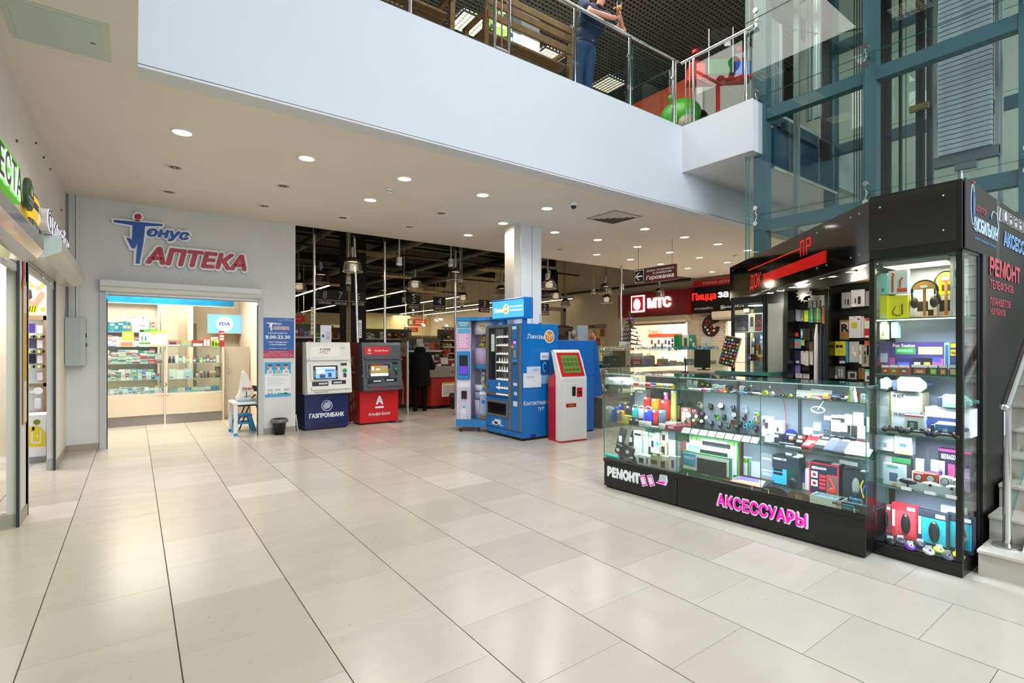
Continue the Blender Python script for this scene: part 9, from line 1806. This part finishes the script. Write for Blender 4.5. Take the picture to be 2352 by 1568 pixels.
# rolls of film and an amber bottle
for i,(x0,y0,x1,y1,c,n)in enumerate(((440,750,500,1560,'d8d0d4','white and pink wrapped roll'),(508,745,565,1560,'2f3c50','navy wrapped roll, left one'),(560,770,612,1560,'26303f','navy wrapped roll, right one'),(600,780,635,1560,'d8c0cc','pink wrapped roll by the post'))):
 l=WP.hy(CG_[1]+x0/CG_[0],780,-.22);r=WP.hy(CG_[1]+x1/CG_[0],CG_[2]+y0/CG_[0],-.22);rr_=abs(r.x-l.x)/2;t=T('wrapped_roll','%s standing before the goods wall'%n,'roll',WP.Wd((l.x+r.x)/2,-.22,0),WP.rz,'wrapped rolls')
 M().cyl((0,0,0),(.01,0,r.z-.15),rr_,mt(c,.25,bump=.4,scale=30),n=14).obj('roll',t);M().cyl((.01,0,r.z-.15),(.014,.0,r.z),rr_,mt(c,.2,bump=.4,scale=30),r2=rr_*.4,n=14).obj('twisted_top',t)
o=gslot('amber curved plastic handle hanging by the post',565,490,610,740,-.2,'b8642a',name='amber_handle',cat='handle',group=None)
q=M();p=WP.hy(CG_[1]+310/CG_[0],CG_[2]+330/CG_[0],-.5)
for k in range(14):a=k*.46;q.prism([(0,0),(.06*math.cos(a),.07*math.sin(a)),(.09*math.cos(a+.2),.10*math.sin(a+.2)),(.06*math.cos(a+.46),.07*math.sin(a+.46))],-.002,.002,mt('3a3834',.5))
q.cyl((0,0,.05),(0,0,.3),.003,BLACK,n=5).obj('paper_ornament',None,WP.Wd(p.x,-.5,p.z),WP.rz,label='dark grey paper star ornament hanging under the soffit',cat='ornament')
q=M().prism([(-.09,0),(-.06,.03),(0,.035),(.06,.03),(.09,0),(.05,-.03),(0,-.02),(-.05,-.03)],-.002,.002,mt('3a3834',.5));p=WP.hy(CG_[1]+415/CG_[0],CG_[2]+395/CG_[0],-.5);q.cyl((0,0,.02),(0,0,.3),.003,BLACK,n=5).obj('paper_ornament',None,WP.Wd(p.x,-.5,p.z),WP.rz,label='dark grey paper bat shaped ornament beside the star',cat='ornament')
# == far inner glass case, frosted panel, desk, badges
VC=Fr(6.3,3.72,-PI/2);CF_=(5.6,1675,600)
t=T('inner_glass_case','black framed inner glass case with boxed headphones under the header','display case',VC.Wd(0,0,0),VC.rz)
for x in(0,.42):M().box(x,x+.035,0,.035,0,2.14,KB).box(x,x+.035,.38,.415,0,2.14,KB).obj('post',t)
M().box(.03,.43,.0,.02,2.05,2.14,KB).obj('top_rail',t);M().box(.035,.42,.01,.015,1.05,2.05,GLASS).obj('glass_front',t);M().box(.0,.45,.0,.4,0,1.04,mt('cfd6e0',.4)).obj('lower_cabinet',t)
for z in(1.04,1.30,1.685):M().box(.03,.42,.02,.38,z-.006,z,GLASS,em=EDGE,ax='z').obj('glass_shelf',t)
M().cyl((.24,.18,2.03),(.24,.18,2.035),.1,mt('fff0d8',.3,emit=4),n=16).obj('lamp',t);lamp('case_lamp','POINT',(.22,.12,1.95),2.5,(1,.95,.85),.05,parent=t);lamp('case_lamp','POINT',(.22,.08,1.6),1.5,(.9,.95,1),.04,parent=t);lamp('desk_led','AREA',(.2,-.1,1.2),2.5,(.9,.95,1),.3,parent=t)
def vs(lab,name,cat,x0,y0,x1,y1,y,col,prints=(),d=.03,base=None,group=None):return slot(lab,name,cat,x0,y0,x1,y1,y,col,prints,(),CF_,d,base,VC,group)
o=vs('boxed grey headphones in a white frame','headphone_box','box',65,670,262,885,.1,'d8d8dc',[(.06,.05,.96,.95,'34364a')],base=1.685);q=M();q.tube([(.055*math.cos(k*PI/10),-.02,.09+.06*math.sin(k*PI/10))for k in range(11)],.006,mt('1c1c22',.4),6).cyl((-.035,-.017,.045),(-.035,-.022,.045),.028,mt('8a8e8a',.2,.5),n=16).cyl((.035,-.017,.045),(.035,-.022,.045),.028,mt('9a9ea0',.2,.5),n=16).obj('headphones',o)
o=vs('boxed red headphones in a white frame','headphone_box','box',330,660,440,880,.12,'dcdcdf',[(.08,.05,.92,.95,'3a3036')],base=1.685);q=M();q.tube([(.025*math.cos(k*PI/10),-.02,.10+.05*math.sin(k*PI/10))for k in range(11)],.006,mt('d02028',.3),6).cyl((-.018,-.017,.05),(-.018,-.024,.05),.018,mt('d02028',.3),n=14).cyl((.02,-.017,.05),(.02,-.024,.05),.018,mt('d02028',.3),n=14).obj('headphones',o)
vs('narrow cream earphone box between the headphone boxes','earphone_box','box',268,665,328,882,.11,'d8ccc0',[(.2,.3,.8,.8,'4a4448')],base=1.685);vs('small cream cube above the headphone box','small_box','box',190,605,250,660,.2,'e0d4c0');
for i,a in enumerate(((290,985,335,1280,'2a2a30','black strap pack'),(338,1070,388,1270,'8a4220','rust brown strap pack'),(405,938,455,1005,'2a6ad0','blue box'),(375,1195,460,1235,'d8c81a','yellow box'),(385,1235,450,1285,'c8641a','orange box'),(400,1015,455,1190,'6a7888','grey blister pack'),(245,1190,300,1280,'4a4a8a','purple cable pack'))):vs('%s in the inner glass case'%a[5],'strap_pack','packet',a[0],a[1],a[2],a[3],.15+.03*(i%3),a[4],[(.2,.3,.8,.6,'b8b0a0')],group='packs in the inner glass case')
t=T('frosted_panel','tall frosted glass panel in a black frame inside the kiosk','panel',(0,0,0));l=at(1764,790,X=6.3);r=at(1799,790,X=6.3)
FROST=mt('9a9f9a',.35,noise=.25,scale=2);M().box(6.3,6.31,r.y,l.y,.3,2.03,FROST).obj('pane',t);M().box(6.29,6.33,r.y-.03,r.y,0,2.14,KB).box(6.29,6.33,r.y,l.y,2.03,2.14,KB).box(6.29,6.33,r.y,l.y,0,.3,KB).obj('frame',t)
t=T('badge_board','leaning black board covered with small enamel badges','badge board',(0,0,0));b0=at(1697,845,X=6.05)
X=Matrix.Translation((6.0,3.62,1.27))@Matrix.Rotation(-PI/2,4,'Z')@Matrix.Rotation(.2,4,'Y')@Matrix.Rotation(-.15,4,'X')
q=M();q.X=X;q.box(-.10,.10,0,.01,0,.36,mt('131314',.5),.004).box(-.09,.11,.012,.022,-.01,.37,mt('c9a878',.5));q.obj('board',t)
for i in range(38):
 cx_=-.08+.04*(i%5)+.004*((i*7)%3);cz_=.03+.042*(i//5);q=M();q.X=X;c=('d83a2a','3a9ad8','e8c83a','e8e8e8','c85ac0','4ab86a','e8883a')[(i*5)%7]
 if i%3:q.cyl((cx_,-.004,cz_),(cx_,0,cz_),.013,mt(c,.2),n=10)
 else:q.box(cx_-.012,cx_+.012,-.004,0,cz_-.012,cz_+.012,mt(c,.2),.003)
 q.obj('badge',t)
t=T('kiosk_monitor','black monitor back beside the badge board on the kiosk desk','monitor',(5.9,3.86,1.2),-PI/2+.35);M().box(-.12,.08,0,.02,.03,.27,BLACK,.006).obj('screen',t);M().cyl((0,0,0),(0,0,.05),.02,BLACK).cyl((0,0,0),(0,0,.01),.08,BLACK,n=16).obj('stand',t)
t=T('kiosk_desk','black topped inner desk with a glass lit front in the kiosk','desk',(0,0,0))
a=at(1505,848,Z=1.15);b=at(1655,868,Z=1.15)
M().box(5.55,6.25,3.3,4.6,1.12,1.16,BLACK).obj('desktop',t);M().box(5.6,6.2,3.35,4.55,0,1.12,mt('202022',.4)).obj('body',t);M().box(5.9,6.28,3.02,3.7,1.16,1.2,GLASS,em=EDGE,ax='z').obj('glass_top',t)
q=M().cyl((0,0,0),(0,0,.01),.05,BLACK,n=14).tube([(0,0,.01),(.01,0,.12),(-.01,0,.2)],.008,BLACK,6);q.obj('cable_clip_stand',None,(5.85,4.1,1.161),label='small black holder standing on the black desk',cat='holder')
# == GLASS LIFT SHAFT
ST=mt('3d6068',.4,noise=.03);FX,BX=7.15,9.4
PY_=[(3.70,3.876),(2.37,2.505),(1.0,1.14)]
t=T('lift_shaft','teal painted steel frame of the glass lift shaft','lift shaft',(0,0,0))
for a,b in PY_:M().box(FX,FX+.15,a,b,0,8.1,ST).obj('column',t)
for a,b in(PY_[0],PY_[2]):M().box(BX,BX+.15,a,b,0,8.1,ST).obj('column',t)
for z in(1.55,3.13,4.70,6.4):
 M().box(FX+.01,FX+.14,1.14,3.70,z,z+.155,ST).obj('front_beam',t);M().box(BX+.01,BX+.14,1.14,3.70,z,z+.155,ST).obj('rear_beam',t)
 for a,b in(PY_[0],PY_[2]):M().box(FX+.15,BX,a+.01,b-.01,z,z+.155,ST).obj('side_beam',t)
M().box(7.32,9.38,3.66,3.72,4.05,4.62,mt('12405e',.25)).box(7.32,9.38,3.655,3.66,4.02,4.06,mt('b8b89a',.5)).obj('landing_fascia',t)
M().box(7.5,9.2,3.6,3.66,4.60,4.72,mt('4a5a62',.4,.4)).obj('door_sill',t)
# glass skin
t=T('lift_glazing','greenish frameless glass skin of the lift shaft on steel spiders','glazing',(0,0,0));GX=7.04
zs=[0,1.65,3.34,4.99,6.12,8.0]
for z0,z1 in zip(zs,zs[1:]):
 for y0,y1 in((.2,2.44),(2.44,3.944)):M().box(GX,GX+.012,y0+.003,y1-.003,z0+.004,z1-.004,GLASSG,em=EDGE,ax='x').obj('pane',t)
 M().box(GX+.014,FX,3.932,3.944,z0+.004,z1-.004,GLASSG,em=EDGE,ax='y').obj('return_pane',t)
 M().box(BX+.2,BX+.212,1.0,3.94,z0+.004,z1-.004,GLASSG,em=EDGE,ax='x').obj('rear_pane',t)
for z in zs[2:5]:
 for y in(3.79,2.44,1.06):
  s_=M().cyl((GX+.03,y,z),(FX,y,z),.02,STEEL,n=12).obj('spider',t)
  for d in(-.11,.11):M().tube([(GX+.04,y,z),(GX+.03,y+.02,z+d*.5),(GX+.02,y,z+d)],.011,STEEL,8).cyl((GX-.012,y,z+d),(GX+.02,y,z+d),.032,CHROME,n=18).obj('disc',s_)
# machinery
def lv(px,X):return at(px,300,X=X).y
t=T('lift_counterweight','stack of grey ribbed counterweight plates in the lift shaft','counterweight',(0,0,0))
X=7.95;y1,y0=lv(2160,X),lv(2283,X);zb=at(2220,350,X=X).z;zt=zb+1.95
GP_=mt('b3bac0',.5,noise=.25,scale=9);n=34;h_=(zt-zb)/n
pl_=M().prism([(-.10,.004),(0,.004),(-.012,h_*.5),(0,h_-.006),(-.10,h_-.006)],-(y1-y0)/2,(y1-y0)/2,GP_,'y').mesh('weight_plate')
for k in range(n):ob('weight_plate',pl_,t,(X,(y0+y1)/2,zb+h_*k))
for y in(y0-.05,y1+.02):M().box(X-.05,X+.02,y,y+.035,zb-.1,zt+.8,STEEL).obj('side_channel',t)
M().box(X-.06,X+.04,y0-.05,y1+.06,zb-.12,zb,mt('5d6468',.4)).box(X-.05,X+.02,(y0+y1)/2-.1,(y0+y1)/2+.1,zb-.2,zb-.12,mt('6a7276',.4)).obj('base_frame',t);M().cyl((X,(y0+y1)/2+.05,0),(X,(y0+y1)/2+.05,zb-.15),.025,STEEL).obj('buffer_rod',t)
for i,(px0,px1,X,c,n_,z0)in enumerate(((2021,2045,8.2,'1b1c1e','wide black guide channel right of the second column',0),(2064,2070,8.3,'1e2022','narrow black guide rail',0),(2103,2122,8.3,'2a2d30','dark guide channel left of the counterweight',0),(2128,2142,8.35,'565c60','grey guide rail left of the counterweight',0),(2292,2303,8.0,'9aa4a8','steel guide rail right of the counterweight',0),(1822,1834,7.6,'8a9694','perforated pale steel strip in the left bay',0),(1789,1797,7.9,'5a666a','grey door track in the left bay',4.75),(1850,1862,7.8,'9aa6a8','silver door jamb in the left bay',4.75),(1868,1884,7.8,'a8b2b2','second silver door jamb in the left bay',4.75),(1771,1788,8.2,'33484e','dark teal door post in the left bay',4.75))):
 ya,yb_=lv(px1,X),lv(px0,X);q=M().box(X,X+.05,ya,yb_,z0,8.1,mt(c,.4,.5)).box(X-.004,X,ya+(yb_-ya)*.4,ya+(yb_-ya)*.6,z0,8.1,mt(c,.3,.7));q.obj('guide_rail',None,label=n_+' of the lift',cat='rail',group='lift guide rails')
t=T('lift_ropes','four thin black hoist ropes in the lift shaft','ropes',(0,0,0))
for px in(1962,1968,1974,1980):y=lv(px,8.0);M().cyl((8.0,y,.3),(8.0,y,8.1),.006,BLACK,n=6).obj('rope',t)
y=lv(2081,7.8);M().cyl((7.8,y,.3),(7.8,y,8.1),.004,BLACK,n=6).obj('rope',t)
q=M();y=lv(1895,8.6);q.box(8.6,8.7,y-.06,y+.06,4.4,8,mt('22282a',.5)).obj('door_mechanism',None,label='dark lift door mechanism post in the left bay',cat='machinery')
M().tube([(7.5,3.6,6.05),(7.9,3.2,5.9),(8.3,2.9,6.0),(8.6,2.75,6.1)],.008,BLACK,6).obj('cable',None,label='thin black cable drooping across the left lift bay',cat='cable')
M().box(8.0,8.06,lv(2049,8)-.02,lv(2044,8)+.02,6.1,6.25,mt('c8c81a',.5)).obj('yellow_clip',None,label='small yellow clip at the top of the black guide channel',cat='clip')
for a,b_,n_ in((2100,250,'left'),(2122,243,'right')):p=at(a,b_,X=8.25);M().box(-.03,.03,-.05,.05,-.04,.04,mt('8a7a3a',.4)).obj('brass_bracket',None,p,label='brass guide bracket on the dark channel, %s one'%n_,cat='bracket')
# == STAIRS AND HANDRAIL
STM=mt('c6bfb3',.35,noise=.05,scale=5);NOSE=mt('d3ccc0',.3)
t=T('staircase','beige tiled staircase rising to the right of the kiosk','staircase',(4.48,0,0))
for k in range(17):
 x=.285*k;z=.17*(k+1);s_=M().box(x,x+.30 if k<16 else x+1.2,-2.0,.905,z-.17 if k else 0,z-.025,STM).obj('step',t);M().box(x-.015,x+.29,-2.0,.91,z-.025,z,NOSE,.004).obj('tread',s_)
 if k:M().box(x+.3,4.9,-1.9,.90,z-.17,z-.17+.001,STM)
q=M().prism([(.05,.0),(.05,.12),(4.8,2.75),(4.8,0)],.70,.72,STM,'y');q.obj('stringer',t)
t=T('stair_handrail','polished steel handrail and post at the foot of the stairs','handrail',(4.68,.80,.17))
M().cyl((0,0,0),(0,0,.93),.0225,CHROME,n=20).obj('post',t);M().cyl((0,0,0),(0,0,.012),.075,STEEL,n=28).obj('floor_flange',t)
M().cyl((-.06,0,.93),(4.0,0,3.45),.0275,CHROME,n=20).obj('rail',t);q=M().sph((-.06,0,.93),.026,STEEL);q.obj('end_cap',t)
q=M().prism([(.03,.1),(4,2.5),(4,3.3),(.03,.85)],.0,.01,GLASSG,'y',em=EDGE);q.obj('glass_panel',t)
M().cyl((1.14,0,.68),(1.14,0,1.65),.02,CHROME,n=16).obj('post',t)
# == UPPER FLOOR
GZ=8.2;GRM=mt('8f887a',.5);q=M()
for k in range(220):x=-9+.1*k;q.box(x,x+.012,-1,16,GZ,GZ+.05,GRM)
for k in range(int(17/.1)):y=-1+.1*k;q.box(-9,13,y,y+.012,GZ,GZ+.05,GRM)
cg=M().box(-9,13,-1,16,8.9,8.95,mt('1d1d1f',.9)).obj('ceiling_upper',kind='structure');q.obj('ceiling_grid',cg,kind='stuff')
for i,(x,w_)in enumerate(((2.6,.3),(8.6,.35),(11.6,.3))):M().box(x,x+w_,-1,16,8.5,8.8,mt('2d2e30',.6)).obj('duct_upper',None,label='dark air duct above the open grid ceiling, %s from the left'%NUM[i],cat='duct')
LP_=mt('fff7ea',.4,emit=4)
for i,(x,y)in enumerate(((5.58,9.1),(7.7,9.1),(9.75,9.1),(-2.5,6.4),(-.5,6.4),(1.7,6.4),(3.9,6.4),(6.1,6.4),(1.8,3.5),(8.3,12.0),(4.0,3.5))):
 t=T('louvre_light','square louvred light panel in the dark grid ceiling, %s'%('behind the wooden benches','behind the bench end','right of the leaning person','far left over the mall','left over the mall','over the pharmacy side','over the balcony middle','over the balcony right','over the open well, left','deep in the upper hall','over the open well, right')[i],'ceiling light',(x,y,GZ-.01),0,'louvred upper lights')
 if i==0:
  lp=M().box(-.3,.3,-.3,.3,.03,.05,LP_).mesh('diffuser');q=M();
  for k in range(7):q.box(-.3+.1*k-.006,-.3+.1*k+.006,-.3,.3,-.02,.03,mt('d8d4c8',.2,.7)).box(-.3,.3,-.3+.1*k-.006,-.3+.1*k+.006,-.02,.03,mt('d8d4c8',.2,.7))
  lq=q.mesh('louvre')
 ob('diffuser',lp,t);ob('louvre',lq,t)
lamp('upper_lamp','AREA',(5,6,7.6),260,(1,.95,.88),4)
ORG=mt('b8481c',.6)
M().box(8.95,9.1,6.0,15,UZ,6.9,ORG).box(8.9,8.95,5.85,6.0,UZ,6.9,mt('d8d8d8',.5)).box(8.95,9.1,4.9,5.85,UZ,6.9,mt('b8b4ae',.6)).box(-9,13,16,16.2,UZ,8.9,mt('3a3c40',.7)).box(-9.2,-9,-1,16,CZ,8.9,mt('4a4c4e',.7)).box(12.8,13,FY,16,UZ,8.9,mt('77746c',.7)).obj('wall_upper',kind='structure')  # far left wall is out of view, added so the lift glass reflects dark
M().box(8.9,8.95,6.0,9,UZ,UZ+.2,mt('a8a094',.5)).obj('baseboard_upper',kind='structure')
a=at(1172,60,Y=8.0);b=at(1238,60,Y=8.0);M().box(a.x,a.x+.35*(b.x-a.x)/1,8.0,8.4,UZ,GZ,mt('9aa0a8',.6)).box(a.x+.35*(b.x-a.x),b.x,7.98,8.4,UZ,GZ,mt('d9d7cf',.6)).obj('column_upper',kind='structure')
# balustrade
def rx(px):return at(px,100,Y=4.96).x
RZ_=UZ+1.05
t=T('balustrade','polished steel and glass balustrade along the upper balcony','balustrade',(0,4.96,UZ))
px_=[780,941,1136,1169,1321,1447,1554];xs=[rx(p)for p in px_];xs[-1]=6.78
M().cyl((-.0+.1,0,1.05),(6.9,0,1.05),.025,CHROME,n=16).obj('handrail',t)
for x in xs:M().cyl((x,0,0),(x,0,1.03),.021,CHROME,n=14).obj('post',t)
for x in((xs[2]+xs[3])/2,xs[-1]+.06):M().cyl((x,0,.08),(x,0,1.03),.009,CHROME,n=8).obj('baluster',t)
M().cyl((xs[2],0,.08),(xs[3],0,.08),.012,CHROME,n=8).obj('lower_rail',t)
for a,b in((xs[0],xs[1]),(xs[1],xs[2]),(xs[3],xs[4]),(xs[4],xs[5]),(xs[5],xs[6])):
 M().box(a+.05,b-.05,-.004,.004,.06,.93,GLASSG,em=EDGE,ax='y').obj('glass_panel',t)
 for x in(a+.035,b-.035):
  for z in(.3,.75):M().box(x-.02,x+.02,-.014,.014,z-.02,z+.02,STEEL,.004).obj('clamp',t)
t=T('balustrade','short polished steel balustrade at right angles beside the lift','balustrade',(6.98,4.9,UZ))
M().cyl((0,.06,1.05),(0,-1.12,1.05),.025,CHROME,n=16).obj('handrail',t)
for y in(-.16,-1.0):M().cyl((0,y,0),(0,y,1.03),.021,CHROME,n=14).obj('post',t)
for y in(-.02,-.09):M().cyl((0,y,.08),(0,y,1.03),.009,CHROME,n=8).obj('baluster',t)
M().box(-.004,.004,-.95,-.21,.06,.93,GLASSG,em=EDGE,ax='x').obj('glass_panel',t)
# benches
WDM=mt('8a6238',.5,noise=.3,scale=16)
def bench(x0,x1,y,label):
 t=T('wooden_bench',label,'bench',((x0+x1)/2,y,UZ),0,'wooden benches');w_=(x1-x0)/2
 for s in(-1,1):
  M().prism([(-.04,0),(.03,0),(.0,.45),(-.06,.93),(-.10,.93),(-.06,.45)],s*w_-.03,s*w_+.03,WDM,'x').obj('leg',t);M().box(s*w_-.03,s*w_+.03,.40,.45,0,.62,WDM).obj('leg',t);M().box(s*w_-.03,s*w_+.03,-.03,.47,.60,.64,WDM).box(s*w_-.025,s*w_+.025,0,.42,.12,.17,WDM).obj('armrest',t)
 for k in range(4):M().box(-w_,w_,.02+.105*k,.11+.105*k,.41,.44,WDM,.004).obj('slat',t)
 for z in(.58,.74,.86):M().box(-w_,w_,-.085,-.055,z-.05,z+.04,WDM,.004).obj('back_rail',t)
 M().box(-w_,w_,.18,.24,.3,.36,WDM).obj('stretcher',t)
bench(3.42,4.80,5.22,'wooden bench behind the balustrade beside the leaning person');bench(1.55,2.95,5.22,'wooden bench behind the balustrade, partly cut by the top edge')
t=T('round_cafe_sign','dark olive round sign with white lettering behind the bench','sign',at(1147,45,Y=7.9))
q=M().cyl((0,.04,0),(0,0,0),.30,mt('6a8a1a',.5,emit=.1),n=30);q.obj('disc',t);q=M();tx(q,'В&Б',(0,-.01,.06),XV,ZV,.3,.22,mt('f4f4f4',.4,emit=.6));tx(q,'кафе',(.02,-.01,-.13),XV,ZV,.24,.08,mt('f4f4f4',.4,emit=.6));q.obj('lettering',t);M().box(-.02,.02,.03,.06,.3,.9,STEEL).obj('hanger',t)
# capsule dispensers on a red stand
t=T('capsule_dispenser_stand','red stand with red, green and blue capsule dispensers by the lift','dispenser',(7.9,4.9,UZ),-.75);RD=mt('b8161a',.35)
M().box(-.03,.03,-.02,.02,0,1.0,RD).box(-.2,.2,-.15,.15,0,.03,RD).obj('pole',t);M().box(-.52,.52,-.13,.13,1.0,1.06,RD,.01).obj('crossbar',t)
for x,c,w_,h_,ch in((-.36,'d8301c',.13,.22,.28),(0,'0f7a3a',.19,.24,.5),(.36,'1f6ad8',.13,.22,.28)):
 b_=M().box(x-w_,x+w_,-w_,w_,1.06,1.06+h_,mt(c,.3),.01).obj('dispenser_body',t);M().box(x-w_*.95,x+w_*.95,-w_*.95,w_*.95,1.06+h_,1.06+h_+ch,PLAST).obj('clear_hopper',b_)
 if x:M().cyl((x,0,1.06+h_),(x,0,1.06+h_+.05),w_*.95,RD,n=18).cyl((x,0,1.06+h_+ch-.05),(x,0,1.06+h_+ch),w_*.5,RD,n=14).obj('cap',b_)
 else:M().cyl((x-w_,-w_,1.06),(x-w_,-w_,1.06+h_+ch),.012,STEEL,n=8).cyl((x+w_,-w_,1.06),(x+w_,-w_,1.06+h_+ch),.012,STEEL,n=8).box(.05,.15,-w_-.002,-w_,1.5,1.6,WHITE).obj('corner_rods',b_)
p=at(1562,235,Y=5.7);t=T('ride_on_toy','rounded bright green ride-on toy with a dark seat before the orange wall','toy',(p.x,5.7,UZ));GRN=mt('3f9a1a',.35)
q=M().sph((0,0,.72),.3,GRN,ry=.4,rz=.32,n=18,k=12);q.obj('body',t);M().sph((.2,-.2,.62),.16,BLACK,ry=.24,rz=.22).obj('seat',t);M().sph((-.26,0,1.0),.06,GRN).sph((-.22,-.3,.45),.16,mt('8a8a78',.5)).obj('headlamp',t);M().box(-.3,.3,-.3,.3,0,.3,mt('3a3a3a',.5),.05).obj('base',t)
# leaning person
t=T('person','person in a navy t-shirt and jeans leaning on the upper rail','person',(5.22,5.32,UZ))
SK2=mt('c08a6c',.5);b=M()
b.sph((.12,-.30,1.60),.085,SK2,ry=.1,rz=.12);b.cyl((.08,-.2,1.38),(.11,-.27,1.55),.055,SK2);b.sph((.12,-.40,1.585),.016,SK2,rz=.025)
for s in(-1,1):b.sph((.12+s*.085,-.29,1.6),.015,SK2,rz=.03)
b.sph((.05,-.08,1.2),.19,SK2,ry=.12,rz=.22);b.sph((0,.02,.92),.16,SK2,ry=.12,rz=.15)
for s in(-1,1):limb(b,[(s*.09,.02,.85),(s*.1,.06,.46),(s*.1,.1,.08)],[.09,.062,.045],SK2);limb(b,[(s*.1,.1,.05),(s*.12,-.04,.035)],[.045,.035],SK2)
limb(b,[(-.15,-.13,1.36),(-.20,-.30,1.14),(.12,-.40,1.13)],[.06,.05,.036],SK2);hand(b,(.12,-.40,1.13),(1,-.1,.3),(0,-.3,1),1,SK2)
limb(b,[(.28,-.13,1.34),(.46,-.30,1.12),(.25,-.42,1.19)],[.06,.05,.036],SK2);hand(b,(.26,-.42,1.19),(-.6,-.1,.8),(.6,-.6,.3),1,SK2)
solid(b,'body',t,.012)
c=M();TS_=mt('1c2848',.8,noise=.15,scale=25);c.sph((.05,-.08,1.22),.225,TS_,ry=.16,rz=.24);c.sph((.01,.01,.98),.2,TS_,ry=.15,rz=.16)
limb(c,[(-.15,-.12,1.36),(-.19,-.22,1.24)],[.085,.075],TS_);limb(c,[(.27,-.12,1.34),(.36,-.21,1.24)],[.085,.075],TS_);solid(c,'t_shirt',t,.014)
q=M();tx(q,'Fly Free',(.08,-.262,1.2),XV,ZV,.2,.06,mt('3f5690',.6));q.obj('print',t)
l=M();JN=mt('1f3f66',.8,noise=.2,scale=20);l.sph((0,.02,.87),.17,JN,ry=.13,rz=.12)
for s in(-1,1):limb(l,[(s*.09,.02,.84),(s*.1,.06,.46),(s*.1,.1,.1)],[.115,.082,.07],JN)
solid(l,'jeans',t,.014);M().lathe([(.178,0),(.182,.03),(.0001,.035)],(0,.02,.91),BLACK,20,True,1,.78).box(.0,.05,-.125,-.115,.905,.945,STEEL).obj('belt',t)
for s in(-1,1):M().sph((s*.11,.04,.042),.05,mt('2a2624',.6),ry=.12,rz=.04).obj('shoe',t)
hr=M();hr.sph((.12,-.28,1.65),.09,mt('4a3a2c',.8),ry=.1,rz=.09);solid(hr,'hair',t,.01)
for s in(-.03,.03):M().sph((.12+s,-.385,1.61),.009,BLACK).obj('eye',t)
M().box(.10,.14,-.392,-.384,1.548,1.555,mt('8a4a40')).obj('mouth',t)
M().lathe([(.03,0),(.036,.12)],(0,0,0),PLAST,14).lathe([(.0001,.005),(.029,.005),(.032,.05),(.0001,.05)],(0,0,0),mt('c89a3a',.2),14).obj('drinking_glass',None,(5.22+.16,5.32-.5,UZ+1.2),label='glass with an amber drink held over the upper rail',cat='glass')
